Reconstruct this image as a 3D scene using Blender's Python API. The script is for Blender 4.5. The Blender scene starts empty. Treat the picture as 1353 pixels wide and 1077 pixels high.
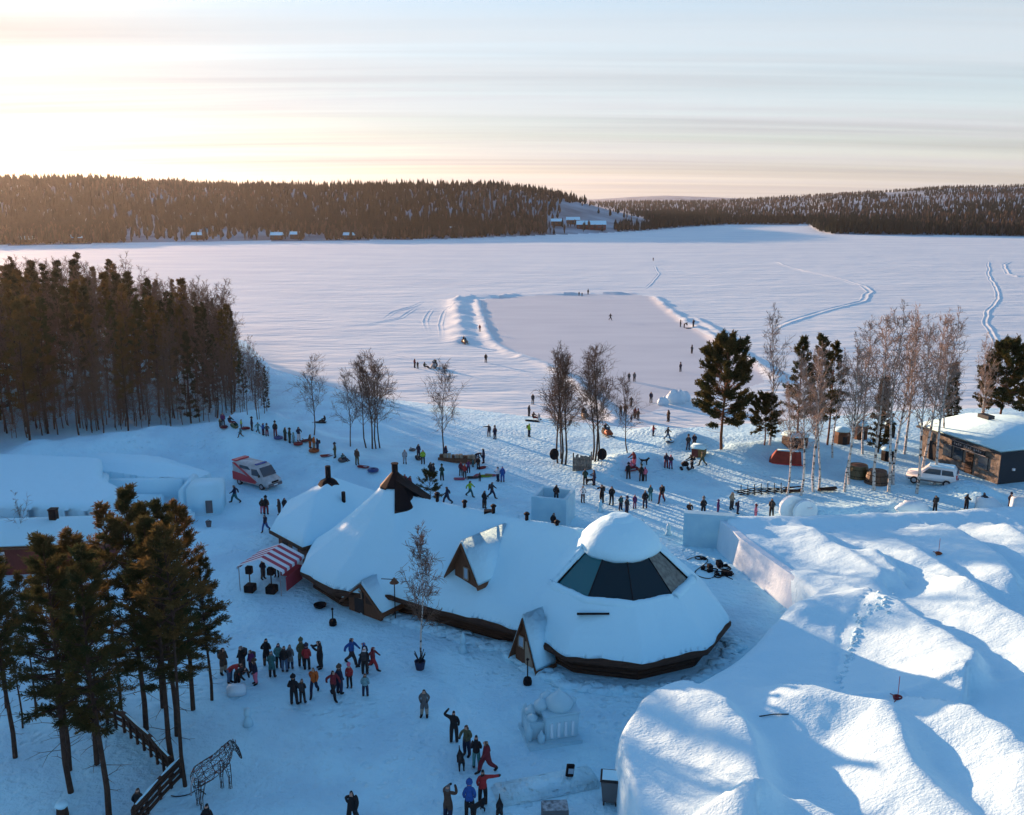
import bpy, bmesh, math, random
import numpy as np
from mathutils import Vector, Matrix, Euler

SC = bpy.context.scene
COL = SC.collection
R = math.radians

# ------------------------------------------------------------------ camera
W, HH, F, CH, YH = 1353.0, 1077.0, 1200.0, 29.0, 262.0
TH = math.atan((HH / 2 - YH) / F)
CT, ST = math.cos(TH), math.sin(TH)
cam_d = bpy.data.cameras.new('camera')
cam_d.sensor_width = 36.0
cam_d.sensor_fit = 'HORIZONTAL'
cam_d.lens = 36.0 * F / W
cam_d.clip_start = 0.5
cam_d.clip_end = 20000
cam = bpy.data.objects.new('camera', cam_d)
COL.objects.link(cam)
cam.location = (0, 0, CH)
cam.rotation_euler = (math.pi / 2 - TH, 0, 0)
SC.camera = cam

# ------------------------------------------------------------------ light
SUN_AZ, SUN_EL = -39.0, 6.8
world = bpy.data.worlds.new('World')
SC.world = world
world.use_nodes = True
wn, wl = world.node_tree.nodes, world.node_tree.links
wn.clear()
w_out = wn.new('ShaderNodeOutputWorld')
w_bg = wn.new('ShaderNodeBackground')
w_sky = wn.new('ShaderNodeTexSky')
w_sky.sky_type = 'NISHITA'
w_sky.sun_disc = False
w_sky.sun_elevation = R(SUN_EL)
w_sky.sun_rotation = R(SUN_AZ)
w_sky.altitude = 150
w_sky.air_density = 1.0
w_sky.dust_density = 0.5
w_sky.ozone_density = 3.0
w_bg.inputs['Strength'].default_value = 0.15
# thin cirrus spread over the whole sky, streaked by the wind at cloud height
w_tc = wn.new('ShaderNodeTexCoord')
w_sep = wn.new('ShaderNodeSeparateXYZ')
wl.new(w_tc.outputs['Generated'], w_sep.inputs[0])
def wmath(op, a, b=None, clamp=False):
    n = wn.new('ShaderNodeMath'); n.operation = op; n.use_clamp = clamp
    for i, q in enumerate((a, b)):
        if q is None: continue
        if isinstance(q, (int, float)): n.inputs[i].default_value = q
        else: wl.new(q, n.inputs[i])
    return n.outputs[0]
zc = wmath('ADD', wmath('MAXIMUM', w_sep.outputs['Z'], 0.0), 0.06)
cx = wmath('DIVIDE', w_sep.outputs['X'], zc)
cy = wmath('DIVIDE', w_sep.outputs['Y'], zc)
w_com = wn.new('ShaderNodeCombineXYZ')
wl.new(cx, w_com.inputs[0]); wl.new(cy, w_com.inputs[1])
w_map = wn.new('ShaderNodeMapping')
w_map.inputs['Rotation'].default_value = (0, 0, R(7))
w_map.inputs['Scale'].default_value = (0.10, 0.75, 1)
wl.new(w_com.outputs[0], w_map.inputs[0])
w_n1 = wn.new('ShaderNodeTexNoise')
w_n1.inputs['Scale'].default_value = 1.3
w_n1.inputs['Detail'].default_value = 9
w_n1.inputs['Roughness'].default_value = 0.6
w_n1.inputs['Distortion'].default_value = 0.55
wl.new(w_map.outputs[0], w_n1.inputs['Vector'])
w_r = wn.new('ShaderNodeMapRange')
w_r.inputs['From Min'].default_value = 0.36
w_r.inputs['From Max'].default_value = 0.62
w_r.inputs['To Min'].default_value = 0.80
w_r.inputs['To Max'].default_value = 0.985
wl.new(w_n1.outputs['Fac'], w_r.inputs['Value'])
w_hi = wn.new('ShaderNodeMapRange')       # the veil thins out overhead
w_hi.inputs['From Min'].default_value = 0.15
w_hi.inputs['From Max'].default_value = 0.36
w_hi.inputs['To Min'].default_value = 1.0
w_hi.inputs['To Max'].default_value = 0.05
wl.new(w_sep.outputs['Z'], w_hi.inputs['Value'])
w_lf = wn.new('ShaderNodeMapRange'); w_lf.inputs['From Min'].default_value = 0.0; w_lf.inputs['From Max'].default_value = 0.13; w_lf.inputs['To Min'].default_value = 0.97; w_lf.inputs['To Max'].default_value = 0.0
wl.new(w_sep.outputs['Z'], w_lf.inputs['Value'])
w_fac = wmath('MULTIPLY', wmath('MAXIMUM', w_r.outputs[0], w_lf.outputs[0]), w_hi.outputs[0], True)
w_mix = wn.new('ShaderNodeMix'); w_mix.data_type = 'RGBA'
# the veil is brighter and warmer towards the sun
w_dot = wn.new('ShaderNodeVectorMath'); w_dot.operation = 'DOT_PRODUCT'
wl.new(w_tc.outputs['Generated'], w_dot.inputs[0])
w_dot.inputs[1].default_value = (math.sin(R(SUN_AZ)) * math.cos(R(SUN_EL)), math.cos(R(SUN_AZ)) * math.cos(R(SUN_EL)), math.sin(R(SUN_EL)))
w_gl = wmath('POWER', wmath('MAXIMUM', w_dot.outputs['Value'], 0.0), 26.0)
w_cc = wn.new('ShaderNodeMix'); w_cc.data_type = 'RGBA'
w_ca = wn.new('ShaderNodeMix'); w_ca.data_type = 'RGBA'      # low veil seen through more air, so rosier
w_ca.inputs['A'].default_value = (1.82, 1.72, 1.70, 1)
w_ca.inputs['B'].default_value = (1.86, 2.04, 2.20, 1)
w_lo = wn.new('ShaderNodeMapRange'); w_lo.inputs['From Min'].default_value = 0.01; w_lo.inputs['From Max'].default_value = 0.10
wl.new(w_sep.outputs['Z'], w_lo.inputs['Value']); wl.new(w_lo.outputs[0], w_ca.inputs['Factor']); 
w_n2 = wn.new('ShaderNodeTexNoise'); w_n2.inputs['Scale'].default_value = 0.8; w_n2.inputs['Detail'].default_value = 6; w_n2.inputs['Distortion'].default_value = 0.8   # denser grey bands in the veil
w_m2 = wn.new('ShaderNodeMapping'); w_m2.inputs['Location'].default_value = (3.1, 7.7, 0); w_m2.inputs['Rotation'].default_value = (0, 0, R(4)); w_m2.inputs['Scale'].default_value = (0.07, 0.9, 1)
wl.new(w_com.outputs[0], w_m2.inputs[0]); wl.new(w_m2.outputs[0], w_n2.inputs['Vector'])
w_r2 = wn.new('ShaderNodeMapRange'); w_r2.inputs['From Min'].default_value = 0.42; w_r2.inputs['From Max'].default_value = 0.66; w_r2.inputs['To Min'].default_value = 1.04; w_r2.inputs['To Max'].default_value = 0.76
wl.new(w_n2.outputs['Fac'], w_r2.inputs['Value'])
w_vm = wn.new('ShaderNodeVectorMath'); w_vm.operation = 'SCALE'; wl.new(w_ca.outputs['Result'], w_vm.inputs[0]); wl.new(w_r2.outputs[0], w_vm.inputs['Scale']); wl.new(w_vm.outputs[0], w_cc.inputs['A'])
w_cc.inputs['B'].default_value = (1.98, 1.87, 1.72, 1)
wl.new(w_gl, w_cc.inputs['Factor'])
wl.new(w_cc.outputs['Result'], w_mix.inputs['B'])
wl.new(w_fac, w_mix.inputs['Factor'])
wl.new(w_sky.outputs[0], w_mix.inputs['A'])
wl.new(w_mix.outputs['Result'], w_bg.inputs['Color'])
wl.new(w_bg.outputs[0], w_out.inputs['Surface'])

sun_d = bpy.data.lights.new('sun', 'SUN')
sun_d.energy = 5.0
sun_d.angle = R(0.5)
sun_d.color = (1.0, 0.58, 0.34)
sun = bpy.data.objects.new('sun', sun_d)
COL.objects.link(sun)
SDIR = Vector((math.sin(R(SUN_AZ)) * math.cos(R(SUN_EL)), math.cos(R(SUN_AZ)) * math.cos(R(SUN_EL)), math.sin(R(SUN_EL))))
sun.rotation_euler = SDIR.to_track_quat('Z', 'Y').to_euler()
sun.location = (0, 0, 60)

SC.view_settings.view_transform = 'Standard'
SC.view_settings.look = 'None'
SC.view_settings.gamma = 1
SC.view_settings.use_curve_mapping = False
SC.view_settings.exposure = 1.28
SC.render.engine = 'CYCLES'
SC.cycles.use_denoising = True
SC.cycles.max_bounces = 6
SC.cycles.diffuse_bounces = 3
SC.cycles.glossy_bounces = 2
SC.cycles.transmission_bounces = 4
SC.cycles.volume_bounces = 0
SC.cycles.transparent_max_bounces = 6
SC.cycles.caustics_reflective = False
SC.cycles.caustics_refractive = False

# ------------------------------------------------------------------ pixel -> place
def ray(px, py):
    u = (px - W / 2) / F; v = (py - HH / 2) / F
    return np.array((u, CT - v * ST, -ST - v * CT))
def P(px, py, z=0.0):
    d = ray(px, py); t = (z - CH) / d[2]
    return Vector((d[0] * t, d[1] * t, z))
def PY(px, py, y):
    d = ray(px, py); t = y / d[1]
    return Vector((d[0] * t, y, CH + d[2] * t))
def pix(x, y, z):
    dz = z - CH
    dep = y * CT - dz * ST; up = y * ST + dz * CT
    return W / 2 + F * x / dep, HH / 2 - F * up / dep
def az_px(px): return math.atan((px - W / 2) / F * CT)

# ------------------------------------------------------------------ noise
def _h(ix, iy, s):
    n = (ix.astype(np.int64) * 374761393 + iy.astype(np.int64) * 668265263 + s * 1442695041) & 0xffffffff
    n = ((n ^ (n >> 13)) * 1274126177) & 0xffffffff
    return ((n ^ (n >> 16)) & 0xffff) / 65535.0
def vn(x, y, s=0):
    x = np.asarray(x, float); y = np.asarray(y, float)
    ix = np.floor(x); iy = np.floor(y); fx = x - ix; fy = y - iy
    fx = fx * fx * (3 - 2 * fx); fy = fy * fy * (3 - 2 * fy)
    a = _h(ix, iy, s); b = _h(ix + 1, iy, s); c = _h(ix, iy + 1, s); d = _h(ix + 1, iy + 1, s)
    return (a + (b - a) * fx) * (1 - fy) + (c + (d - c) * fx) * fy - 0.5
def fbm(x, y, s=0, o=4):
    t = 0; a = 1.0
    for k in range(o):
        t = t + a * vn(x, y, s + k * 17); x = x * 2.03 + 5.1; y = y * 2.03 - 3.7; a *= 0.5
    return t
def sstep(a, b, x):
    t = np.clip((x - a) / (b - a), 0, 1); return t * t * (3 - 2 * t)
def seg_d(x, y, pts):
    """distance to a polyline and the fraction along it"""
    best = np.full(np.shape(x), 1e9); tt = np.zeros(np.shape(x)); n = len(pts) - 1
    for i in range(n):
        ax, ay = pts[i][0], pts[i][1]; bx, by = pts[i + 1][0] - ax, pts[i + 1][1] - ay
        L = bx * bx + by * by + 1e-9
        t = np.clip(((x - ax) * bx + (y - ay) * by) / L, 0, 1)
        d = np.hypot(x - ax - t * bx, y - ay - t * by)
        m = d < best
        best = np.where(m, d, best); tt = np.where(m, (i + t) / n, tt)
    return best, tt
def poly_sd(x, y, poly):
    """signed distance to a polygon, positive inside"""
    x = np.asarray(x, float); y = np.asarray(y, float)
    d, _ = seg_d(x, y, list(poly) + [poly[0]])
    ins = np.zeros(x.shape, bool); n = len(poly); j = n - 1
    for i in range(n):
        xi, yi = poly[i][0], poly[i][1]; xj, yj = poly[j][0], poly[j][1]
        if yi != yj:
            ins ^= ((yi > y) != (yj > y)) & (x < (xj - xi) * (y - yi) / (yj - yi) + xi)
        j = i
    return np.where(ins, d, -d)

# ------------------------------------------------------------------ materials
MATS = {}
def mat(name, col, rough=0.8, **k):
    if name in MATS: return MATS[name]
    m = bpy.data.materials.new(name); m.use_nodes = True
    nt = m.node_tree; b = nt.nodes['Principled BSDF']
    b.inputs['Base Color'].default_value = (*col, 1)
    b.inputs['Roughness'].default_value = rough
    b.inputs['Specular IOR Level'].default_value = k.get('spec', 0.3)
    if 'metal' in k: b.inputs['Metallic'].default_value = k['metal']
    if 'trans' in k: b.inputs['Transmission Weight'].default_value = k['trans']; b.inputs['IOR'].default_value = 1.31
    if 'emit' in k:
        b.inputs['Emission Color'].default_value = (*k['emit'], 1); b.inputs['Emission Strength'].default_value = k.get('es', 1)
    if k.get('var'):          # colour variation by a noise in object or world space
        amt, sc = k['var']; col2 = k.get('col2', tuple(c * (1 - amt) for c in col))
        tc = nt.nodes.new('ShaderNodeTexCoord'); mp = nt.nodes.new('ShaderNodeMapping')
        mp.inputs['Scale'].default_value = k.get('stretch', (1, 1, 1))
        no = nt.nodes.new('ShaderNodeTexNoise'); no.inputs['Scale'].default_value = sc; no.inputs['Detail'].default_value = 5
        mr = nt.nodes.new('ShaderNodeMapRange'); mr.inputs['From Min'].default_value = k.get('lo', 0.35); mr.inputs['From Max'].default_value = k.get('hi', 0.65)
        mx = nt.nodes.new('ShaderNodeMix'); mx.data_type = 'RGBA'
        mx.inputs['A'].default_value = (*col, 1); mx.inputs['B'].default_value = (*col2, 1)
        nt.links.new(tc.outputs['Object'], mp.inputs[0]); nt.links.new(mp.outputs[0], no.inputs['Vector'])
        nt.links.new(no.outputs['Fac'], mr.inputs['Value']); nt.links.new(mr.outputs[0], mx.inputs['Factor'])
        nt.links.new(mx.outputs['Result'], b.inputs['Base Color'])
    if k.get('bump'):
        prev = None
        for (sc, st, dist, strg) in k['bump']:
            geo = nt.nodes.new('ShaderNodeNewGeometry'); mp = nt.nodes.new('ShaderNodeMapping')
            mp.inputs['Scale'].default_value = st; mp.inputs['Rotation'].default_value = (0, 0, k.get('brot', 0))
            no = nt.nodes.new('ShaderNodeTexNoise'); no.inputs['Scale'].default_value = sc; no.inputs['Detail'].default_value = 4
            bp = nt.nodes.new('ShaderNodeBump'); bp.inputs['Distance'].default_value = dist; bp.inputs['Strength'].default_value = strg
            nt.links.new(geo.outputs['Position'], mp.inputs[0]); nt.links.new(mp.outputs[0], no.inputs['Vector'])
            nt.links.new(no.outputs['Fac'], bp.inputs['Height'])
            if prev: nt.links.new(prev.outputs[0], bp.inputs['Normal'])
            prev = bp
        nt.links.new(prev.outputs[0], b.inputs['Normal'])
    MATS[name] = m
    return m
I3 = (1, 1, 1)
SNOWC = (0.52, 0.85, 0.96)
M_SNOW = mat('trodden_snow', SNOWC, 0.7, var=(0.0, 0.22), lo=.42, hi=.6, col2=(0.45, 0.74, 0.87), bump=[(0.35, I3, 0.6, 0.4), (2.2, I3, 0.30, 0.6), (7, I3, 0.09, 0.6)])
def footprints(m, scale, dist, strength):
    """boot-sized dents trodden into a snow material"""
    nt = m.node_tree; b = nt.nodes['Principled BSDF']; prev = b.inputs['Normal'].links[0].from_socket
    geo = nt.nodes.new('ShaderNodeNewGeometry'); vo = nt.nodes.new('ShaderNodeTexVoronoi'); vo.inputs['Scale'].default_value = scale; vo.inputs['Randomness'].default_value = 1.0
    mr = nt.nodes.new('ShaderNodeMapRange'); mr.inputs['From Min'].default_value = 0.12; mr.inputs['From Max'].default_value = 0.42
    no = nt.nodes.new('ShaderNodeTexNoise'); no.inputs['Scale'].default_value = 0.12; no.inputs['Detail'].default_value = 3
    m2 = nt.nodes.new('ShaderNodeMapRange'); m2.inputs['From Min'].default_value = 0.38; m2.inputs['From Max'].default_value = 0.62
    mu = nt.nodes.new('ShaderNodeMath'); mu.operation = 'MULTIPLY'
    bp = nt.nodes.new('ShaderNodeBump'); bp.inputs['Distance'].default_value = dist; bp.inputs['Strength'].default_value = strength
    L = nt.links.new
    L(geo.outputs['Position'], vo.inputs['Vector']); L(geo.outputs['Position'], no.inputs['Vector']); L(vo.outputs['Distance'], mr.inputs['Value']); L(no.outputs['Fac'], m2.inputs['Value'])
    L(mr.outputs[0], mu.inputs[0]); L(m2.outputs[0], mu.inputs[1]); L(mu.outputs[0], bp.inputs['Height']); L(prev, bp.inputs['Normal']); L(bp.outputs[0], b.inputs['Normal'])
footprints(M_SNOW, 1.7, 0.16, 0.7)
M_LAKE = mat('wind_packed_snow', (0.72, 0.82, 0.83), 0.65, var=(0, 0.02), col2=(0.62, 0.73, 0.77), stretch=(1, 3.2, 1), bump=[(0.06, (1, 2.2, 1), 1.6, 0.35), (0.30, (0.5, 2.2, 1), 0.5, 0.5), (1.4, (0.5, 1.8, 1), 0.12, 0.35)], brot=R(8))
M_RINK = mat('swept_ice', (0.61, 0.66, 0.68), 0.6, var=(0, 0.05), col2=(0.54, 0.59, 0.62), stretch=(1, 3, 1), bump=[(0.3, (1, 3, 1), 0.1, 0.3)])
M_ROOFSNOW = mat('roof_snow', (0.53, 0.85, 0.96), 0.7, bump=[(0.8, I3, 0.35, 0.4), (4, I3, 0.06, 0.3), (16, I3, 0.02, 0.4)])
M_CASTLE = mat('blown_snow', (0.58, 0.85, 0.95), 0.7, bump=[(0.9, (1, 1.8, 1), 0.16, 0.35), (5.0, (1, 1.5, 1), 0.09, 0.5), (13, I3, 0.04, 0.45)])
M_HILL = mat('forest_floor', (0.34, 0.43, 0.50), 0.8, var=(0, 0.02), col2=(0.14, 0.16, 0.18))
M_ICE = mat('block_ice', (0.54, 0.84, 0.95), 0.28, trans=0.25, var=(0, 1.1), col2=(0.45, 0.76, 0.90), bump=[(3, I3, 0.05, 0.4)])
M_ICEWALL = mat('sawn_snow_block', (0.66, 0.80, 0.87), 0.5, var=(0, 0.8), col2=(0.56, 0.72, 0.81), stretch=(1, 1, 0.4), bump=[(1.2, (1, 1, .4), 0.2, 0.4), (7, I3, 0.05, 0.4)])
M_WOOD = mat('tarred_timber', (0.060, 0.030, 0.018), 0.75, var=(0.5, 3), stretch=(0.4, 0.4, 6), bump=[(6, (0.3, 0.3, 6), 0.06, 0.7)])
M_WOODB = mat('brown_board', (0.15, 0.065, 0.032), 0.7, var=(0.4, 5), stretch=(6, 6, .5))
M_PALE = mat('pale_board', (0.36, 0.28, 0.20), 0.7, var=(0.3, 6), stretch=(6, 6, .5))
M_BLACK = mat('black_iron', (0.006, 0.006, 0.008), 0.7, spec=0.12)
M_DARK = mat('dark_rubber', (0.02, 0.02, 0.022), 0.8)
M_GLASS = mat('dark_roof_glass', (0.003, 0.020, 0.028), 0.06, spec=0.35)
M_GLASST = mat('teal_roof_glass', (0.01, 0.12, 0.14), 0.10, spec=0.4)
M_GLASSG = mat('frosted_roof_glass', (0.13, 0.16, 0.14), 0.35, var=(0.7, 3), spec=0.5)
M_WIN = mat('window_glass', (0.03, 0.05, 0.07), 0.08, spec=0.7)
M_WINB = mat('pale_window_glass', (0.30, 0.42, 0.52), 0.2, spec=0.5)
M_REDW = mat('red_painted_board', (0.13, 0.028, 0.024), 0.7, var=(0.3, 5), stretch=(6, 6, .5))
M_WHITEP = mat('white_paint', (0.80, 0.80, 0.80), 0.35, spec=0.5)
M_REDP = mat('red_paint', (0.50, 0.025, 0.035), 0.4, spec=0.5)
M_GREY = mat('grey_plastic', (0.10, 0.11, 0.12), 0.6)
M_STEEL = mat('brushed_steel', (0.35, 0.36, 0.38), 0.4, metal=0.8)
M_STONE = mat('rubble_stone_cladding', (0.21, 0.185, 0.16), 0.9, var=(0.5, 2.2), bump=[(2.4, I3, 0.15, 0.8)])
M_SLATE = mat('black_cladding', (0.016, 0.024, 0.032), 0.6)
M_PINEBARK = mat('pine_bark', (0.060, 0.036, 0.026), 0.95, var=(0.5, 4), bump=[(12, (1, 1, .3), 0.05, 0.8)])
M_PINEBARKW = mat('orange_pine_bark', (0.20, 0.085, 0.040), 0.95, var=(0.6, 3), bump=[(12, (1, 1, .3), 0.05, 0.8)])
M_BIRCH = mat('birch_bark', (0.52, 0.49, 0.45), 0.8, var=(0, 2.2), col2=(0.035, 0.03, 0.03), stretch=(1, 1, 2.2), lo=0.52, hi=0.60)
M_GREYBARK = mat('grey_bark', (0.085, 0.065, 0.055), 0.9, var=(0.5, 4))
M_TWIG = mat('bare_twig', (0.135, 0.085, 0.060), 0.9)
M_TWIGP = mat('pale_bare_twig', (0.25, 0.19, 0.155), 0.9)

def leaf_mat(name, c, c2, tr):
    m = bpy.data.materials.new(name); m.use_nodes = True; nt = m.node_tree; nt.nodes.clear()
    o = nt.nodes.new('ShaderNodeOutputMaterial'); d = nt.nodes.new('ShaderNodeBsdfDiffuse'); t = nt.nodes.new('ShaderNodeBsdfTranslucent'); a = nt.nodes.new('ShaderNodeMixShader')
    tc = nt.nodes.new('ShaderNodeTexCoord'); no = nt.nodes.new('ShaderNodeTexNoise'); no.inputs['Scale'].default_value = 0.9; no.inputs['Detail'].default_value = 4
    mx = nt.nodes.new('ShaderNodeMix'); mx.data_type = 'RGBA'; mx.inputs['A'].default_value = (*c, 1); mx.inputs['B'].default_value = (*c2, 1)
    mr = nt.nodes.new('ShaderNodeMapRange'); mr.inputs['From Min'].default_value = .38; mr.inputs['From Max'].default_value = .62
    L = nt.links.new
    L(tc.outputs['Object'], no.inputs['Vector']); L(no.outputs['Fac'], mr.inputs['Value']); L(mr.outputs[0], mx.inputs['Factor'])
    L(mx.outputs['Result'], d.inputs[0]); L(mx.outputs['Result'], t.inputs[0])
    a.inputs[0].default_value = tr; L(d.outputs[0], a.inputs[1]); L(t.outputs[0], a.inputs[2]); L(a.outputs[0], o.inputs[0])
    return m
M_NEEDLE = leaf_mat('pine_needles', (0.035, 0.050, 0.022), (0.085, 0.070, 0.026), 0.35)
M_NEEDLEW = leaf_mat('winter_pine_needles', (0.085, 0.068, 0.026), (0.15, 0.095, 0.035), 0.40)
M_NEEDLED = leaf_mat('spruce_needles', (0.026, 0.036, 0.018), (0.060, 0.052, 0.024), 0.3)
M_FARF = leaf_mat('far_conifer', (0.014, 0.022, 0.018), (0.030, 0.032, 0.022), 0.08)
M_FARB = leaf_mat('far_bare_wood', (0.060, 0.044, 0.034), (0.10, 0.072, 0.052), 0.1)

# ------------------------------------------------------------------ mesh helpers
def tag(o, label=None, cat=None, group=None, kind=None):
    if label: o['label'] = label
    if cat: o['category'] = cat
    if group: o['group'] = group
    if kind: o['kind'] = kind
    return o
def link(name, me, mats, parent=None, loc=None, rz=0.0):
    if mats is not None:
        for m in (mats if isinstance(mats, (list, tuple)) else [mats]): me.materials.append(m)
    o = bpy.data.objects.new(name, me); COL.objects.link(o)
    if parent: o.parent = parent
    if loc is not None: o.location = loc
    if rz: o.rotation_euler = (0, 0, rz)
    return o
def empty(name, loc=(0, 0, 0), rz=0.0, parent=None):
    o = bpy.data.objects.new(name, None); COL.objects.link(o); o.location = loc; o.rotation_euler = (0, 0, rz)
    o.empty_display_size = 0.3
    if parent: o.parent = parent
    return o
def mesh_np(name, v, f, smooth=False, mi=None):
    """v (N,3), f (M,k) arrays -> mesh, fast"""
    v = np.ascontiguousarray(v, np.float32); f = np.ascontiguousarray(f, np.int32)
    me = bpy.data.meshes.new(name)
    me.vertices.add(len(v)); me.vertices.foreach_set('co', v.ravel())
    k = f.shape[1]
    me.loops.add(f.size); me.loops.foreach_set('vertex_index', f.ravel())
    me.polygons.add(len(f)); me.polygons.foreach_set('loop_start', np.arange(0, f.size, k, dtype=np.int32))
    me.polygons.foreach_set('loop_total', np.full(len(f), k, np.int32))
    if mi is not None: me.polygons.foreach_set('material_index', np.asarray(mi, np.int32))
    me.polygons.foreach_set('use_smooth', np.full(len(f), smooth))
    me.update(calc_edges=True)
    return me
class MB:
    def __init__(s): s.v = []; s.f = []; s.m = []
    def add(s, vs, fs, m=0):
        b = len(s.v); s.v += [tuple(q) for q in vs]; s.f += [tuple(i + b for i in q) for q in fs]; s.m += [m] * len(fs); return s
    def box(s, c, d, rz=0, m=0, tilt=None):
        x, y, z = d[0] / 2, d[1] / 2, d[2] / 2
        vs = [Vector(q) for q in ((-x, -y, -z), (x, -y, -z), (x, y, -z), (-x, y, -z), (-x, -y, z), (x, -y, z), (x, y, z), (-x, y, z))]
        M = Matrix.Rotation(rz, 3, 'Z')
        if tilt: M = M @ Euler(tilt).to_matrix()
        c = Vector(c); vs = [M @ q + c for q in vs]
        return s.add(vs, [(0, 3, 2, 1), (4, 5, 6, 7), (0, 1, 5, 4), (1, 2, 6, 5), (2, 3, 7, 6), (3, 0, 4, 7)], m)
    def tube(s, pts, rad, n=6, m=0, cap=True):
        pts = [Vector(p) for p in pts]
        if isinstance(rad, (int, float)): rad = [rad] * len(pts)
        vs = []; N = len(pts)
        for i, p in enumerate(pts):
            t = (pts[min(i + 1, N - 1)] - pts[max(i - 1, 0)])
            t = t.normalized() if t.length > 1e-9 else Vector((0, 0, 1))
            a = Vector((1, 0, 0)) if abs(t.x) < 0.8 else Vector((0, 1, 0))
            u = t.cross(a).normalized(); w = t.cross(u)
            for k in range(n):
                q = 2 * math.pi * k / n
                vs.append(p + (u * math.cos(q) + w * math.sin(q)) * rad[i])
        fs = [(i * n + k, i * n + (k + 1) % n, (i + 1) * n + (k + 1) % n, (i + 1) * n + k) for i in range(N - 1) for k in range(n)]
        if cap: fs += [tuple(range(n - 1, -1, -1)), tuple(range((N - 1) * n, N * n))]
        return s.add(vs, fs, m)
    def prism(s, poly, z0, z1, m=0):
        n = len(poly)
        vs = [(p[0], p[1], z0) for p in poly] + [(p[0], p[1], z1) for p in poly]
        fs = [(i, (i + 1) % n, n + (i + 1) % n, n + i) for i in range(n)] + [tuple(range(n - 1, -1, -1)), tuple(range(n, 2 * n))]
        return s.add(vs, fs, m)
    def extr(s, prof, y0, y1, m=0):
        """profile in x,z pulled along y"""
        n = len(prof)
        vs = [(p[0], y0, p[1]) for p in prof] + [(p[0], y1, p[1]) for p in prof]
        fs = [(i, (i + 1) % n, n + (i + 1) % n, n + i) for i in range(n)] + [tuple(range(n - 1, -1, -1)), tuple(range(n, 2 * n))]
        return s.add(vs, fs, m)
    def lathe(s, prof, c=(0, 0, 0), n=12, m=0):
        """profile of (r,z) round a vertical axis"""
        vs = []
        for r, z in prof:
            for k in range(n):
                a = 2 * math.pi * k / n; vs.append((c[0] + r * math.cos(a), c[1] + r * math.sin(a), c[2] + z))
        L = len(prof)
        fs = [(i * n + k, i * n + (k + 1) % n, (i + 1) * n + (k + 1) % n, (i + 1) * n + k) for i in range(L - 1) for k in range(n)]
        fs += [tuple(range(n - 1, -1, -1)), tuple(range((L - 1) * n, L * n))]
        return s.add(vs, fs, m)
    def blob(s, c, r, seed=0, jit=0.15, nu=10, nv=7, m=0):
        rnd = random.Random(seed); prof = []
        vs = []
        for j in range(nv + 1):
            ph = -math.pi / 2 + math.pi * j / nv
            for i in range(nu):
                a = 2 * math.pi * i / nu; k = 1 + rnd.uniform(-jit, jit)
                vs.append((c[0] + r[0] * k * math.cos(ph) * math.cos(a), c[1] + r[1] * k * math.cos(ph) * math.sin(a), c[2] + r[2] * k * math.sin(ph)))
        fs = [(j * nu + i, j * nu + (i + 1) % nu, (j + 1) * nu + (i + 1) % nu, (j + 1) * nu + i) for j in range(nv) for i in range(nu)]
        return s.add(vs, fs, m)
    def torus(s, c, Rm, r, n=18, k=8, m=0, zs=1.0):
        vs = []
        for i in range(n):
            a = 2 * math.pi * i / n
            for j in range(k):
                b = 2 * math.pi * j / k; q = Rm + r * math.cos(b)
                vs.append((c[0] + q * math.cos(a), c[1] + q * math.sin(a), c[2] + r * zs * math.sin(b)))
        fs = [(i * k + j, ((i + 1) % n) * k + j, ((i + 1) % n) * k + (j + 1) % k, i * k + (j + 1) % k) for i in range(n) for j in range(k)]
        return s.add(vs, fs, m)
    def mesh(s, name, smooth=False, bevel=0.0, seg=1):
        me = bpy.data.meshes.new(name); me.from_pydata(s.v, [], s.f)
        me.polygons.foreach_set('material_index', s.m)
        bm = bmesh.new(); bm.from_mesh(me)
        bmesh.ops.recalc_face_normals(bm, faces=bm.faces)
        if bevel:
            es = [e for e in bm.edges if len(e.link_faces) == 2 and e.calc_face_angle(0) > 0.6]
            bmesh.ops.bevel(bm, geom=es, offset=bevel, segments=seg, affect='EDGES', clamp_overlap=True)
        bm.to_mesh(me); bm.free()
        if smooth: me.polygons.foreach_set('use_smooth', [True] * len(me.polygons))
        me.update(); return me
    def build(s, name, mats, parent=None, loc=None, rz=0, smooth=False, bevel=0.0, seg=1):
        return link(name, s.mesh(name, smooth, bevel, seg), mats, parent, loc, rz)
def copy_tree(o, parent=None):
    c = o.copy(); COL.objects.link(c); c.parent = parent
    for ch in o.children:
        copy_tree(ch, c)
    return c
KIDS = {}
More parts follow.
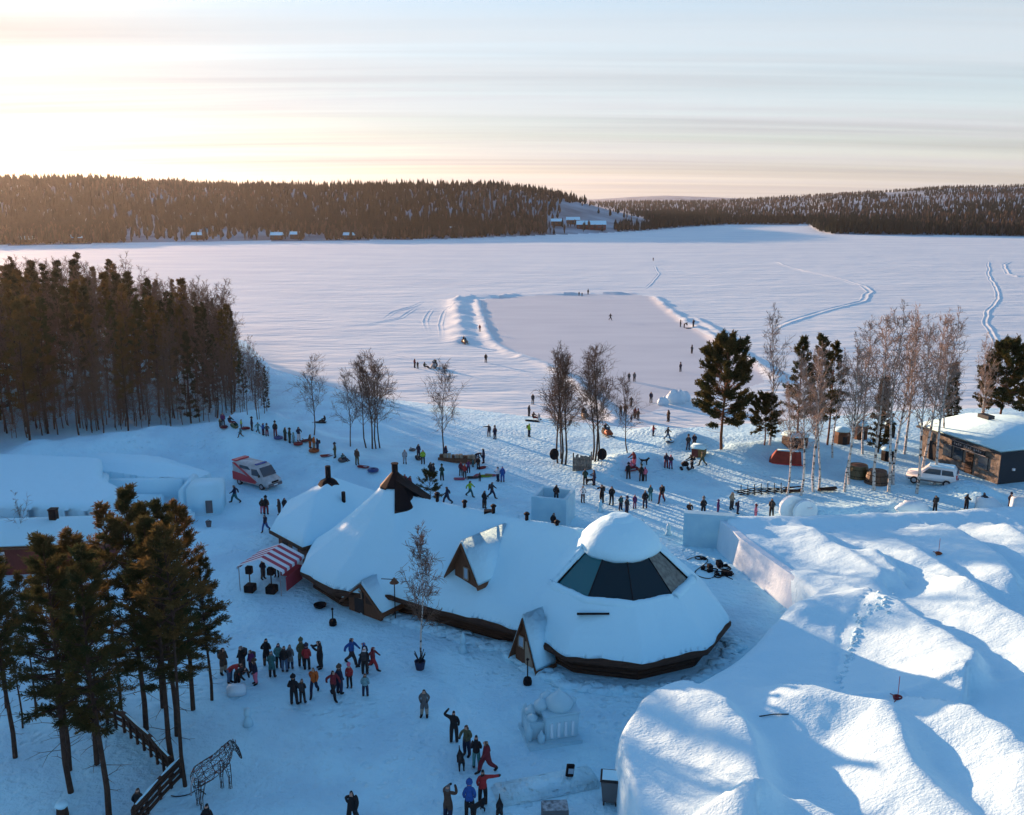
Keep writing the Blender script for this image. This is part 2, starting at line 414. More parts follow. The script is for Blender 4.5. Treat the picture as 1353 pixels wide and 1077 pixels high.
# ------------------------------------------------------------------ terrain
LAKE = -1.2
LAND = [(-600, 110), (-190, 205), (-80, 208), (-60, 192), (-46, 160), (-26, 136), (0, 122), (18, 113), (36, 118), (60, 126), (130, 128), (600, 118), (600, -500), (-600, -500)]
def wpts(lst): return [P(a, b, c) for a, b, c in lst]
MOUNDS = [  # crest polyline (pixel, pixel, height), half width, height there
    (wpts([(60, 588, 2.4), (150, 575, 2.6), (240, 566, 2.6), (300, 562, 2.4), (350, 571, 2.0)]), 6.0, 2.8),
    (wpts([(350, 571, 2.0), (420, 594, 1.4), (495, 620, 0.8)]), 5.0, 1.5),
    (wpts([(820, 605, 1.2), (850, 600, 1.2)]), 3.2, 1.5),
    (wpts([(868, 562, 1.0), (900, 574, 1.0)]), 3.2, 1.4),
    (wpts([(985, 588, 1.2), (1030, 582, 1.4), (1060, 582, 1)]), 3.0, 1.3),
    (wpts([(1080, 672, 1.0), (1150, 668, 1.2), (1210, 668, 1.0)]), 2.2, 1.3),
    (wpts([(1275, 640, .8), (1300, 648, .8)]), 1.8, 1.2),
    (wpts([(940, 600, .6), (985, 610, .5)]), 2.0, 0.7),
    (wpts([(470, 590, .6), (560, 600, .6)]), 4.0, 0.5),
    (wpts([(150, 690, 1.2), (260, 700, .8)]), 3.0, 0.4),
]
BANKS = [   # ridges of ploughed snow round the rink: (pixels), width, height
    ([(603, 396), (606, 410), (606, 430), (611, 450)], 4.0, 0.8),
    ([(630, 396), (634, 412), (642, 436), (652, 454), (672, 465), (712, 478), (748, 494), (772, 515), (800, 540), (815, 556)], 1.9, 0.5),
    ([(603, 396), (624, 391), (660, 391), (682, 388), (720, 388), (835, 386.5)], 2.0, 0.75),
    ([(866, 392), (884, 408), (906, 424), (936, 440), (962, 458), (1000, 478), (1030, 500)], 2.0, 0.5),
    ([(905, 424), (918, 420), (940, 432), (962, 446)], 2.0, .45),
]
BANKW = [([P(a, b, LAKE + .3) for a, b in pts], w, h) for pts, w, h in BANKS]
RINK = [P(a, b, LAKE) for a, b in [(634, 397), (662, 393), (720, 390), (835, 388), (862, 393), (882, 409), (902, 427), (934, 444), (960, 462), (1000, 484), (1010, 505), (960, 520), (900, 525), (860, 545), (820, 552), (802, 538), (774, 512), (750, 491), (712, 475), (676, 463), (655, 452), (645, 436), (637, 412)]]
# far shores and ridges, read off as pixel columns
SHA = [(-900, 330), (-300, 330), (0, 325), (100, 323), (250, 320), (480, 318), (600, 316), (720, 311), (800, 308), (855, 305), (900, 301), (945, 298), (1000, 297)]
RGA = [(-900, 236), (-300, 232), (0, 231), (120, 231), (230, 236), (300, 240), (420, 240), (560, 239), (660, 239), (710, 245), (760, 256), (800, 267), (840, 277), (880, 288), (930, 296), (960, 300)]
SHB = [(600, 297), (850, 297.5), (1000, 297), (1070, 297), (1086, 306), (1105, 310), (1200, 311), (1353, 313), (1700, 316), (2300, 318)]
RGB = [(600, 268), (760, 266), (850, 264), (940, 263.5), (1050, 257), (1180, 250), (1250, 245), (1353, 243), (1700, 240), (2300, 240)]
RGC = [(600, 266), (780, 264), (830, 260.5), (880, 258.5), (925, 260), (1000, 263), (1100, 266)]
def tab(t, px): return np.interp(px, [a for a, b in t], [b for a, b in t])
def dpr(py): return np.tan(TH + np.arctan((py - HH / 2) / F))
def rdist(py, z=LAKE): return (CH - z) / np.maximum(dpr(py), 1e-4)
def far_h(x, y):
    r = np.hypot(x, y) + 1e-6
    yy = np.maximum(y, r * 0.12)
    px = W / 2 + F * (x / yy) / CT
    cosaz = yy / np.hypot(x, yy)
    def layer(sh, rg, span, tree, ex):
        span = np.asarray(span) * np.ones_like(px)
        r0 = rdist(tab(sh, px)) / cosaz
        el = -dpr(tab(rg, px)) * cosaz
        r1 = r0 + span
        top = np.maximum(CH + r1 * el - tree, LAKE + 0.3)
        t = np.clip((r - r0) / span, 0, 1)
        prof = 0.35 * t + 0.65 * sstep(0, 1, t)
        h = LAKE + (top - LAKE) * prof ** ex + np.minimum(sstep(0, 25, r - r0), 1) * 1.5
        h = h + (top - LAKE) * 0.16 * fbm(x / 330, y / 330, 7, 4) * np.sin(np.pi * t)
        h = np.where(r > r1, np.maximum(top - (r - r1) * 0.03, LAKE + 0.3), h)
        return np.where(r > r0, h, -1e3), r0
    a, r0a = layer(SHA, RGA, 460 - 190 * sstep(250, 620, px) - 60 * sstep(690, 860, px), 9, 1.1)
    b, r0b = layer(SHB, RGB, 1900, 9, 1.15)
    rc = 5200.0
    tc = CH - rc * dpr(tab(RGC, px)) * cosaz
    c = np.where(r > 3600, LAKE + (tc - LAKE) * sstep(3600, rc, r), -1e3)
    a = np.where(px > 958, -1e3, a)
    b = np.where(px < 640, -1e3, b)
    hh = np.maximum(np.maximum(a, b), c)
    hh = np.where(y < r * 0.12, -1e3, hh)
    return hh
def gz(x, y):
    x = np.asarray(x, float); y = np.asarray(y, float)
    sd = poly_sd(x, y, LAND)
    k = sstep(-9, 9, sd)
    z = LAKE + (0 - LAKE) * k
    z = z + 0.10 * fbm(x / 9, y / 9, 3, 3) * k + 0.05 * fbm(x / 2.5, y / 2.5, 5, 2) * k * (np.hypot(x, y) < 140)
    z = z + 1.6 * sstep(0, 60, poly_sd(x, y, [(-400, 100), (-60, 112), (-52, 150), (-70, 195), (-400, 200)])) 
    near = np.hypot(x, y) < 170
    for pts, w, h in MOUNDS:
        d, _ = seg_d(x, y, pts)
        z = z + np.where(near, h * np.exp(-(d / w) ** 2) * (1 + 0.25 * fbm(x / 3, y / 3, 11, 3)), 0)
    for pts, w, h in BANKW:
        d, t = seg_d(x, y, pts)
        hh = h * np.exp(-2.2 * (d / w) ** 2) * np.clip(1 + 0.7 * fbm(x / 4, y / 4, 21, 3), 0.4, 1.8)
        z = z + np.where(d < w * 1.8, hh, 0)
    far = far_h(x, y)
    return np.where(np.hypot(x, y) > 380, np.maximum(z * (sd < -20) + LAKE * (sd >= -20), far), z)
def gz1(x, y): return float(gz(np.array([x]), np.array([y]))[0])
_T = np.concatenate([np.linspace(30, 200, 500), np.linspace(200.5, 700, 500), np.linspace(702, 4000, 500)])
def G(px, py, sink=0.0):
    """the point of the ground seen at a pixel"""
    d = ray(px, py); d = d / d[1]
    x = d[0] * _T; y = d[1] * _T; z = CH + d[2] * _T
    q = z - gz(x, y)
    i = int(np.argmax(q < 0))
    if i == 0: return P(px, py, 0)
    t = _T[i - 1] + (_T[i] - _T[i - 1]) * q[i - 1] / (q[i - 1] - q[i] + 1e-9)
    xx, yy = d[0] * t, d[1] * t
    return Vector((xx, yy, gz1(xx, yy) - sink))

def build_terrain():
    pys = np.concatenate([np.linspace(1500, 1085, 40), np.arange(1082, 560, -2.2), np.arange(560, 372, -1.25), np.arange(372, 331, -2.2), np.arange(331, 296, -0.55)])
    rows = (CH + 0.6) / np.tan(TH + np.arctan((pys - HH / 2) / F))
    rows = np.concatenate([[0.5, 8, 14], rows[rows > 16], np.geomspace(rows[-1] * 1.03, 6500, 70)])
    rows = np.unique(rows)
    azs = np.concatenate([np.linspace(-180, -60, 30)[:-1], np.linspace(-60, -34, 60)[:-1], np.linspace(-34, 34, 640)[:-1], np.linspace(34, 60, 60)[:-1], np.linspace(60, 180, 30)[:-1]])
    az = np.radians(azs); nc, nr = len(az), len(rows)
    Rr, Az = np.meshgrid(rows, az, indexing='ij')
    X = Rr * np.sin(Az); Y = Rr * np.cos(Az)
    Z = gz(X, Y)
    V = np.stack([X, Y, Z], -1).reshape(-1, 3)
    i, j = np.meshgrid(np.arange(nr - 1), np.arange(nc), indexing='ij'); j2 = (j + 1) % nc
    Fc = np.stack([i * nc + j, i * nc + j2, (i + 1) * nc + j2, (i + 1) * nc + j], -1).reshape(-1, 4)
    C = V[Fc].mean(1); cr = np.hypot(C[:, 0], C[:, 1])
    land = poly_sd(C[:, 0], C[:, 1], LAND) > -3
    rink = poly_sd(C[:, 0], C[:, 1], RINK) > 0
    hill = (cr > 380) & (C[:, 2] > LAKE + 0.25)
    land &= (cr < 380) | (C[:, 1] < cr * 0.2)
    hill &= ~land
    cls = np.where(hill, 3, np.where(land, 0, np.where(rink, 2, 1)))
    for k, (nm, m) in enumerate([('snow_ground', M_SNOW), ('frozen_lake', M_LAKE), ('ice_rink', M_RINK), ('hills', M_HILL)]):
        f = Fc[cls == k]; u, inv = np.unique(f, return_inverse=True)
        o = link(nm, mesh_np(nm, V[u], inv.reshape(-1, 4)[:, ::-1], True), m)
        tag(o, {'snow_ground': 'trodden snow covering the village ground', 'frozen_lake': 'wide frozen lake under wind packed snow', 'ice_rink': 'swept ice rink on the lake', 'hills': 'snowy hillsides behind the lake'}[nm], None, None, 'structure')
build_terrain()

def ribbon(name, pts, w, h, label, seed):
    """a low ploughed ridge or track laid over the lake snow"""
    pts = [P(a, b, LAKE) for a, b in pts]
    out = []
    for i in range(len(pts) - 1):
        n = max(2, int((pts[i + 1] - pts[i]).length / 3))
        for k in range(n): out.append(pts[i].lerp(pts[i + 1], k / n))
    out.append(pts[-1])
    V = []; prof = [(-1, -0.05), (-0.62, 0.7), (-0.4, 0.15), (0.4, 0.12), (0.62, 1.0), (1, -0.05)]
    for i, p in enumerate(out):
        t = (out[min(i + 2, len(out) - 1)] - out[max(i - 2, 0)]); t.z = 0; t.normalize(); nrm = Vector((-t.y, t.x, 0))
        wob = float(vn(i * .23, seed * 3.1, 5)) * w * .8
        fade = min(1, i / 6, (len(out) - 1 - i) / 6)
        for a, z in prof:
            zz = z * h * .38 * (0.7 + 1.2 * abs(float(vn(i * .6, a * 3, seed)))) * fade if z > 0 else z
            q = p + nrm * (a * w + wob); V.append((q.x, q.y, zz))
    V = np.array(V); V[:, 2] += gz(V[:, 0], V[:, 1])
    k = len(prof)
    Fq = [(i * k + j, (i + 1) * k + j, (i + 1) * k + j + 1, i * k + j + 1) for i in range(len(out) - 1) for j in range(k - 1)]
    o = link(name, mesh_np(name, V, np.array(Fq), True), M_LAKE)
    tag(o, label, None, None, 'structure')
ribbon('snowmobile_track', [(1018, 345), (1060, 358), (1100, 366), (1140, 378), (1150, 386), (1138, 398), (1100, 408), (1060, 420), (1030, 430), (1008, 440)], 1.5, 0.5, 'long bent snowmobile track across the right half of the lake', 1)
ribbon('snowmobile_track', [(1305, 345), (1306, 365), (1315, 380), (1318, 395), (1302, 415), (1302, 430), (1315, 448), (1322, 470)], 0.9, 0.35, 'winding snowmobile track near the right edge of the lake', 2)
ribbon('snowmobile_track', [(1335, 345), (1325, 350), (1330, 362), (1345, 366), (1360, 362)], 1.2, 0.4, 'looped snowmobile track at the far right of the lake', 3)
ribbon('snowmobile_track', [(862, 350), (870, 362), (862, 372), (850, 384)], 0.8, 0.3, 'faint track from the lake to the rink corner', 4)
ribbon('snowmobile_track', [(500, 425), (520, 412), (545, 405), (560, 398), (590, 400)], 1.1, 0.35, 'curved track left of the rink bank', 5)
ribbon('snowmobile_track', [(440, 432), (490, 428), (530, 420), (548, 408), (575, 402)], 1.0, 0.3, 'second curved track left of the rink bank', 6)
ribbon('snowmobile_track', [(565, 440), (562, 425), (568, 410), (580, 404)], 1.0, 0.3, 'short track hugging the rink bank', 7)
ribbon('snowmobile_track', [(585, 448), (582, 430), (588, 412), (598, 402)], 0.9, 0.3, 'narrow track beside the rink bank', 8)
ribbon('snowmobile_track', [(400, 470), (450, 462), (520, 470), (600, 486), (660, 500), (720, 515)], 1.2, 0.25, 'broad track passing below the rink', 9)
ribbon('snowmobile_track', [(560, 470), (620, 478), (680, 492), (730, 512), (760, 530)], 1.0, 0.25, 'track running from the lake to the shore birches', 10)

# ------------------------------------------------------------------ far woods
CLEAR = [[(736, 267), (775, 270), (815, 278), (850, 288), (868, 296), (850, 303), (800, 301), (742, 292)],
         [(722, 286), (770, 284), (812, 290), (812, 312), (722, 316)],
         [(158, 304), (330, 303), (430, 312), (430, 330), (158, 330)],
         [(1195, 242), (1310, 242), (1310, 247), (1195, 248)], [(1170, 255), (1220, 254), (1222, 259), (1170, 260)]]
def far_woods():
    rng = np.random.default_rng(4)
    def scatter(n, pxa, pxb, ra, rb, pw):
        px = rng.uniform(pxa, pxb, n); t = rng.uniform(0, 1, n) ** pw
        az = np.arctan((px - W / 2) / F * CT); r = ra + (rb - ra) * t
        return r * np.sin(az), r * np.cos(az)
    xs, ys = [], []
    for n, a, b, ra, rb, pw in [(35000, -420, 960, 480, 1500, 1.3), (19000, 780, 1800, 740, 3000, 1.6), (900, 1080, 1700, 770, 900, 1), (2200, -400, 860, 560, 800, 1.0)]:
        x, y = scatter(n, a, b, ra, rb, pw); xs.append(x); ys.append(y)
    for n, a, b, sh, dpt in [(3600, -420, 950, SHA, 75), (1500, 1084, 1750, SHB, 60), (700, 860, 1084, SHB, 60)]:      # the close row along the shore
        px = rng.uniform(a, b, n); az = np.arctan((px - W / 2) / F * CT); r = rdist(tab(sh, px)) / np.cos(az) + rng.uniform(3, dpt, n); xs.append(r * np.sin(az)); ys.append(r * np.cos(az))
    x = np.concatenate(xs); y = np.concatenate(ys)
    z = gz(x, y); ok = z > LAKE + 0.3
    x, y, z = x[ok], y[ok], z[ok]
    dep = y * CT - (z - CH) * ST; up = y * ST + (z - CH) * CT
    px = W / 2 + F * x / dep; py = HH / 2 - F * up / dep
    keep = np.ones(len(x), bool)
    for i, pg in enumerate(CLEAR):
        ins = poly_sd(px, py, pg) > 0
        keep &= ~(ins & (rng.uniform(0, 1, len(x)) > (0.10 if i == 2 else 0.03 if i != 1 else 0.06)))
    thin = fbm(x / 90, y / 90, 33, 3) > 0.42
    keep &= ~(thin & (rng.uniform(0, 1, len(x)) < 0.45))
    x, y, z, px = x[keep], y[keep], z[keep], px[keep]
    n = len(x)
    zone = fbm(x / 160, y / 160, 44, 3) + rng.normal(0, 0.16, n) + np.where(px < 250, 0.08, 0) + np.where(px > 1000, 0.10, -0.10)
    bare = zone > 0.16
    h = rng.uniform(6.0, 11.0, n) * np.where(bare, 0.85, 1.0); w = h * rng.uniform(0.12, 0.20, n) * np.where(bare, 1.1, 1.0)
    out = []
    # every tree: an uneven crown of two or three ragged tiers
    S = 4
    def tiers(idx, prof):
        m = len(idx); V = []; L = len(prof)
        ang = rng.uniform(0, 6.28, m)[:, None] + np.arange(S)[None] * 2 * np.pi / S
        for (rr, zz) in prof:
            rad = w[idx][:, None] * rr * rng.uniform(0.6, 1.4, (m, S)); zq = z[idx][:, None] + h[idx][:, None] * (zz + rng.uniform(-0.035, 0.035, (m, S)))
            V.append(np.stack([x[idx][:, None] + rad * np.cos(ang), y[idx][:, None] + rad * np.sin(ang), zq], -1))
        V = np.stack(V, 1).reshape(m, L * S, 3)
        fl = []
        for l in range(L - 1):
            for k in range(S): fl.append((l * S + k, l * S + (k + 1) % S, (l + 1) * S + (k + 1) % S, (l + 1) * S + k))
        fl = np.array(fl)
        Fq = fl[None] + (np.arange(m) * L * S)[:, None, None]
        return V.reshape(-1, 3), Fq.reshape(-1, 4)
    for nm, idx, prof, m, lab in [
        ('conifer_wood', np.where(~bare)[0], [(.15, -.03), (1.0, .20), (.55, .60), (.03, 1.0)], M_FARF, 'dark conifer wood covering the hills behind the lake'),
        ('bare_wood', np.where(bare)[0], [(.12, -.03), (.75, .42), (.8, .72), (.08, 1.0)], M_FARB, 'brown bare birch wood mixed into the hills behind the lake')]:
        v, f = tiers(idx, prof)
        tag(link(nm, mesh_np(nm, v, f, False), m), lab, 'wood', None, 'stuff')
far_woods()
# ------------------------------------------------------------------ trees
def tubes_np(segs, n=3):
    """segs: list of (p0,p1,r0,r1) -> arrays of an n-sided strut mesh"""
    A = np.array([s[0] for s in segs], float); B = np.array([s[1] for s in segs], float)
    r0 = np.array([s[2] for s in segs])[:, None]; r1 = np.array([s[3] for s in segs])[:, None]
    t = B - A; t /= np.linalg.norm(t, axis=1)[:, None] + 1e-9
    a = np.where(np.abs(t[:, :1]) < 0.8, np.array([[1., 0, 0]]), np.array([[0, 1., 0]]))
    u = np.cross(t, a); u /= np.linalg.norm(u, axis=1)[:, None] + 1e-9; w = np.cross(t, u)
    V = []
    for base, rr in ((A, r0), (B, r1)):
        for k in range(n):
            q = 2 * math.pi * k / n
            V.append(base + (u * math.cos(q) + w * math.sin(q)) * rr)
    V = np.stack(V, 1); m = len(A)
    fl = np.array([(k, (k + 1) % n, n + (k + 1) % n, n + k) for k in range(n)])
    return V.reshape(-1, 3), (fl[None] + (np.arange(m) * 2 * n)[:, None, None]).reshape(-1, 4)
def blades(rng, pos, dirs, K, ln, wd, spread):
    """K thin needle-bundle triangles at every tuft"""
    n = len(pos)
    p = np.repeat(pos, K, 0); d = np.repeat(dirs, K, 0) + rng.normal(0, spread, (n * K, 3))
    d /= np.linalg.norm(d, axis=1)[:, None] + 1e-9
    L = ln * rng.uniform(0.6, 1.3, (n * K, 1)); s = np.cross(d, rng.normal(0, 1, (n * K, 3))); s /= np.linalg.norm(s, axis=1)[:, None] + 1e-9
    p = p + rng.normal(0, ln * 0.25, p.shape)
    a = p - s * wd * .35; b = p + s * wd * .35; m1 = p + d * L * .55 + s * wd; m2 = p + d * L * .55 - s * wd; c = p + d * L
    V = np.stack([a, b, m1, c, m2], 1).reshape(-1, 3)
    i = np.arange(n * K)[:, None] * 5
    return V, (i + np.array([[0, 1, 2, 4]])), (i + np.array([[4, 2, 3, 3]]))
def trunk_line(rng, H, bend, n=8):
    a = rng.uniform(0, 6.28); b = rng.uniform(0, 6.28); pts = []
    for i in range(n + 1):
        t = i / n
        pts.append((bend * (math.cos(a) * t * t + 0.35 * math.sin(b + 5 * t)) * (t > 0), bend * (math.sin(a) * t * t + 0.35 * math.cos(b + 4 * t)) * (t > 0), H * t))
    pts[0] = (0, 0, -0.25)
    return pts
def on_line(pts, z):
    for i in range(len(pts) - 1):
        if pts[i + 1][2] >= z:
            t = (z - pts[i][2]) / (pts[i + 1][2] - pts[i][2]); return np.array(pts[i]) * (1 - t) + np.array(pts[i + 1]) * t
    return np.array(pts[-1])
def conifer(seed, H, cs, RM, nb, form, K, ln, wd, r0, tw=6, dead=0, bark=None, needle=None, name='pine_tree', tpt=3):
    rng = np.random.default_rng(seed)
    line = trunk_line(rng, H, 0.22 if form != 'round' else 0.35)
    segs = []; nseg = []
    for i in range(len(line) - 1):
        t0 = i / (len(line) - 1); t1 = (i + 1) / (len(line) - 1)
        nseg.append((line[i], line[i + 1], r0 * (1 - .88 * t0), r0 * (1 - .88 * t1)))
    pos, dr = [], []
    for i in range(nb):
        t = (i + rng.uniform(0, 1)) / nb
        z = H * (cs + (1 - cs) * t)
        if form == 'cone': L = RM * ((1 - t) ** 0.75) * min(1, 0.45 + 3 * t) + 0.12; el = R(-6 + 48 * t)
        elif form == 'mid': L = RM * (1 - t ** 1.7) ** 0.8 * min(1, 0.5 + 2 * t) + 0.15; el = R(4 + 46 * t)
        else: L = RM * math.sqrt(max(0.02, 1 - (1.75 * t - 0.72) ** 2)) ; el = R(-8 + 58 * t)
        L *= rng.uniform(0.6, 1.15)
        el += rng.normal(0, .14); a = i * 2.399 + rng.normal(0, .45)
        base = on_line(line, z); d = np.array((math.cos(a) * math.cos(el), math.sin(a) * math.cos(el), math.sin(el)))
        p = base; npt = 4; lastp = base; rad = 0.012 * H * (0.25 + 0.5 * (1 - t)) * (L / RM) * .55 + .008
        pts = [base]
        for k in range(npt):
            d = d + np.array((0, 0, 0.10 if form != 'round' else .13)) + rng.normal(0, .09, 3); d /= np.linalg.norm(d)
            q = p + d * L / npt; segs.append((p, q, rad * (1 - k / npt) + .006, rad * (1 - (k + 1) / npt) + .005)); p = q; pts.append(q)
        for k in range(tw):
            s = rng.uniform(0.30, 1.0) if form != 'round' else rng.uniform(0.45, 1.0); f = s * npt; j = min(int(f), npt - 1)
            b = pts[j] + (pts[j + 1] - pts[j]) * (f - j)
            side = rng.uniform(-1.1, 1.1); ca, sa = math.cos(side), math.sin(side)
            dd = np.array((d[0] * ca - d[1] * sa, d[0] * sa + d[1] * ca, d[2] * .7 + .12 + rng.normal(0, .2))); dd /= np.linalg.norm(dd)
            tl = (0.22 + 0.24 * L * (1.15 - s * .6)) * rng.uniform(.6, 1.2)
            segs.append((b, b + dd * tl, .010, .004))
            for q in range(tpt):
                pos.append(b + dd * tl * (q + 0.6) / tpt); dr.append(dd)
        pos.append(pts[-1]); dr.append(d)
    for k in range(3): pos.append(np.array(line[-1]) - np.array((0, 0, .18 * k))); dr.append(np.array((0, 0, 1.)))
    for i in range(dead):      # dead lower branches
        z = H * rng.uniform(0.12, cs + .08); a = rng.uniform(0, 6.28); b = on_line(line, z); L = RM * rng.uniform(.4, .9)
        q = b + np.array((math.cos(a), math.sin(a), rng.uniform(-.35, .1))) * L * .6; q2 = q + np.array((math.cos(a + .3), math.sin(a + .3), rng.uniform(-.3, .2))) * L * .4
        segs += [(b, q, .018, .012), (q, q2, .012, .004), (q, q + np.array((math.cos(a - .6), math.sin(a - .6), 0)) * L * .3, .008, .003)]
    vt, ft = tubes_np(nseg, 7); vb, fb = tubes_np(segs, 3)
    me_t = mesh_np('trunk', np.concatenate([vt, vb]), np.concatenate([ft, fb + len(vt)]), True)
    v, f1, f2 = blades(rng, np.array(pos), np.array(dr), K, ln, wd, 0.55)
    f2 = f2[:, :3]
    me_c = bpy.data.meshes.new('crown')
    me_c.vertices.add(len(v)); me_c.vertices.foreach_set('co', v.astype(np.float32).ravel())
    lv = np.concatenate([f1.ravel(), f2.ravel()]).astype(np.int32); me_c.loops.add(len(lv)); me_c.loops.foreach_set('vertex_index', lv)
    st = np.concatenate([np.arange(len(f1)) * 4, len(f1) * 4 + np.arange(len(f2)) * 3]).astype(np.int32); tt = np.concatenate([np.full(len(f1), 4), np.full(len(f2), 3)]).astype(np.int32)
    me_c.polygons.add(len(st)); me_c.polygons.foreach_set('loop_start', st); me_c.polygons.foreach_set('loop_total', tt); me_c.update(calc_edges=True)
    me_t.materials.append(bark or M_PINEBARK); me_c.materials.append(needle or M_NEEDLE)
    return dict(name=name, H=H, trunk=me_t, crown=me_c)
def birch(seed, H, cs, nb, spread, sub=6, twg=5, r0=0.11, bark=None, twig=None, name='birch_tree', up=1.0, tk=1.0):
    rng = np.random.default_rng(seed); line = trunk_line(rng, H * .93, 0.5); nseg, segs = [], []
    N = len(line) - 1
    for i in range(N): nseg.append((line[i], line[i + 1], r0 * (1 - .9 * i / N), r0 * (1 - .9 * (i + 1) / N)))
    for i in range(nb):
        t = (i + rng.uniform(0, 1)) / nb; z = H * .93 * (cs + (1 - cs) * t); b = on_line(line, z); a = i * 2.399 + rng.normal(0, .4)
        el = R(46 + 26 * t) * up + rng.normal(0, .15); L = spread * (1 - .62 * t) * rng.uniform(.65, 1.2) * min(1, .6 + 2 * t)
        d = np.array((math.cos(a) * math.cos(el), math.sin(a) * math.cos(el), math.sin(el))); p = b; pts = [b]; npt = 4; rad = r0 * .34 * (1 - .6 * t)
        for k in range(npt):
            d = d + rng.normal(0, .13, 3) + np.array((0, 0, .05)); d /= np.linalg.norm(d); q = p + d * L / npt
            segs.append((p, q, rad * (1 - .22 * k), rad * (1 - .22 * (k + 1)))); p = q; pts.append(q)
        for s_ in range(sub):
            f = rng.uniform(.8, npt); j = min(int(f), npt - 1); c = pts[j] + (pts[j + 1] - pts[j]) * (f - j)
            dd = d + rng.normal(0, .62, 3); dd /= np.linalg.norm(dd); l2 = L * rng.uniform(.22, .45)
            e = c + dd * l2; segs.append((c, e, rad * .36 + .006, .011))
            for q_ in range(twg):
                g = c + dd * l2 * rng.uniform(.25, 1); d3 = dd + rng.normal(0, .75, 3) + np.array((0, 0, .1)); d3 /= np.linalg.norm(d3); l3 = l2 * rng.uniform(.35, .8)
                h_ = g + d3 * l3 * .5; k_ = h_ + (d3 + rng.normal(0, .25, 3)) * l3 * .5
                segs += [(g, h_, .013 * tk, .011 * tk), (h_, k_, .011 * tk, .007 * tk)]
    vt, ft = tubes_np(nseg, 7); vb, fb = tubes_np(segs, 3)
    me_t = mesh_np('trunk', vt, ft, True); me_c = mesh_np('crown', vb, fb, False)
    me_t.materials.append(bark or M_BIRCH); me_c.materials.append(twig or M_TWIG)
    return dict(name=name, H=H, trunk=me_t, crown=me_c)
def plant(proto, loc, height, rz, label, group=None, lean=(0, 0), cat='tree', wide=1.0):
    e = empty(proto['name'], loc, rz); s = height / proto['H']; e.scale = (s * wide, s * wide, s); e.rotation_euler = (lean[0], lean[1], rz)
    for k in ('trunk', 'crown'):
        o = bpy.data.objects.new(k, proto[k]); COL.objects.link(o); o.parent = e
    tag(e, label, cat, group); return e
def plant_px(proto, px, py, top, label, group=None, rz=None, wide=1.0, lean=(0, 0)):
    b = G(px, py); h = PY(px, top, b.y).z - b.z
    return plant(proto, b, h, rz if rz is not None else random.uniform(0, 6.28), label, group, lean, wide=wide)
random.seed(11)
FG = [conifer(100 + i, 13.5, [.26, .34, .20, .38][i], [1.75, 1.55, 1.9, 1.4][i], [66, 58, 72, 54][i], 'mid', 9, .21, .022, .12, tw=9, dead=9, needle=[M_NEEDLE, M_NEEDLE, M_NEEDLEW, M_NEEDLE][i], tpt=3) for i in range(4)]
THIN = [conifer(130 + i, 13.5, .60, 1.2, 30, 'mid', 6, .24, .030, .085, tw=6, dead=10, needle=M_NEEDLEW) for i in range(2)]
BIGP = [conifer(150, 12.5, .24, 3.9, 104, 'round', 7, .32, .055, .19, tw=19, dead=4, bark=M_PINEBARKW, tpt=3), conifer(151, 11, .28, 3.6, 90, 'round', 7, .32, .055, .17, tw=18, dead=3, bark=M_PINEBARKW, tpt=3)]
MIDP = [conifer(160 + i, 11.5, .25, 1.9, 50, 'mid', 6, .28, .045, .13, tw=7, dead=8, bark=M_PINEBARKW) for i in range(2)]
SPR = [conifer(170 + i, 8, .08, 1.3, 60, 'cone', 6, .26, .045, .10, tw=7, name='spruce_tree', needle=M_NEEDLED) for i in range(2)]
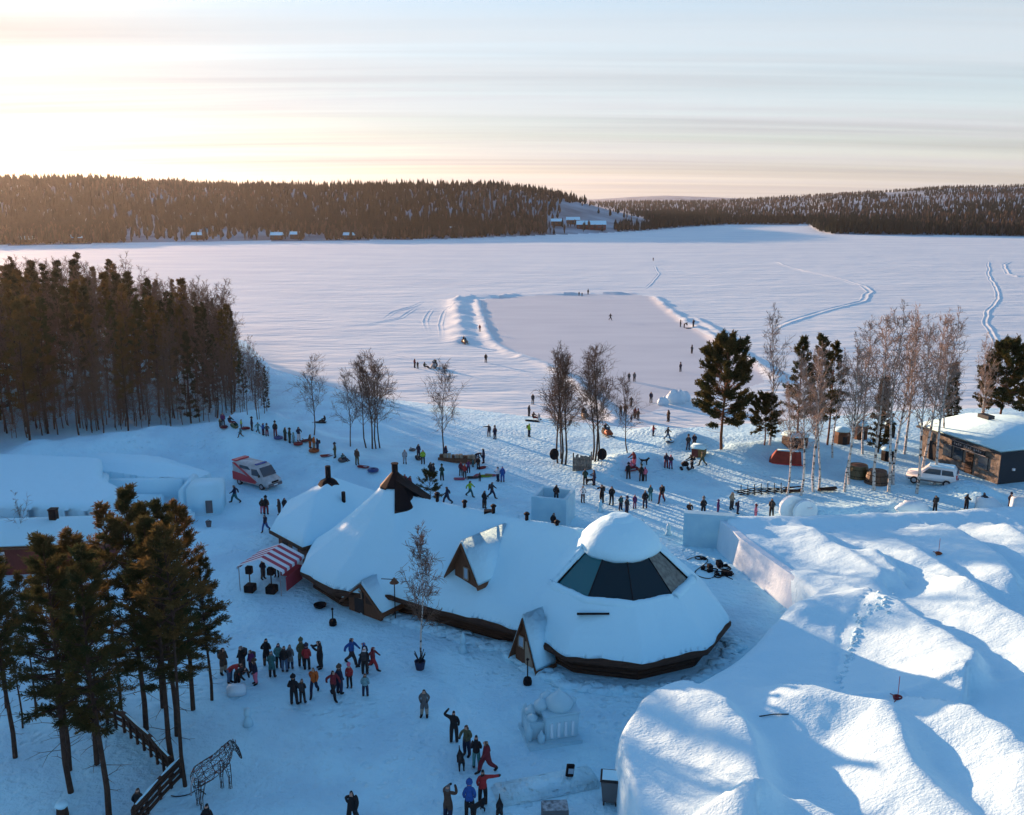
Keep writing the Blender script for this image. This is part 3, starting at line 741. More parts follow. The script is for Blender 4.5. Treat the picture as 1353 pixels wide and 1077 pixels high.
# the wood on the left
FOR_C = [conifer(200 + i, 15, [.16, .26, .06, .20, .30][i], [1.9, 1.7, 1.6, 2.1, 1.6][i], 40, ['cone', 'mid', 'cone', 'cone', 'mid'][i], 7, .34, .050, .13, tw=6, dead=6, needle=[M_NEEDLED, M_NEEDLE, M_NEEDLED, M_NEEDLEW, M_NEEDLEW][i], name=['pine_tree', 'pine_tree', 'spruce_tree', 'pine_tree', 'pine_tree'][i], tpt=3) for i in range(5)]
FOR_B = [birch(230 + i, 13, .20, 28, 3.4, 7, 5, .10, M_GREYBARK, M_TWIG) for i in range(3)]
FOREST = [(-165, 66), (-84, 90), (-66, 105), (-46, 112), (-41, 117), (-38, 121), (-40, 128), (-48, 150), (-60, 180), (-65, 194), (-80, 202), (-165, 206)]
def left_wood():
    rng = random.Random(5); pts = []
    tries = 0
    cx = np.array([rng.uniform(-165, -33) for _ in range(11000)]); cy = np.array([rng.uniform(66, 206) for _ in range(11000)])
    sd = poly_sd(cx, cy, FOREST)
    for x, y, inside in zip(cx, cy, sd):
        if inside < 0: continue
        offf = x < -0.60 * y
        if offf: continue
        dmin = 2.5 if inside < 12 and not offf else 3.2 if not offf else 4.2
        if all((x - a) ** 2 + (y - b) ** 2 > dmin * dmin for a, b, c, o in pts): pts.append((x, y, inside, offf))
    k = 0; zs = gz(np.array([p[0] for p in pts]), np.array([p[1] for p in pts]))
    for x, y, d, offf in pts:
        z = float(zs[k])
        edge = d < 7
        bare = rng.random() < (0.66 if edge else 0.55)
        h = rng.uniform(13.5, 16.5)
        if x < -56: h = rng.uniform(15, 18)
        if offf: h = rng.uniform(17, 20)
        if y > 150 and d < 14: h = rng.uniform(10, 13)
        if y < 126 and edge and x > -56: h = rng.uniform(11, 14.5)
        front = edge and y < 130
        if bare: p = rng.choice(FOR_B); lab = 'bare grey birch at the front edge of the dense wood on the left' if front else 'bare birch among the conifers of the dense wood on the left'
        else:
            p = rng.choice(FOR_C); sp = p['name'] == 'spruce_tree'
            lab = ('dark spruce' if sp else 'tall thin pine') + (' at the front edge of the dense wood on the left' if front else ' inside the dense wood on the left')
        plant(p, (x, y, z - .1), h, rng.uniform(0, 6.28), lab, 'trees of the dense wood on the left', (rng.gauss(0, .02), rng.gauss(0, .02)), wide=rng.uniform(.85, 1.2))
        k += 1
    return k
print('wood trees', left_wood())
def outer_wood():
    """the same wood where it runs on beyond the left edge, one mass that shades the village"""
    rng = np.random.default_rng(9); n0 = 2600
    x = rng.uniform(-190, -50, n0); y = rng.uniform(62, 215, n0)
    ok = (poly_sd(x, y, [(-190, 55)] + FOREST[:1] + FOREST[1:-1] + [(-190, 210)]) > 0) & (x < -0.605 * y)
    x, y = x[ok], y[ok]; z = gz(x, y); n = len(x); h = rng.uniform(16.5, 20.5, n)
    vt, ft = tubes_np([((a, b, c - .3), (a, b, c + q * .9), .15, .04) for a, b, c, q in zip(x, y, z, h)], 4)
    K = 70; t = rng.uniform(0, 1, (n, K)) ** .8; a = rng.uniform(0, 6.28, (n, K)); rr = 1.9 * (1 - t) ** .7 * rng.uniform(.2, 1, (n, K)) + .1
    pos = np.stack([x[:, None] + rr * np.cos(a), y[:, None] + rr * np.sin(a), z[:, None] + h[:, None] * (.25 + .75 * t)], -1).reshape(-1, 3)
    dr = np.stack([np.cos(a), np.sin(a), .4 + 0 * a], -1).reshape(-1, 3)
    v, f1, f2 = blades(rng, pos, dr, 1, 1.0, .34, .5)
    tag(link('outer_wood', mesh_np('outer_wood', np.concatenate([v, vt]), np.concatenate([f1, ft + len(v)]), False, np.concatenate([np.zeros(len(f1), int), np.ones(len(ft), int)])), [M_NEEDLED, M_PINEBARK]), 'dark mass of the wood running on beyond the left edge', 'wood', None, 'stuff')
outer_wood()
rs = random.Random(21)
for i in range(80):
    x = rs.uniform(-66, -37); y = 109.5 + (x + 64) * .40 + rs.uniform(-2.5, 5)
    plant(rs.choice(FOR_B), (x, y, gz1(x, y) - .05), rs.uniform(3, 8.5), rs.uniform(0, 6), 'low bare sapling in the undergrowth along the front of the wood', 'saplings along the front of the wood', wide=1.3)
re_ = random.Random(31)
for i in range(34):      # the wood thins out into slender trees towards the shore
    t = re_.random(); px = 283 + 78 * t + re_.gauss(0, 5); py = re_.uniform(470 + 62 * t, 556 - 2 * t)
    hpx = (150 - 85 * t) * re_.uniform(.55, .95) * (py / 560)
    p = FOR_B[i % 3] if i % 5 else FOR_C[1 + i % 2]
    plant_px(p, px, py, py - hpx, ('slender bare birch' if i % 5 else 'slender conifer') + ' where the wood thins out towards the shore', 'slender trees at the tip of the wood', wide=.9)
# foreground pines, lower left
fgl = [  # base px, base py, top py, prototype, label
    (94, 1047, 712, FG[0], 'tall foreground pine with its bare trunk in front of the timber fence'),
    (92, 1018, 745, FG[1], 'foreground pine just behind the frontmost trunk at the lower left'),
    (128, 1010, 706, FG[2], 'bushy foreground pine whose low boughs hang over the timber fence'),
    (144, 1083, 735, FG[3], 'foreground pine rising from the bottom edge beside the fence'),
    (193, 964, 652, FG[0], 'tallest foreground pine with its tip against the snow roof'),
    (228, 1014, 690, FG[1], 'foreground pine rooted at the corner of the timber fence'),
    (234, 972, 672, FG[3], 'foreground pine behind the fence corner, leaning on its neighbour'),
    (245, 1039, 700, THIN[0], 'thin foreground pine nearest the wire horse'),
    (255, 938, 668, FG[2], 'dense foreground pine at the right end of the group'),
    (20, 1001, 730, FG[3], 'foreground pine with a long bare trunk near the left edge'),
    (9, 935, 705, FG[1], 'foreground pine cut by the left edge of the picture'),
    (48, 944, 760, THIN[1], 'thin young pine among the foreground group'),
    (30, 962, 800, THIN[0], 'thinnest young pine at the far lower left'),
    (160, 940, 672, THIN[1], 'slim foreground pine with a bare top like a fork'),
    (215, 935, 672, FG[0], 'foreground pine in the middle of the dark clump'),
    (280, 925, 740, FG[3], 'short bushy foreground pine nearest the plaza crowd'),
]
for i, (px, py, tp, pr, lab) in enumerate(fgl):
    plant_px(pr, px, py, tp, lab, 'foreground pines', rz=i * 2.1, wide=1.28)
# birches by the shore
SB = [birch(300 + i, 11, .26, 26, 4.4, 8, 6, .10, M_GREYBARK, M_TWIG) for i in range(3)]
SBT = [birch(310 + i, 13, .28, 30, 4.0, 8, 6, .13, M_GREYBARK, M_TWIG, up=1.1) for i in range(3)]
WB = [birch(320 + i, 14, .36, 28, 3.1, 7, 6, .13, M_BIRCH, M_TWIGP, up=1.08, tk=.95) for i in range(4)]
for px, py, tp, pr, lean, lab in [
    (415, 575, 478, SB[0], 0, 'lone bare birch behind the line of sledgers'),
    (463, 590, 496, SB[1], .06, 'small crooked birch left of the four trunk clump'),
    (484, 592, 480, SB[2], -.08, 'left leaning trunk of the birch clump behind the hill'),
    (492, 593, 472, SBT[0], -.03, 'second trunk of the birch clump behind the hill'),
    (497, 593, 474, SB[0], .04, 'third trunk of the birch clump behind the hill'),
    (502, 592, 480, SB[1], .09, 'right leaning trunk of the birch clump behind the hill'),
    (586, 606, 484, SB[2], 0, 'lone bare birch between the hi vis man and the crowd'),
    (737, 612, 470, SBT[0], -.02, 'leftmost trunk of the tall bare birch clump by the shore'),
    (742, 613, 462, SBT[1], 0, 'second trunk of the tall bare birch clump by the shore'),
    (747, 614, 466, SBT[2], .02, 'thickest trunk of the tall bare birch clump by the shore'),
    (741, 606, 480, SB[1], .0, 'rear trunk of the tall bare birch clump by the shore'),
    (783, 608, 468, SBT[1], .01, 'left trunk of the second birch clump by the board screen'),
    (786, 610, 462, SBT[0], .04, 'middle trunk of the second birch clump by the board screen'),
    (790, 609, 470, SB[0], .07, 'right trunk of the second birch clump by the board screen'),
    (829, 598, 500, SB[2], -.10, 'slanting bare birch right of the two shore clumps')]:
    plant_px(pr, px, py, tp, lab, 'bare birches by the shore', lean=(0, lean))
plant_px(birch(340, 9, .26, 26, 2.9, 8, 6, .075, M_BIRCH, M_TWIG, up=1.1), 560, 880, 700, 'young white birch growing in front of the log restaurant')
plant_px(birch(341, 7, .05, 10, 3.0, 4, 4, .05, M_GREYBARK, M_TWIG, name='bare_shrub', up=1.3), 36, 745, 655, 'thin leafless shrub in front of the red house')
plant_px(BIGP[0], 953, 594, 455, 'big spreading pine left of the birch grove', rz=1.0)
plant_px(BIGP[1], 1319, 566, 458, 'spreading pine behind the flat roofed black house', rz=2.2)
plant_px(BIGP[0], 1362, 560, 470, 'pine cut by the right edge behind the black house', rz=4.0)
plant_px(BIGP[1], 1010, 588, 525, 'low dark pine behind the big pine', rz=.4, wide=1.1)
for px, py, tp, pr, lab in [
    (1052, 590, 448, MIDP[0], 'slender pine at the left of the birch grove'), (1078, 592, 446, MIDP[1], 'second slender pine in the birch grove'),
    (1093, 588, 455, MIDP[0], 'third slender pine in the birch grove'), (1160, 598, 500, SPR[0], 'small spruce in the middle of the birch grove'),
    (1255, 562, 482, SPR[1], 'narrow spruce behind the car'),
    (1298, 566, 470, MIDP[1], 'slim pine left of the spreading pine by the black house')]:
    plant_px(pr, px, py, tp, lab, 'conifers of the grove')
for i, (px, py, tp, lean, lab) in enumerate([
    (1017, 588, 408, .0, 'tallest bare birch at the left of the grove'), (1040, 655, 500, .0, 'thin birch nearest the pile of dark racks'),
    (1058, 655, 470, .02, 'birch trunk right of the red tent'), (1075, 650, 455, -.02, 'straight birch in the front row of the grove'),
    (1082, 648, 470, .08, 'birch leaning right in the front row'), (1116, 650, 440, .03, 'birch left of the two dark barrels'),
    (1122, 640, 455, .02, 'slim birch beside the dark barrels'), (1155, 648, 412, .03, 'birch right in front of the dark barrels'),
    (1174, 650, 408, .10, 'tall birch leaning right, right of the barrels'), (1180, 640, 412, .04, 'tall birch behind the leaning one'),
    (1211, 652, 425, .02, 'thick birch trunk in front of the white car'), (1217, 630, 410, .05, 'birch rising by the bonnet of the white car'),
    (1235, 640, 415, .03, 'birch in front of the car door'), (1244, 610, 440, .05, 'birch between the car and the black house'),
    (1195, 600, 408, .02, 'birch in the back row of the grove'), (1140, 600, 420, 0, 'birch in the back row behind the barrels'),
    (1290, 600, 445, 0, 'thin birch rising behind the flat roof'), (1100, 605, 460, 0, 'thin birch behind the red tent')]):
    plant_px(WB[i % 4], px, py, tp, lab, 'birches of the grove', lean=(0, lean))
plant_px(conifer(180, 4.2, .30, 1.6, 26, 'round', 6, .22, .03, .06, tw=8), 568, 672, 628, 'small flat topped pine behind the log restaurant roof')
# ------------------------------------------------------------------ the log restaurant
KC = (-9.0, 66.9); DC = (7.2, 57.4); RE = 7.5
AX = Vector((DC[0] - KC[0], DC[1] - KC[1], 0)).normalized(); NX = Vector((-AX.y, AX.x, 0))   # NX points away from the camera
def ngon(c, r, n=10, off=5):
    return [(c[0] + r * math.sin(R(off + 360 / n * k)), c[1] - r * math.cos(R(off + 360 / n * k))) for k in range(n)]
def cone_d(x, y, c, n=10, off=5):
    """distance from the centre measured to the faces of the n-sided cone (1 at r=1)"""
    a = np.arctan2(x - c[0], -(y - c[1])) - R(off); s = 2 * math.pi / n
    k = np.floor(a / s) * s + s / 2
    return ((x - c[0]) * np.sin(k + R(off)) - (y - c[1]) * np.cos(k + R(off))) / math.cos(math.pi / n)
def kota_z(x, y):
    d = cone_d(x, y, KC); return 7.9 - 6.5 * (d / RE) - 0.5 * np.sin(np.pi * np.clip(d / RE, 0, 1))
def dome_z(x, y):
    d = cone_d(x, y, DC); r = np.hypot(x - DC[0], y - DC[1])
    return np.minimum(8.2 - 6.8 * (d / RE), 7.5 - r * r * 0.03)
def wing_z(x, y):
    n = (x - KC[0]) * NX.x + (y - KC[1]) * NX.y; return 6.1 - np.abs(n) * (4.65 / 6.2)
WL = (Vector((*DC, 0)) - Vector((*KC, 0))).length
def wing_poly(hw): return [(KC[0] + AX.x * a + NX.x * b, KC[1] + AX.y * a + NX.y * b) for a, b in ((0, -hw), (WL, -hw), (WL, hw), (0, hw))]
def roof_sd(x, y, g=0.0):
    a = (RE + g) - cone_d(x, y, KC); b = (RE + g) - cone_d(x, y, DC); c = poly_sd(x, y, wing_poly(6.2 + g))
    return np.maximum(np.maximum(a, b), c)
def smax(a, b, k=0.35):
    h = np.clip(0.5 + 0.5 * (a - b) / k, 0, 1); return b + (a - b) * h + k * h * (1 - h)
def deck_z(x, y):
    a = np.where(roof_sd(x, y) > -9, kota_z(x, y), 0)
    return .25 + smax(smax(np.where(cone_d(x, y, KC) < RE + .6, kota_z(x, y), -9), np.where(poly_sd(x, y, wing_poly(6.8)) > 0, wing_z(x, y), -9)), np.where(cone_d(x, y, DC) < RE + .6, dome_z(x, y), -9))
GL = [-66, -31, 5, 41, 77]
def glass_mask(x, y):
    d = cone_d(x, y, DC); a = np.degrees(np.arctan2(x - DC[0], -(y - DC[1])))
    return (d > 2.35) & (d < 4.9) & (a > -69) & (a < 81)
def heightfield(name, x0, x1, y0, y1, st, sdf, zf, mat_, parent, under=None, drop=0.35):
    nx = int((x1 - x0) / st) + 1; ny = int((y1 - y0) / st) + 1
    X, Y = np.meshgrid(np.linspace(x0, x1, nx), np.linspace(y0, y1, ny))
    for _ in range(2):       # pull the cells just outside onto the outline
        d = sdf(X, Y); e = 0.02
        gx = (sdf(X + e, Y) - sdf(X - e, Y)) / (2 * e); gy = (sdf(X, Y + e) - sdf(X, Y - e)) / (2 * e); g = np.hypot(gx, gy) + 1e-6
        mv = (d < 0) & (d > -st * 1.6)
        X = np.where(mv, X - gx / g / g * d, X); Y = np.where(mv, Y - gy / g / g * d, Y)
    d = sdf(X, Y); ok = d > -st * 0.3
    Z = zf(X, Y, np.maximum(d, 0))
    i, j = np.meshgrid(np.arange(ny - 1), np.arange(nx - 1), indexing='ij'); i = i.ravel(); j = j.ravel()
    q = np.stack([i * nx + j, i * nx + j + 1, (i + 1) * nx + j + 1, (i + 1) * nx + j], -1)
    q = q[ok.ravel()[q].all(1)]
    V = np.stack([X, Y, Z], -1).reshape(-1, 3)
    # rim: find boundary edges and drop a skirt
    e = np.concatenate([q[:, [0, 1]], q[:, [1, 2]], q[:, [2, 3]], q[:, [3, 0]]]); key = np.sort(e, 1); kk = key[:, 0].astype(np.int64) * len(V) + key[:, 1]
    u, idx, cnt = np.unique(kk, return_index=True, return_counts=True); be = e[idx[cnt == 1]]
    bv = np.unique(be); mp = {int(b): len(V) + n for n, b in enumerate(bv)}
    V2 = V[bv].copy(); V2[:, 2] = under(V2[:, 0], V2[:, 1]) if under else V2[:, 2] - drop
    sk = np.array([(a, mp[int(a)], mp[int(b)], b) for a, b in be])
    allv = np.concatenate([V, V2]); allf = np.concatenate([q, sk])
    un, inv = np.unique(allf, return_inverse=True)
    return link(name, mesh_np(name, allv[un], inv.reshape(-1, 4), True), mat_, parent)
resto = empty('log_restaurant', (*((np.array(KC) + np.array(DC)) / 2), 0))
tag(resto, 'long dark log restaurant under thick snow with two cone roofs and a glass dome', 'building')
def rp(o):        # keep world coordinates when parenting to the restaurant
    o.parent = resto; o.location = Vector(o.location) - Vector(resto.location); return o
def snow_z(x, y, d):
    t = 0.46 * np.sqrt(np.clip(d / 0.7, 0, 1)) + 0.20 * fbm(x / 3.0, y / 3.0, 61, 3)
    g = glass_mask(x, y)
    lump = np.where((np.abs(x - DC[0]) < 2.8) & (np.abs(y - DC[1]) < 2.8), 0.25 * (1 - np.hypot(x - DC[0], y - DC[1]) / 4), 0)
    bare = cone_d(x, y, KC)
    z = deck_z(x, y) + t + lump
    z = np.where(g, deck_z(x, y) - 0.25, z)
    z = np.where(bare < 0.95, deck_z(x, y) - 0.05, z)
    return z
rp(heightfield('roof_snow', -18, 16, 47, 75, 0.16, lambda x, y: roof_sd(x, y) + .16 * fbm(x / 1.6, y / 1.6, 91, 2), snow_z, M_ROOFSNOW, None, under=lambda x, y: deck_z(x, y) - .02))
def deck():
    return heightfield('roof_deck', -18, 16, 47, 75, 0.30, lambda x, y: roof_sd(x, y, 0.10), lambda x, y, d: np.where(glass_mask(x, y), deck_z(x, y) - .4, deck_z(x, y) - 0.06), M_WOOD, None, drop=0.22)
rp(deck())
b = MB()
for c in (KC, DC): b.prism(ngon(c, RE - 1.0), -.3, 2.0)
rp(b.build('wall', M_WOOD))
b = MB(); b.prism(wing_poly(5.2), -.3, 2.0); rp(b.build('wall', M_WOOD))
# logs of the walls that face the camera, seen in the gap under the eaves
b = MB()
for c in (KC, DC):
    pg = ngon(c, RE - .94)
    for i in range(10):
        p, q = pg[i], pg[(i + 1) % 10]
        if (p[1] + q[1]) / 2 < c[1] + 2:
            for z in np.arange(.2, 2.0, .27): b.tube([(p[0], p[1], z), (q[0], q[1], z)], .135, 6)
wp = wing_poly(5.15)
for z in np.arange(.2, 2.0, .27): b.tube([(*wp[0], z), (*wp[1], z)], .135, 6)
o = rp(b.build('log_courses', M_WOOD, smooth=True)); o['kind'] = 'stuff'
# glass of the dome
def dome_pt(ang, r, up=0.0):
    x = DC[0] + r * math.sin(R(ang)); y = DC[1] - r * math.cos(R(ang))
    return Vector((x, y, 8.45 - 6.8 * r / RE + up))
for i in range(4):
    a0, a1 = GL[i], GL[i + 1]
    q = [dome_pt(a0, 4.75, .05), dome_pt(a1, 4.75, .05), dome_pt(a1, 2.2, .05), dome_pt(a0, 2.2, .05)]
    b = MB(); nrm = (q[1] - q[0]).cross(q[3] - q[0]).normalized()
    b.add(q + [k - nrm * .06 for k in q], [(0, 1, 2, 3), (7, 6, 5, 4), (0, 4, 5, 1), (1, 5, 6, 2), (2, 6, 7, 3), (3, 7, 4, 0)])
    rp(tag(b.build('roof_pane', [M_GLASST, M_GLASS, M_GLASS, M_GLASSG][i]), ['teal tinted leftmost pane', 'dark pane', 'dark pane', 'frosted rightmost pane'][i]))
for a in GL:
    b = MB(); b.tube([dome_pt(a, 4.7, .07), dome_pt(a, 2.4, .07)], .07 if a in (-66, 77) else .035, 4); rp(b.build('glazing_bar', M_BLACK))
for r in (4.66, 2.45):
    b = MB(); b.tube([dome_pt(a, r, .06) for a in GL], .07, 4); rp(b.build('glazing_frame', M_BLACK))
rl_ = random.Random(77)
def lip(pts, r, n=14):       # soft rolled edge of the snow around the glass
    out = []
    for i in range(len(pts) - 1):
        for k in range(n): out.append(pts[i].lerp(pts[i + 1], k / n) + Vector((rl_.gauss(0, .012), rl_.gauss(0, .012), rl_.gauss(0, .01))))
    out.append(pts[-1]); b = MB(); b.tube(out, [r * (.85 + .4 * abs(float(vn(i * .21, r * 9, 3)))) for i in range(len(out))], 8); rp(b.build('snow_lip', M_ROOFSNOW, smooth=True))
lip([dome_pt(a, 4.86, .12) for a in (-72, -66, -31, 5, 41, 77, 82)], .36); lip([dome_pt(a, 2.28, .12) for a in (-72, -66, -31, 5, 41, 77, 82)], .30)
lip([dome_pt(-69.5, 4.8, .12), dome_pt(-69.5, 2.3, .12)], .22, 20); lip([dome_pt(80.5, 4.8, .12), dome_pt(80.5, 2.3, .12)], .20, 20)
b = MB(); b.lathe([(2.55, 6.05), (2.80, 6.35), (2.62, 6.85), (2.1, 7.45), (1.5, 7.95), (.8, 8.25), (.25, 8.36), (.02, 8.37)], (DC[0], DC[1], 0), 28)
for i, v in enumerate(b.v): k = 1 + .06 * float(fbm(v[0] * .9, v[1] * .9, 5, 2)); b.v[i] = (DC[0] + (v[0] - DC[0]) * k, DC[1] + (v[1] - DC[1]) * k, v[2])
rp(b.build('snow_cap', M_ROOFSNOW, smooth=True))
# black smoke hood of the cone roof
ap = Vector((*KC, 0))
b = MB()
for k in range(10):
    a0, a1 = R(5 + 36 * k), R(5 + 36 * k + 36); r1 = 1.25 if k not in (8, 9, 0, 1) else [1.2, 1.1, 2.5, 1.9][(k + 2) % 10]
    def q(a, r, up): return (ap.x + r * math.sin(a), ap.y - r * math.cos(a), 8.15 - 6.5 * r / RE - .5 * math.sin(math.pi * min(r / RE, 1)) + up)
    b.add([q(a0, .05, .62), q(a1, .05, .62), q(a1, r1 * .97, .58), q(a0, r1, .58), q(a0, .05, .5), q(a1, .05, .5), q(a1, r1 * .97, .46), q(a0, r1, .46)], [(0, 1, 2, 3), (7, 6, 5, 4), (2, 6, 7, 3), (0, 3, 7, 4), (1, 5, 6, 2)])
rp(b.build('smoke_hood', M_BLACK))
b = MB(); b.tube([(ap.x, ap.y, 7.7), (ap.x, ap.y, 9.15)], .24, 10); b.tube([(ap.x, ap.y, 9.15), (ap.x, ap.y, 9.22)], .29, 10); rp(b.build('chimney', M_BLACK))
b = MB(); b.add([(ap.x + .2, ap.y - .9, 8.1), (ap.x + 2.6, ap.y - .9, 6.5), (ap.x + 2.7, ap.y + .3, 6.5), (ap.x + .2, ap.y + .3, 8.4), (ap.x + .2, ap.y - .9, 7.95), (ap.x + 2.6, ap.y - .9, 6.35), (ap.x + 2.7, ap.y + .3, 6.35), (ap.x + .2, ap.y + .3, 8.25)], [(0, 1, 2, 3), (7, 6, 5, 4), (0, 4, 5, 1), (1, 5, 6, 2), (2, 6, 7, 3), (3, 7, 4, 0)]); rp(b.build('hood_flap', M_BLACK))
# vent pipes along the ridge
for px, py, tall in [(578, 671, .95), (614, 675, .75), (652, 681, .85), (696, 690, .75), (736, 696, .6)]:
    d = ray(px, py)      # the ridge point under that pixel column
    t = (KC[0] * (-AX.y) + AX.x * KC[1]) / (d[0] * (-AX.y) + AX.x * d[1])
    p = Vector((d[0] * t, d[1] * t, 6.1)); b = MB()
    b.tube([(p.x, p.y, 5.8), (p.x, p.y, 6.4 + tall)], .13, 8); b.lathe([(.20, 0), (.22, .10), (.10, .2)], (p.x, p.y, 6.4 + tall), 8); rp(b.build('vent_pipe', M_BLACK))
b = MB(); d = ray(645, 677); t = (KC[0] * (-AX.y) + AX.x * KC[1]) / (d[0] * (-AX.y) + AX.x * d[1]); b.box((d[0] * t, d[1] * t + .1, 6.6), (.6, .5, .55)); rp(b.build('vent_box', M_BLACK))
def gable(c, w, hw, hp, length, dirn, over, winkind, par, snowt=.32, wallm=None, wd=None):
    """a small gabled front: c base centre of the front, dirn outward unit vector, w half width, hw eave height, hp peak height, length back"""
    dn = Vector(dirn).normalized(); sd = Vector((-dn.y, dn.x, 0)); c = Vector(c)
    def pt(a, f, z): return c + sd * a + dn * f + Vector((0, 0, z))
    out = []
    b = MB(); pr = [pt(-w, 0, 0), pt(w, 0, 0), pt(w, 0, hw), pt(0, 0, hp), pt(-w, 0, hw)]; bk = [p - dn * length for p in pr]
    b.add(pr + bk, [(0, 1, 2, 3, 4), (9, 8, 7, 6, 5), (0, 5, 6, 1), (1, 6, 7, 2), (4, 9, 5, 0)]); out.append(b.build('gable_wall', wallm or M_WOODB))
    sl = Vector((w, 0, hw - hp)); ov = 1 + over / w
    for s in (-1, 1):
        def rf(f, z0, z1, name, m, ext=1.0, bev=0):
            a = s * w * ov * ext; ez = hp + (hw - hp) * ov * ext
            q = [pt(0, f, hp + z0), pt(a, f, ez + z0), pt(a, -length, ez + z0), pt(0, -length, hp + z0), pt(0, f, hp + z1), pt(a, f, ez + z1), pt(a, -length, ez + z1), pt(0, -length, hp + z1)]
            bb = MB(); bb.add(q, [(0, 1, 2, 3), (7, 6, 5, 4), (0, 4, 5, 1), (1, 5, 6, 2), (2, 6, 7, 3), (3, 7, 4, 0)]); return bb.build(name, m, bevel=bev, seg=2, smooth=bool(bev))
        out.append(rf(over * .8, .01, .14, 'barge_board', M_WOODB))
        out.append(rf(over * .65, .143, .14 + snowt, 'gable_snow', M_ROOFSNOW, .96, .12))
    for (a, z, ww, hh, m, nm) in (wd or []):
        b = MB(); q = [pt(a - ww / 2, .02, z), pt(a + ww / 2, .02, z), pt(a + ww / 2, .02, z + hh), pt(a - ww / 2, .02, z + hh)]
        b.add(q + [k + dn * .05 for k in q], [(4, 5, 6, 7), (0, 1, 5, 4), (1, 2, 6, 5), (2, 3, 7, 6), (3, 0, 4, 7)]); oo = b.build(nm, m); out.append(oo)
        if nm == 'window':
            fb = MB()
            for (p0, p1) in ((0, 1), (1, 2), (2, 3), (3, 0)): fb.tube([q[p0] + dn * .05, q[p1] + dn * .05], .05, 4)
            f2 = fb.build('window_frame', M_PALE); f2.parent = oo
    for q in out: par(q)
def roofhit(px, py, up=.4):
    d = ray(px, py); t = np.linspace(30, 90, 2400); q = CH + d[2] * t - deck_z(d[0] * t, d[1] * t) - up
    i = int(np.argmax(q < 0)); return Vector((d[0] * t[i], d[1] * t[i], CH + d[2] * t[i]))
# dormer on the wing roof
dq = roofhit(615, 770); zpk = PY(607, 717, dq.y).z - dq.z; zev = PY(598, 738, dq.y).z - dq.z
gable((dq.x, dq.y, dq.z - .15), 1.0, zev * .70, zpk + .05, 4.2, -NX * .9 - AX * .18, .62, None, rp, wd=[(0.12, .45, .42, .85, M_WINB, 'window')])
# entrance porch of the cone roof and of the dome
dq = P(482, 813); gable((dq.x, dq.y, 0), 1.6, 1.0, PY(476, 772, dq.y).z, 3.2, -NX * .9 - AX * .1, .55, None, rp, wd=[(-.5, .1, .9, 1.6, M_DARK, 'door'), (-.45, 1.25, .5, .5, M_WINB, 'window'), (.55, 1.0, .7, .6, M_WOOD, 'shutter')])
dq = P(694, 880); gable((dq.x, dq.y, 0), .95, .9, PY(693, 813, dq.y).z - .25, 1.5, -NX * .85 - AX * .30, .40, None, rp, wd=[(.4, 0, .7, 1.75, M_PALE, 'door'), (-.32, 1.2, .5, .75, M_WINB, 'window')])
dq = roofhit(790, 812, .4)
b = MB(); b.box((dq.x - .3, dq.y, dq.z + .04), (2.0, .4, .12), tilt=(R(-30), 0, 0)); rp(b.build('roof_ledge', M_BLACK))
# snow heaps slid off the eaves
b = MB(); rnd = random.Random(8)
for i in range(46):
    t = i / 45; a = R(-70 + 150 * t); rr = RE + .1 + rnd.uniform(-.1, .55)
    b.blob((DC[0] + rr * math.sin(a), DC[1] - rr * math.cos(a), .02), (.55 + rnd.uniform(0, .4), .5, .12 + rnd.uniform(0, .18)), i, .2, 8, 5)
for i in range(30):
    t = i / 29; q = Vector((*wp[0], 0)).lerp(Vector((*wp[1], 0)), .12 + .6 * t) - NX * rnd.uniform(.6, 1.3); b.blob((q.x, q.y, 0), (.8, .55, .15 + rnd.uniform(0, .22)), i + 70, .2, 8, 5)
o = b.build('snow_heap', M_SNOW, smooth=True); tag(o, 'low snow heaps slid off the restaurant eaves', 'snow heap', None, 'stuff')

# ------------------------------------------------------------------ small cabin behind the cone roof
cab = empty('log_cabin', (-15.2, 74.5, 0)); tag(cab, 'small log cabin with snowy pyramid roof and stovepipe left of the cone roof', 'cabin')
def rpc(o): o.parent = cab; o.location = Vector(o.location) - Vector(cab.location); return o
cpoly = [(-20.2, 71.5), (-16.6, 67.6), (-11.6, 72.6), (-10.2, 78.6), (-16.2, 81.2), (-20.4, 77.6)]
capx, capy = -15.9, 75.2
def cab_sd(x, y): return poly_sd(x, y, cpoly)
def cab_z(x, y):
    d = cab_sd(x, y); return 2.05 + np.clip(d, -1, 9) * 0.62
rpc(heightfield('roof_snow', -22, -9, 66, 83, .2, cab_sd, lambda x, y, d: cab_z(x, y) + .36 * np.sqrt(np.clip(d / .5, 0, 1)) + .08 * fbm(x / 2, y / 2, 5, 2), M_ROOFSNOW, None, under=lambda x, y: cab_z(x, y)))
rpc(heightfield('roof_deck', -22, -9, 66, 83, .3, lambda x, y: cab_sd(x, y) + .08, lambda x, y, d: cab_z(x, y) - .03, M_WOOD, None, drop=.2))
cc = Vector((-15.3, 74.6)); b = MB(); b.prism([(cc.x + (p[0] - cc.x) * .88, cc.y + (p[1] - cc.y) * .88) for p in cpoly], -.2, 2.5); rpc(b.build('wall', M_WOODB))
b = MB(); b.lathe([(.95, 4.8), (.7, 5.2), (.1, 5.5)], (capx, capy, 0), 6); rpc(b.build('smoke_hood', M_BLACK))
b = MB(); b.tube([(capx, capy, 4.9), (capx, capy, 6.5)], .24, 8); rpc(b.build('chimney', M_BLACK))
b = MB(); b.tube([(-14.3, 73.4, 3.6), (-14.3, 73.4, 4.75)], .17, 8); rpc(b.build('vent_pipe', M_BLACK))
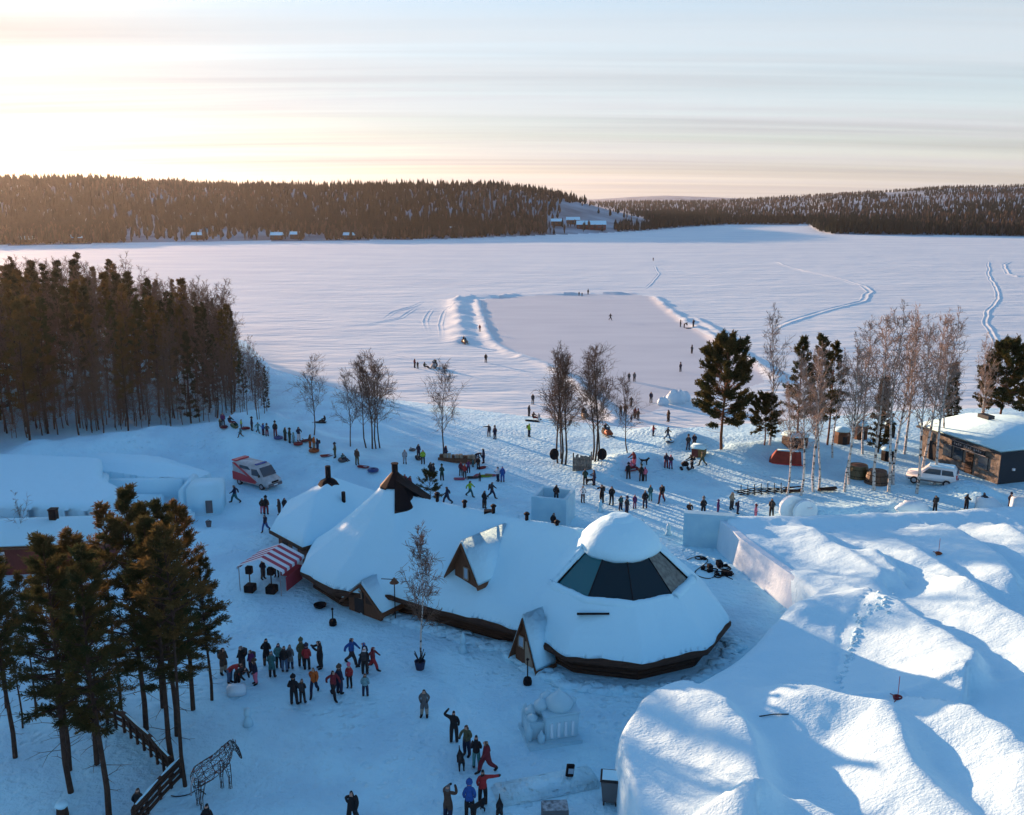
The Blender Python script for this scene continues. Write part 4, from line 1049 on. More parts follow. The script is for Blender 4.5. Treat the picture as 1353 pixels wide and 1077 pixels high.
for t, w_, nm, m, z0, z1 in [(.25, .8, 'door', M_DARK, .05, 1.9), (.6, .7, 'window', M_WINB, .9, 1.7)]:
    p0, p1 = [Vector((cc.x + (cpoly[k][0] - cc.x) * .885, cc.y + (cpoly[k][1] - cc.y) * .885, 0)) for k in (0, 1)]
    d = (p1 - p0).normalized(); q = p0.lerp(p1, t); b = MB(); b.box((q.x, q.y, (z0 + z1) / 2), (w_, .10, z1 - z0), math.atan2(d.y, d.x)); rpc(b.build(nm, m))
# ------------------------------------------------------------------ red house and snow stage, left
red = empty('red_house', (-38, 70, 0)); tag(red, 'long red timber house with white windows under a snow roof, lower left', 'house')
def rpr(o): o.parent = red; o.location = Vector(o.location) - Vector(red.location); return o
RZ = math.atan2(.9, 9.0)
def rl(a, bb, z): return Vector((-32.5 + a * math.cos(RZ) - bb * math.sin(RZ), 67.2 + a * math.sin(RZ) + bb * math.cos(RZ), z))
b = MB(); b.prism([rl(-40, .4, 0)[:2], rl(0, .4, 0)[:2], rl(0, 5.8, 0)[:2], rl(-40, 5.8, 0)[:2]], -.3, 2.35); rpr(b.build('wall', M_REDW))
b = MB(); pr = [(-.05, 2.38), (3.1, 3.2), (6.3, 2.38), (6.3, 2.28), (-.05, 2.28)]
b.add([rl(-40.4, p[0], p[1]) for p in pr] + [rl(.5, p[0], p[1]) for p in pr], [(i, (i + 1) % 5, 5 + (i + 1) % 5, 5 + i) for i in range(5)] + [(4, 3, 2, 1, 0), (5, 6, 7, 8, 9)]); rpr(b.build('roof', M_WOODB))
b = MB(); pr = [(0.02, 2.42), (3.1, 3.24), (6.2, 2.42), (6.2, 2.75), (3.1, 3.62), (.02, 2.75)]
b.add([rl(-40.3, p[0], p[1]) for p in pr] + [rl(.4, p[0], p[1]) for p in pr], [(i, (i + 1) % 6, 6 + (i + 1) % 6, 6 + i) for i in range(6)] + [(5, 4, 3, 2, 1, 0), (6, 7, 8, 9, 10, 11)]); rpr(b.build('roof_snow', M_ROOFSNOW, bevel=.16, seg=3, smooth=True))
for k, a in enumerate((-8.2, -4.2, -1.8, -12.5)):
    q = rl(a, .36, 1.55); b = MB(); b.box(q, (1.7 if k in (0, 3) else .7, .08, .75), RZ); w_ = rpr(b.build('window', M_WINB))
    fb = MB(); hw_ = .85 if k in (0, 3) else .35
    for s in (-1, 1): fb.box(rl(a + s * hw_, .32, 1.55), (.09, .1, .9), RZ); fb.box(rl(a, .32, 1.55 + s * .4), (hw_ * 2, .1, .09), RZ)
    f2 = rpr(fb.build('window_frame', M_WHITEP)); f2.parent = w_; f2.location = (0, 0, 0)
c_ = PY(70, 674, rl(-8.6, 3.6, 0).y); b = MB(); b.box((c_.x, c_.y, 3.75), (.55, .55, 1.3)); b.box((c_.x, c_.y, 4.43), (.65, .65, .1)); rpr(b.build('chimney', M_BLACK))

def rounded(name, mats, parent, boxes, bev=.25):
    for i, (c, d, rz) in enumerate(boxes):
        b = MB(); b.box(c, d, rz); o = b.build(name, mats, bevel=bev, seg=3, smooth=True); o.parent = parent; o.location = Vector(o.location) - Vector(parent.location)
st = empty('snow_stage', (-36, 84, 0)); tag(st, 'carved snow stage of smooth walls, steps and a side tower left of the ambulance', 'snow stage')
def rps(o): o.parent = st; o.location = Vector(o.location) - Vector(st.location); return o
big = [(-62, 76.5), (-36.4, 74.8), (-35.4, 77.5), (-36.6, 80.5), (-39.2, 83), (-41.6, 88.6), (-62, 91)]
rps(heightfield('snow_roof', -63, -34, 73, 93, .3, lambda x, y: poly_sd(x, y, big), lambda x, y, d: 2.55 + .5 * np.sqrt(np.clip(d / .6, 0, 1)) + .04 * (y - 76) + .06 * fbm(x / 3, y / 3, 8, 2), M_ROOFSNOW, None, drop=3.2))
back = [(-42.5, 88.8), (-36.5, 86.5), (-31, 86), (-30.5, 88), (-38, 94), (-50, 95.5)]
rps(heightfield('snow_bank', -51, -30, 85, 97, .3, lambda x, y: poly_sd(x, y, back), lambda x, y, d: 2.0 + .8 * sstep(0, 2.5, d) + .1 * fbm(x / 2, y / 2, 9, 3), M_ROOFSNOW, None, drop=3.0))
rounded('stage_step', M_ROOFSNOW, st, [((-36.2, 85.3, .95), (7.4, 1.3, 2.3), .03), ((-36.4, 82.9, .5), (5.8, 1.1, 1.5), .03), ((-36.0, 80.4, .2), (5.6, 1.0, .8), .03)], .16)
rounded('recess_wall', M_ROOFSNOW, st, [((-31.3, 84.0, 1.05), (.75, 5.4, 2.5), .10), ((-39.6, 84.2, 1.2), (.8, 3.6, 2.8), .35)], .16)
rounded('side_tower', M_ROOFSNOW, st, [((-29.1, 82.4, 1.25), (3.0, 3.2, 2.9), .12)], .14)
rounded('front_wall', M_ROOFSNOW, st, [((-31.8, 78.2, .55), (5.6, 1.6, 1.5), .05)], .3)
b = MB(); b.box((-28.35, 80.75, .85), (.6, .12, 1.2), .12); rps(b.build('doorway', M_GREY))
# ------------------------------------------------------------------ flat roofed house, right
flat = empty('flat_roofed_house', (50.5, 90.3, 0)); tag(flat, 'flat roofed house of stone and black boards with a long sign beside the grove', 'house')
fa = math.atan2(10.9, -3.3); fu = Vector((math.cos(fa), math.sin(fa), 0)); fn = Vector((-fu.y, fu.x, 0))   # along the facade away, outward to the left
b = MB(); q = [Vector((0, 0, 0)), fu * 11.4, fu * 11.4 - fn * 13, -fn * 13]; b.prism([(p.x, p.y) for p in q], -.3, 3.35); b.build('wall', M_STONE, flat)
b = MB(); b.prism([(p.x, p.y) for p in (-fu * .06 + fn * .02, -fu * .02 + fn * .02, -fu * .02 - fn * 13, -fu * .06 - fn * 13)], -.2, 3.33); b.build('side_cladding', M_SLATE, flat)
b = MB(); pr = [(p + Vector((0, 0, z))) for z in (3.3, 3.52) for p in (-fu * .5 + fn * .55, fu * 11.8 + fn * .55, fu * 11.8 - fn * 13.5, -fu * .5 - fn * 13.5)]
b.add(pr, [(3, 2, 1, 0), (4, 5, 6, 7), (0, 1, 5, 4), (1, 2, 6, 5), (2, 3, 7, 6), (3, 0, 4, 7)]); b.build('roof', M_SLATE, flat)
pr = [(-fu * .4 + fn * .45, 3.53), (fu * 11.7 + fn * .45, 3.53), (fu * 11.7 - fn * 13.4, 3.53), (-fu * .4 - fn * 13.4, 3.53), (-fu * .35 + fn * .4, 3.85), (fu * 11.6 + fn * .4, 3.9), (fu * 11.6 - fn * 6.5, 4.6), (-fu * .35 - fn * 6.5, 4.5)]
b = MB(); b.add([p + Vector((0, 0, z)) for p, z in pr] + [(-fu * .35 - fn * 13.3) + Vector((0, 0, 3.85)), (fu * 11.6 - fn * 13.3) + Vector((0, 0, 3.85))], [(0, 1, 5, 4), (4, 5, 6, 7), (7, 6, 9, 8), (8, 9, 2, 3), (0, 4, 7, 8, 3), (1, 2, 9, 6, 5), (3, 2, 1, 0)]); b.build('roof_snow', M_ROOFSNOW, flat, bevel=.12, seg=2, smooth=True)
def fbox(a, z, w_, h_, nm, m, out=.06, par=None):
    b = MB(); b.box(fu * a + fn * out + Vector((0, 0, z)), (w_, .12, h_), fa); return b.build(nm, m, par or flat)
for a in (2.1, 5.6, 7.2): w_ = fbox(a, 1.75, 1.25, 1.35, 'window', M_WIN); fbox(a, 1.05, 1.4, .08, 'sill', M_SLATE, .12, w_); fbox(a, 2.46, 1.4, .08, 'window_frame', M_SLATE, .10, w_)
fbox(4.0, 1.15, 1.0, 2.2, 'door', M_WOOD)
fbox(9.4, 1.1, 1.1, 2.1, 'door', M_DARK)
sg = fbox(4.2, 2.88, 4.6, .62, 'sign', M_SLATE, .22)
for k, a in enumerate(np.linspace(2.35, 6.0, 14)):     # pale lettering too small to read, as in the photograph
    if k in (4, 9): continue
    fbox(a, 2.88 + (.04 if k % 3 else -.03), .13, .26 if k % 2 else .18, 'letter', M_STEEL, .30, sg)
for z in (3.17, 2.56): fbox(4.2, z, 5.2, .05, 'sign_rail', M_STEEL, .30)
b = MB(); b.lathe([(.16, 0), (.16, .22)], (-fu * .18 - fn * 1.7 + Vector((0, 0, 1.4)))[:], 10); b.build('wall_lamp', M_WHITEP, flat)
b = MB(); b.lathe([(.16, 0), (.16, .22)], (-fu * .18 - fn * 3.7 + Vector((0, 0, 1.3)))[:], 10); b.build('wall_lamp', M_WHITEP, flat)
b = MB(); b.box(fu * 9 - fn * 6.5 + Vector((0, 0, 4.7)), (1.6, .9, .5), fa); b.build('roof_vent', M_SLATE, flat)
# ------------------------------------------------------------------ snow castle
CPOLY = [(5.1, 20), (5.1, 40.2), (6.4, 43.6), (9.2, 46.6), (13.2, 50.4), (17.4, 55.2), (20.6, 58.2), (17.8, 71.9), (18.2, 73.2), (46, 76.5), (90, 78), (90, 20)]
def cp(px, py, z=4.2): q = P(px, py, z); return (q.x, q.y)
CM = [  # crest polyline read off the photograph, reach of the sunny flank, reach of the lee flank, height
    ([cp(923, 892, 4.6), cp(960, 915, 5), cp(990, 945, 5.2), cp(1002, 980, 5.2), cp(1003, 1035, 5)], 2.73, 1.00, 1.17),
    ([cp(1000, 1045, 4.9), cp(1066, 1037, 5.2), cp(1111, 1060, 5.3), cp(1150, 1090, 5.3)], 1.99, 0.90, 1.13),
    ([cp(1075, 912, 4.2), cp(1161, 930, 4.9), cp(1202, 995, 5.2), cp(1275, 1075, 5.2)], 2.62, 1.10, 1.28),
    ([cp(1180, 797, 4), cp(1248, 833, 4.7), cp(1280, 862, 4.8), cp(1277, 892, 4.4)], 2.52, 0.90, 1.32),
    ([cp(1290, 783, 4), cp(1353, 812, 4.9), cp(1384, 835, 5), cp(1430, 880, 5)], 2.73, 1.00, 1.51),
    ([cp(1275, 960, 4.6), cp(1330, 978, 5.3), cp(1360, 1000, 5.4), cp(1390, 1060, 5.4)], 2.73, 1.10, 1.60),
    ([cp(1080, 697, 3.2), cp(1111, 718, 3.5), cp(1160, 760, 3.4)], 1.89, 0.90, 0.70),
    ([cp(1155, 728, 3.3), cp(1184, 746, 3.7)], 1.78, 0.80, 0.90),
    ([cp(1195, 715, 3.3), cp(1240, 738, 3.6), cp(1284, 770, 3.8)], 2.31, 1.00, 0.99),
    ([cp(1255, 698, 3.3), cp(1316, 727, 4), cp(1336, 748, 4)], 2.42, 0.90, 1.28),
    ([cp(1340, 700, 3.3), cp(1380, 720, 4)], 2.42, 0.90, 1.23),
    ([cp(1070, 752, 3), cp(1110, 766, 3.2)], 2.10, 1.50, 0.33),
    ([cp(1062, 805, 3), cp(1100, 792, 3.2), cp(1150, 786, 3.3)], 1.58, 1.30, 0.66),
    ([cp(960, 688, 2.4), cp(1100, 686, 2.5), cp(1353, 674, 2.6)], 1.37, 1.30, 0.33),
]
def crest_d(x, y, pts):
    best = np.full(np.shape(x), 1e9); sg = np.zeros(np.shape(x))
    for i in range(len(pts) - 1):
        ax, ay = pts[i]; bx, by = pts[i + 1][0] - ax, pts[i + 1][1] - ay; L = bx * bx + by * by + 1e-9
        t = np.clip(((x - ax) * bx + (y - ay) * by) / L, 0, 1); ox, oy = x - ax - t * bx, y - ay - t * by; d = np.hypot(ox, oy); m = d < best
        best = np.where(m, d, best); sg = np.where(m, ox * -by + oy * bx, sg)
    return best, sg
CW = [(17.8, 71.9, .3), (18.8, 66, .3), (20, 61, .35), (20.6, 58.2, .5), (17.4, 55.2, .9), (13.2, 50.4, 1.8), (9.2, 46.6, 2.0), (6.4, 43.6, .8), (5.1, 40, .35), (5.1, 30, .35), (46, 76.5, .8), (80, 78, .8)]
def castle_z(x, y, d):
    base = 2.35 + 1.0 * sstep(62, 46, y) * sstep(14, 24, x) + .9 * sstep(49, 40, y)
    ws = 0; wt = 0
    for a, b_, w_ in CW: k = 1 / ((x - a) ** 2 + (y - b_) ** 2 + .5) ** 1.5; ws = ws + k * w_; wt = wt + k
    wd = ws / wt
    z = base
    for pts, w1, w2, h in CM:
        q, sg = crest_d(x + .35 * fbm(x / 2.5, y / 2.5, 71, 2), y + .35 * fbm(x / 2.5, y / 2.5, 72, 2), pts)
        z = z + h * np.exp(-(q / np.where(sg > 0, w2, w1)) ** 2)
    z = z + .22 * fbm(x / 5, y / 5, 73, 3) + .10 * fbm(x / 1.6, y / 1.6, 76, 3) + .05 * fbm(x / .6, y / .6, 74, 2)
    # a trodden path across the top
    q, t = seg_d(x, y, [cp(1150, 790, 3.4), cp(1112, 830, 3.4), cp(1108, 880, 3.2), cp(1110, 912, 3.4)]); z = z - .16 * np.exp(-(q / .35) ** 2) * (0.6 + 1.6 * np.abs(vn(x * 2.2, y * 2.2, 4)))
    q, t = seg_d(x, y, [cp(1110, 915, 3.6), cp(1200, 918, 3.8), cp(1290, 912, 3.8), cp(1360, 908, 3.8)]); z = z + .12 * np.exp(-(q / .3) ** 2)
    return z * np.clip(np.sqrt(np.clip(d / wd, 0, 1) * (2 - np.clip(d / wd, 0, 1))), 0, 1)
cas = empty('snow_castle', (24, 52, 0)); tag(cas, 'huge rolling snow castle roof of wind rounded mounds, lower right', 'snow castle')
def rpk(o): o.parent = cas; o.location = Vector(o.location) - Vector(cas.location); return o
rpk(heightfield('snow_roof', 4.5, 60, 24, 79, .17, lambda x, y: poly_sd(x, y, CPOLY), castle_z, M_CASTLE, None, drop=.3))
b = MB(); lo = [(17.35, 72.5), (18.05, 68.3), (18.9, 64.7), (19.8, 61.1), (20.6, 58.3)]; hi = [(17.55, 72.6, 2.55), (18.3, 68.4, 2.5), (19.2, 64.8, 2.5), (20.2, 61.2, 2.5), (21.1, 58.7, 2.5)]
V = []
for (a, c), (e, f, g) in zip(lo, hi): V += [(a, c, -.1), (e, f, g), (e + .55, f + .1, g)]
b.add(V, [(i * 3, i * 3 + 3, i * 3 + 4, i * 3 + 1) for i in range(4)] + [(i * 3 + 1, i * 3 + 4, i * 3 + 5, i * 3 + 2) for i in range(4)] + [(12, 14, 13), (0, 1, 2)]); rpk(b.build('snow_wall', M_ICEWALL))
# ------------------------------------------------------------------ air
hz = MB(); hz.box((0, 0, 95), (14000, 14000, 200)); ho = hz.build('haze', None)
tag(ho, 'thin cold air over lake and hills', None, None, 'stuff')
hm = bpy.data.materials.new('cold_air'); hm.use_nodes = True; hn = hm.node_tree; hn.nodes.clear()
ho_ = hn.nodes.new('ShaderNodeOutputMaterial'); hv = hn.nodes.new('ShaderNodeVolumePrincipled')
hv.inputs['Color'].default_value = (0.94, 0.95, 0.97, 1); hv.inputs['Density'].default_value = 0.00004; hv.inputs['Anisotropy'].default_value = 0.62
hn.links.new(hv.outputs[0], ho_.inputs['Volume']); ho.data.materials.append(hm)
# ------------------------------------------------------------------ ice works
def local(o, par): o.parent = par; return o
def ice_block(name, px, py, size, rz, label, cat='ice block'):
    e = empty(name, G(px, py, .05), rz); tag(e, label, cat); return e
# hollow square ice tower with a person looking out
tw = ice_block('ice_tower', 731, 688, None, R(-18), 'square tower of clear ice blocks behind the restaurant ridge', 'ice tower')
TWH = 2.75
for i, (c, d) in enumerate([((0, -1.45, TWH / 2), (3.3, .38, TWH)), ((0, 1.45, TWH / 2), (3.3, .38, TWH)), ((-1.46, 0, TWH / 2), (.38, 2.5, TWH)), ((1.46, 0, TWH / 2), (.38, 2.5, TWH))]):
    b = MB(); b.box(c, d); b.build('ice_wall', M_ICE, tw, bevel=.05)
b = MB(); b.box((0, 0, TWH - .95), (2.5, 2.5, .12)); b.build('platform', M_ICEWALL, tw)
# ice wall with a round window next to the castle
iw = ice_block('ice_wall_with_window', 935, 722, None, R(-12), 'thick ice wall with a round window beside the snow castle', 'ice wall')
b = MB(); n = 20; hole = [(1.2 + .42 * math.cos(2 * math.pi * k / n), 1.55 + .36 * math.sin(2 * math.pi * k / n)) for k in range(n)]
def sqp(k):
    a = 2 * math.pi * k / n; c, s = math.cos(a), math.sin(a); m = max(abs(c), abs(s)); x = c / m; z = s / m
    return (2.1 if x > 0 else -2.1) * abs(x) if abs(x) > .99 else (1.2 + x * 1.0), (3.05 if z > 0 else 0) if abs(z) > .99 else 1.55 + z * 1.5
outer = [(-2.1, 0), (2.1, 0), (2.1, 3.05), (-2.1, 3.05)]
vs = [(p[0], y, p[1]) for y in (-.42, .42) for p in outer + hole]
m_ = 4 + n; fs = []
for s_, off in ((1, 0), (-1, m_)):
    h = [off + 4 + k for k in range(n)]; o4 = [off + k for k in range(4)]
    qd = [(2, 0, 5), (3, 5, 10), (0, 10, 15), (1, 15, 20)]
    for cidx, k0, k1 in qd:
        for k in range(k0, k1): fs.append((o4[cidx], h[k % n], h[(k + 1) % n])[::s_])
    fs += [(o4[1], o4[2], h[0])[::s_], (o4[2], o4[3], h[5])[::s_], (o4[3], o4[0], h[10])[::s_], (o4[0], o4[1], h[15])[::s_]]
for k in range(4): fs.append((k, (k + 1) % 4, m_ + (k + 1) % 4, m_ + k))
for k in range(n): fs.append((4 + k, m_ + 4 + k, m_ + 4 + (k + 1) % n, 4 + (k + 1) % n))
b.add(vs, fs); b.build('wall', M_ICE, iw)
b = MB(); b.box((-.6, .9, .4), (2.4, .9, .85)); b.build('back_step', M_ICE, iw, bevel=.08)
# round ice discs
dk = ice_block('ice_disc_sculpture', 1054, 686, None, R(8), 'pair of round ice discs standing on edge behind the castle', 'ice sculpture')
for c, r, y in ((-.35, 1.25, .55), (.55, 1.12, -.25)):
    b = MB(); pr = [(c + r * math.cos(a), max(-.1, r * .72 + r * math.sin(a))) for a in np.linspace(0, 2 * math.pi, 28, endpoint=False)]
    b.extr(pr, y - .2, y + .2); b.build('disc', M_ICEWALL, dk)
b = MB(); b.lathe([(.2, 0), (.24, .1)], (.85, -.5, 1.2), 10); b.build('lamp', M_WHITEP, dk)
def ice_lump(px, py, r, seed, label, flat=None):
    e = ice_block('ice_sculpture', px, py, None, 0, label, 'ice sculpture'); b = MB(); rnd = random.Random(seed)
    b.blob((0, 0, r[2] * .55), r, seed, .12, 12, 8); b.build('base', M_ICEWALL, e, smooth=True)
    for k in range(4):
        b = MB(); b.blob((rnd.uniform(-.5, .5) * r[0], rnd.uniform(-.4, .2) * r[1], r[2] * rnd.uniform(.8, 1.3)), (r[0] * .35, r[1] * .4, r[2] * .45), seed + k, .2, 8, 6); b.build('carving', M_ICEWALL, e, smooth=True)
ice_lump(1205, 679, (1.5, .9, .85), 3, 'low animal shaped ice sculpture right of the ice discs')
for px, py, w_, lab in [(1306, 676, 2.3, 'slanted white ice slab left of the walkers at the right edge'), (1350, 676, 2.0, 'white ice slab cut by the right edge')]:
    e = ice_block('ice_slab', px, py, None, 0, lab, 'ice slab'); b = MB(); b.extr([(-w_ / 2 - .1, 0), (w_ / 2 + .3, 0), (w_ / 2 - .1, .8), (w_ / 2 - .7, 1.4), (-w_ / 2, 1.5)], -.4, .4); b.build('slab', M_ICEWALL, e, bevel=.08, seg=2, smooth=True)
    b = MB(); b.box((.2, -.41, .25), (.35, .06, .14)); b.build('plaque', M_GREY, e)
# ice model of a domed palace on the plaza
pal = ice_block('ice_palace_model', 727, 972, None, R(14), 'small carved ice palace with onion domes and arched front on the plaza', 'ice sculpture')
def pb(nm, c, d, bev=.05): b = MB(); b.box(c, d); b.build(nm, M_ICE, pal, bevel=bev, seg=2)
pb('plinth', (0, .1, .14), (3.0, 2.6, .3)); pb('hall', (.45, 0, .95), (1.9, 1.5, 1.4)); pb('side_hall', (-.85, .35, .75), (1.0, 1.6, 1.0)); pb('cornice', (.45, 0, 1.70), (2.1, 1.7, .12))
for x in (-.15, .25, .65, 1.05):
    b = MB(); b.box((x, -.78, .85), (.16, .06, .85)); b.build('arch', M_ICEWALL, pal)
for x, y, z, r in ((.5, 0, 1.8, .75), (-.45, .25, 1.75, .42), (-.9, .6, 1.25, .4), (.05, .75, 1.8, .45), (1.25, .3, 1.75, .3), (-1.05, -.1, 1.25, .3)):
    b = MB(); b.lathe([(r * .8, -.3), (r, .1), (r * 1.02, .3 * r + .1), (r * .75, r * .75), (r * .35, r * 1.05), (r * .1, r * 1.25), (.02, r * 1.45)], (x, y, z), 14); b.build('dome', M_ICE, pal, smooth=True)
for x, y, h in ((-1.35, -.5, .9), (-1.2, .9, 1.3), (-.75, -.85, .6)):
    b = MB(); b.lathe([(.2, 0), (.22, h * .8), (.12, h), (.02, h + .25)], (x, y, .2), 10); b.build('turret', M_ICE, pal, smooth=True)
# long snow slab with cables on the plaza
sl = ice_block('snow_bench', 722, 1040, None, R(17), 'long low snow slab beside the cable heap at the bottom', 'snow slab')
b = MB(); b.box((0, 0, .10), (5.4, 1.8, .42)); b.build('slab', M_SNOW, sl, bevel=.18, seg=3, smooth=True)
# ice lantern, ice stump, small ice figures
for nm, px, py, h, lab, cat in [('ice_lantern', 328, 958, .95, 'slim ice lantern on a pillar beside the wire horse path', 'lantern'), ('ice_figure', 612, 862, 1.0, 'small pointed ice figure by the long restaurant wall', 'ice sculpture'), ('ice_figure', 793, 676, .85, 'jagged clear ice figure below the two men in black', 'ice sculpture'), ('ice_figure', 883, 707, .8, 'thin ice figure left of the ice wall', 'ice sculpture'), ('ice_figure', 848, 700, .7, 'small bright ice figure behind the glass dome', 'ice sculpture')]:
    e = empty(nm, G(px, py, .05)); tag(e, lab, cat); b = MB(); b.lathe([(.32, 0), (.26, h * .3), (.14, h * .6), (.16, h * .68)], n=9); b.build('pillar', M_ICE, e, smooth=True)
    b = MB(); b.lathe([(.17, h * .68), (.21, h * .75), (.19, h * 1.1), (.04, h * (1.15 if nm == 'ice_lantern' else 1.5))], n=9); b.build('top', M_ICE, e, smooth=True)
for k, (px, py, s_) in enumerate([(893, 533, 1.0), (903, 530, .8), (876, 535, .6)]):
    ice_lump(px, py, (1.5 * s_, .8 * s_, 1.3 * s_), 20 + k, ['bright jagged ice sculpture on the lake by the big pine', 'second jagged ice sculpture half behind the big pine', 'low ice block left of the jagged ice sculptures'][k])
# ------------------------------------------------------------------ tent
tb = G(360, 772); tent = empty('market_tent', tb, R(-16)); tag(tent, 'red and white striped market tent beside the restaurant', 'tent')
TW, TD, TE, TP = 1.75, 1.7, 1.95, 2.75
b = MB(); N = 9
for s_ in (-1, 1):
    for k in range(N):
        y0, y1 = -TD + 2 * TD * k / N, -TD + 2 * TD * (k + 1) / N
        q = [(0, y0, TP), (s_ * (TW + .15), y0, TE), (s_ * (TW + .15), y1, TE), (0, y1, TP)]
        b.add(q + [(a, c, z - .03) for a, c, z in q], [(0, 1, 2, 3), (7, 6, 5, 4), (0, 4, 5, 1), (3, 2, 6, 7), (1, 5, 6, 2)], k % 2)
        b.add([(s_ * (TW + .15), y0, TE), (s_ * (TW + .15), y1, TE), (s_ * (TW + .17), y1, TE - .25), (s_ * (TW + .17), y0, TE - .25)], [(0, 1, 2, 3)], k % 2)
b.build('canopy', [mat('white_canvas', (.72, .72, .74), .8), mat('red_canvas', (.42, .05, .08), .8)], tent)
b = MB(); b.add([(-TW, TD - .05, TE), (TW, TD - .05, TE), (0, TD - .05, TP), (-TW, TD - .05, 1.15), (TW, TD - .05, 1.15)], [(0, 1, 2), (3, 4, 1, 0)]); b.build('back_wall', MATS['white_canvas'], tent)
b = MB(); b.box((.75, TD - .10, .6), (1.9, .05, 1.1)); b.box((TW, .3, .6), (.05, 2.4, 1.1)); b.build('side_wall', MATS['red_canvas'], tent)
for x in (-TW, TW):
    for y in (-TD, TD): b = MB(); b.tube([(x, y, -.1), (x, y, TE)], .035, 6); b.build('pole', M_STEEL, tent)
for i, (x, y, lab) in enumerate([(-.9, -1.65, 'black heater box in front of the striped tent, left one'), (.75, -1.35, 'black heater box in front of the striped tent, right one')]):
    hp = tent.matrix_basis @ Vector((x, y, 0)); hp.z = gz1(hp.x, hp.y)
    e = empty('patio_heater', hp, R(-10)); tag(e, lab, 'heater'); b = MB(); b.box((0, 0, .3), (.75, .75, .6)); b.build('base', M_BLACK, e, bevel=.06)
    b = MB(); b.tube([(0, 0, .55), (0, 0, 1.5)], .05, 8); b.build('post', M_BLACK, e); b = MB(); b.box((0, 0, 1.75), (.5, .4, .6)); b.build('head', M_BLACK, e, bevel=.05)
# ------------------------------------------------------------------ vehicles
def wheel(par, x, y, r, w_):
    e = MB(); e.tube([(x, y - w_ / 2, r), (x, y + w_ / 2, r)], r, 16); o = e.build('wheel', M_DARK, par); f = MB(); f.tube([(x, y - w_ / 2 - .01, r), (x, y + w_ / 2 + .01, r)], r * .58, 12); f.build('rim', M_STEEL, o)
am = empty('ambulance', G(340, 641), R(-33)); am.scale = (.95, .95, .92); tag(am, 'white and red striped ambulance van parked below the sledging hill', 'ambulance')
prof = [(-2.75, .38), (-2.75, 2.55), (-2.35, 2.68), (1.0, 2.62), (1.35, 2.45), (2.05, 1.45), (2.75, 1.15), (2.85, .85), (2.85, .38)]
b = MB(); b.extr(prof, -.98, .98); b.build('body', mat('mottled_white_paint', (.50, .51, .52), .4, var=(.3, 2)), am, bevel=.10, seg=2, smooth=True)  # off-white body tone, mottled darker at random
def side_patch(pts, nm, m):
    for s_ in (-1, 1):
        b = MB(); y = s_ * .985; y2 = s_ * 1.005; b.add([(x, y, z) for x, z in pts] + [(x, y2, z) for x, z in pts], [tuple(range(len(pts))), tuple(range(2 * len(pts) - 1, len(pts) - 1, -1))] + [(i, (i + 1) % len(pts), len(pts) + (i + 1) % len(pts), len(pts) + i) for i in range(len(pts))]); b.build(nm, m, am)
side_patch([(-2.7, 2.5), (-2.2, 2.55), (1.2, .75), (.6, .75)], 'stripe', M_REDP)
side_patch([(-2.72, .55), (-2.72, 1.5), (-1.2, 1.4), (.9, .95), (.9, .55)], 'stripe', M_REDP)
side_patch([(.35, 1.5), (.35, 2.2), (1.2, 2.25), (1.75, 1.5)], 'side_window', M_WIN)
side_patch([(-1.5, 2.05), (-1.5, 2.4), (-.2, 2.4), (.2, 2.05)], 'side_window', M_WIN)
b = MB(); b.add([(1.42, -.85, 2.40), (1.42, .85, 2.40), (2.07, .92, 1.5), (2.07, -.92, 1.5)], [(0, 1, 2, 3)]); [b.v.__setitem__(i, (b.v[i][0] + .03, b.v[i][1], b.v[i][2] + .03)) for i in range(4)]; b.build('windscreen', M_WIN, am)
b = MB(); b.box((-2.45, 0, 2.74), (.7, 1.9, .16)); b.build('rear_light_bar', M_REDP, am, bevel=.04)
b = MB(); b.box((.8, 0, 2.70), (.35, 1.5, .14)); b.build('front_light_bar', mat('blue_lens', (.03, .06, .25), .2), am, bevel=.04)
b = MB(); b.box((2.86, 0, .62), (.12, 1.9, .35)); b.build('bumper', M_GREY, am, bevel=.04); b = MB(); b.box((2.86, 0, .95), (.06, .9, .2)); b.build('grille', M_BLACK, am)
b = MB(); b.box((2.93, 0, .62), (.03, .5, .12)); b.build('number_plate', M_WHITEP, am)
for s_ in (-1, 1):
    b = MB(); b.box((2.80, s_ * .74, 1.0), (.12, .34, .2)); b.build('headlight', mat('lamp_glass', (.6, .62, .65), .15), am, bevel=.03)
    b = MB(); b.box((1.6, s_ * 1.1, 1.6), (.12, .2, .3)); b.build('mirror', M_BLACK, am, bevel=.03)
    for x in (-1.75, 1.75): wheel(am, x, s_ * .86, .36, .26)
sv = empty('estate_car', G(1230, 640) + Vector((0, 0, .12)), R(150)); sv.scale = (1.08, 1.08, 1.12); tag(sv, 'white estate car parked in front of the flat roofed house', 'car')
prof = [(-2.2, .35), (-2.25, .95), (-2.1, 1.6), (-1.9, 1.78), (.3, 1.75), (.95, 1.1), (2.05, .98), (2.25, .7), (2.2, .35)]
b = MB(); b.extr(prof, -.86, .86); b.build('body', M_WHITEP, sv, bevel=.09, seg=2, smooth=True)
am_ = am; am = sv
side_patch([(-1.9, 1.12), (-1.78, 1.6), (-.75, 1.62), (-.75, 1.12)], 'side_window', M_WIN) if False else None
def sp2(pts, nm, m):
    for s_ in (-1, 1):
        b = MB(); n = len(pts); b.add([(x, s_ * .862, z) for x, z in pts] + [(x, s_ * .885, z) for x, z in pts], [tuple(range(n)), tuple(range(2 * n - 1, n - 1, -1))] + [(i, (i + 1) % n, n + (i + 1) % n, n + i) for i in range(n)]); b.build(nm, m, sv)
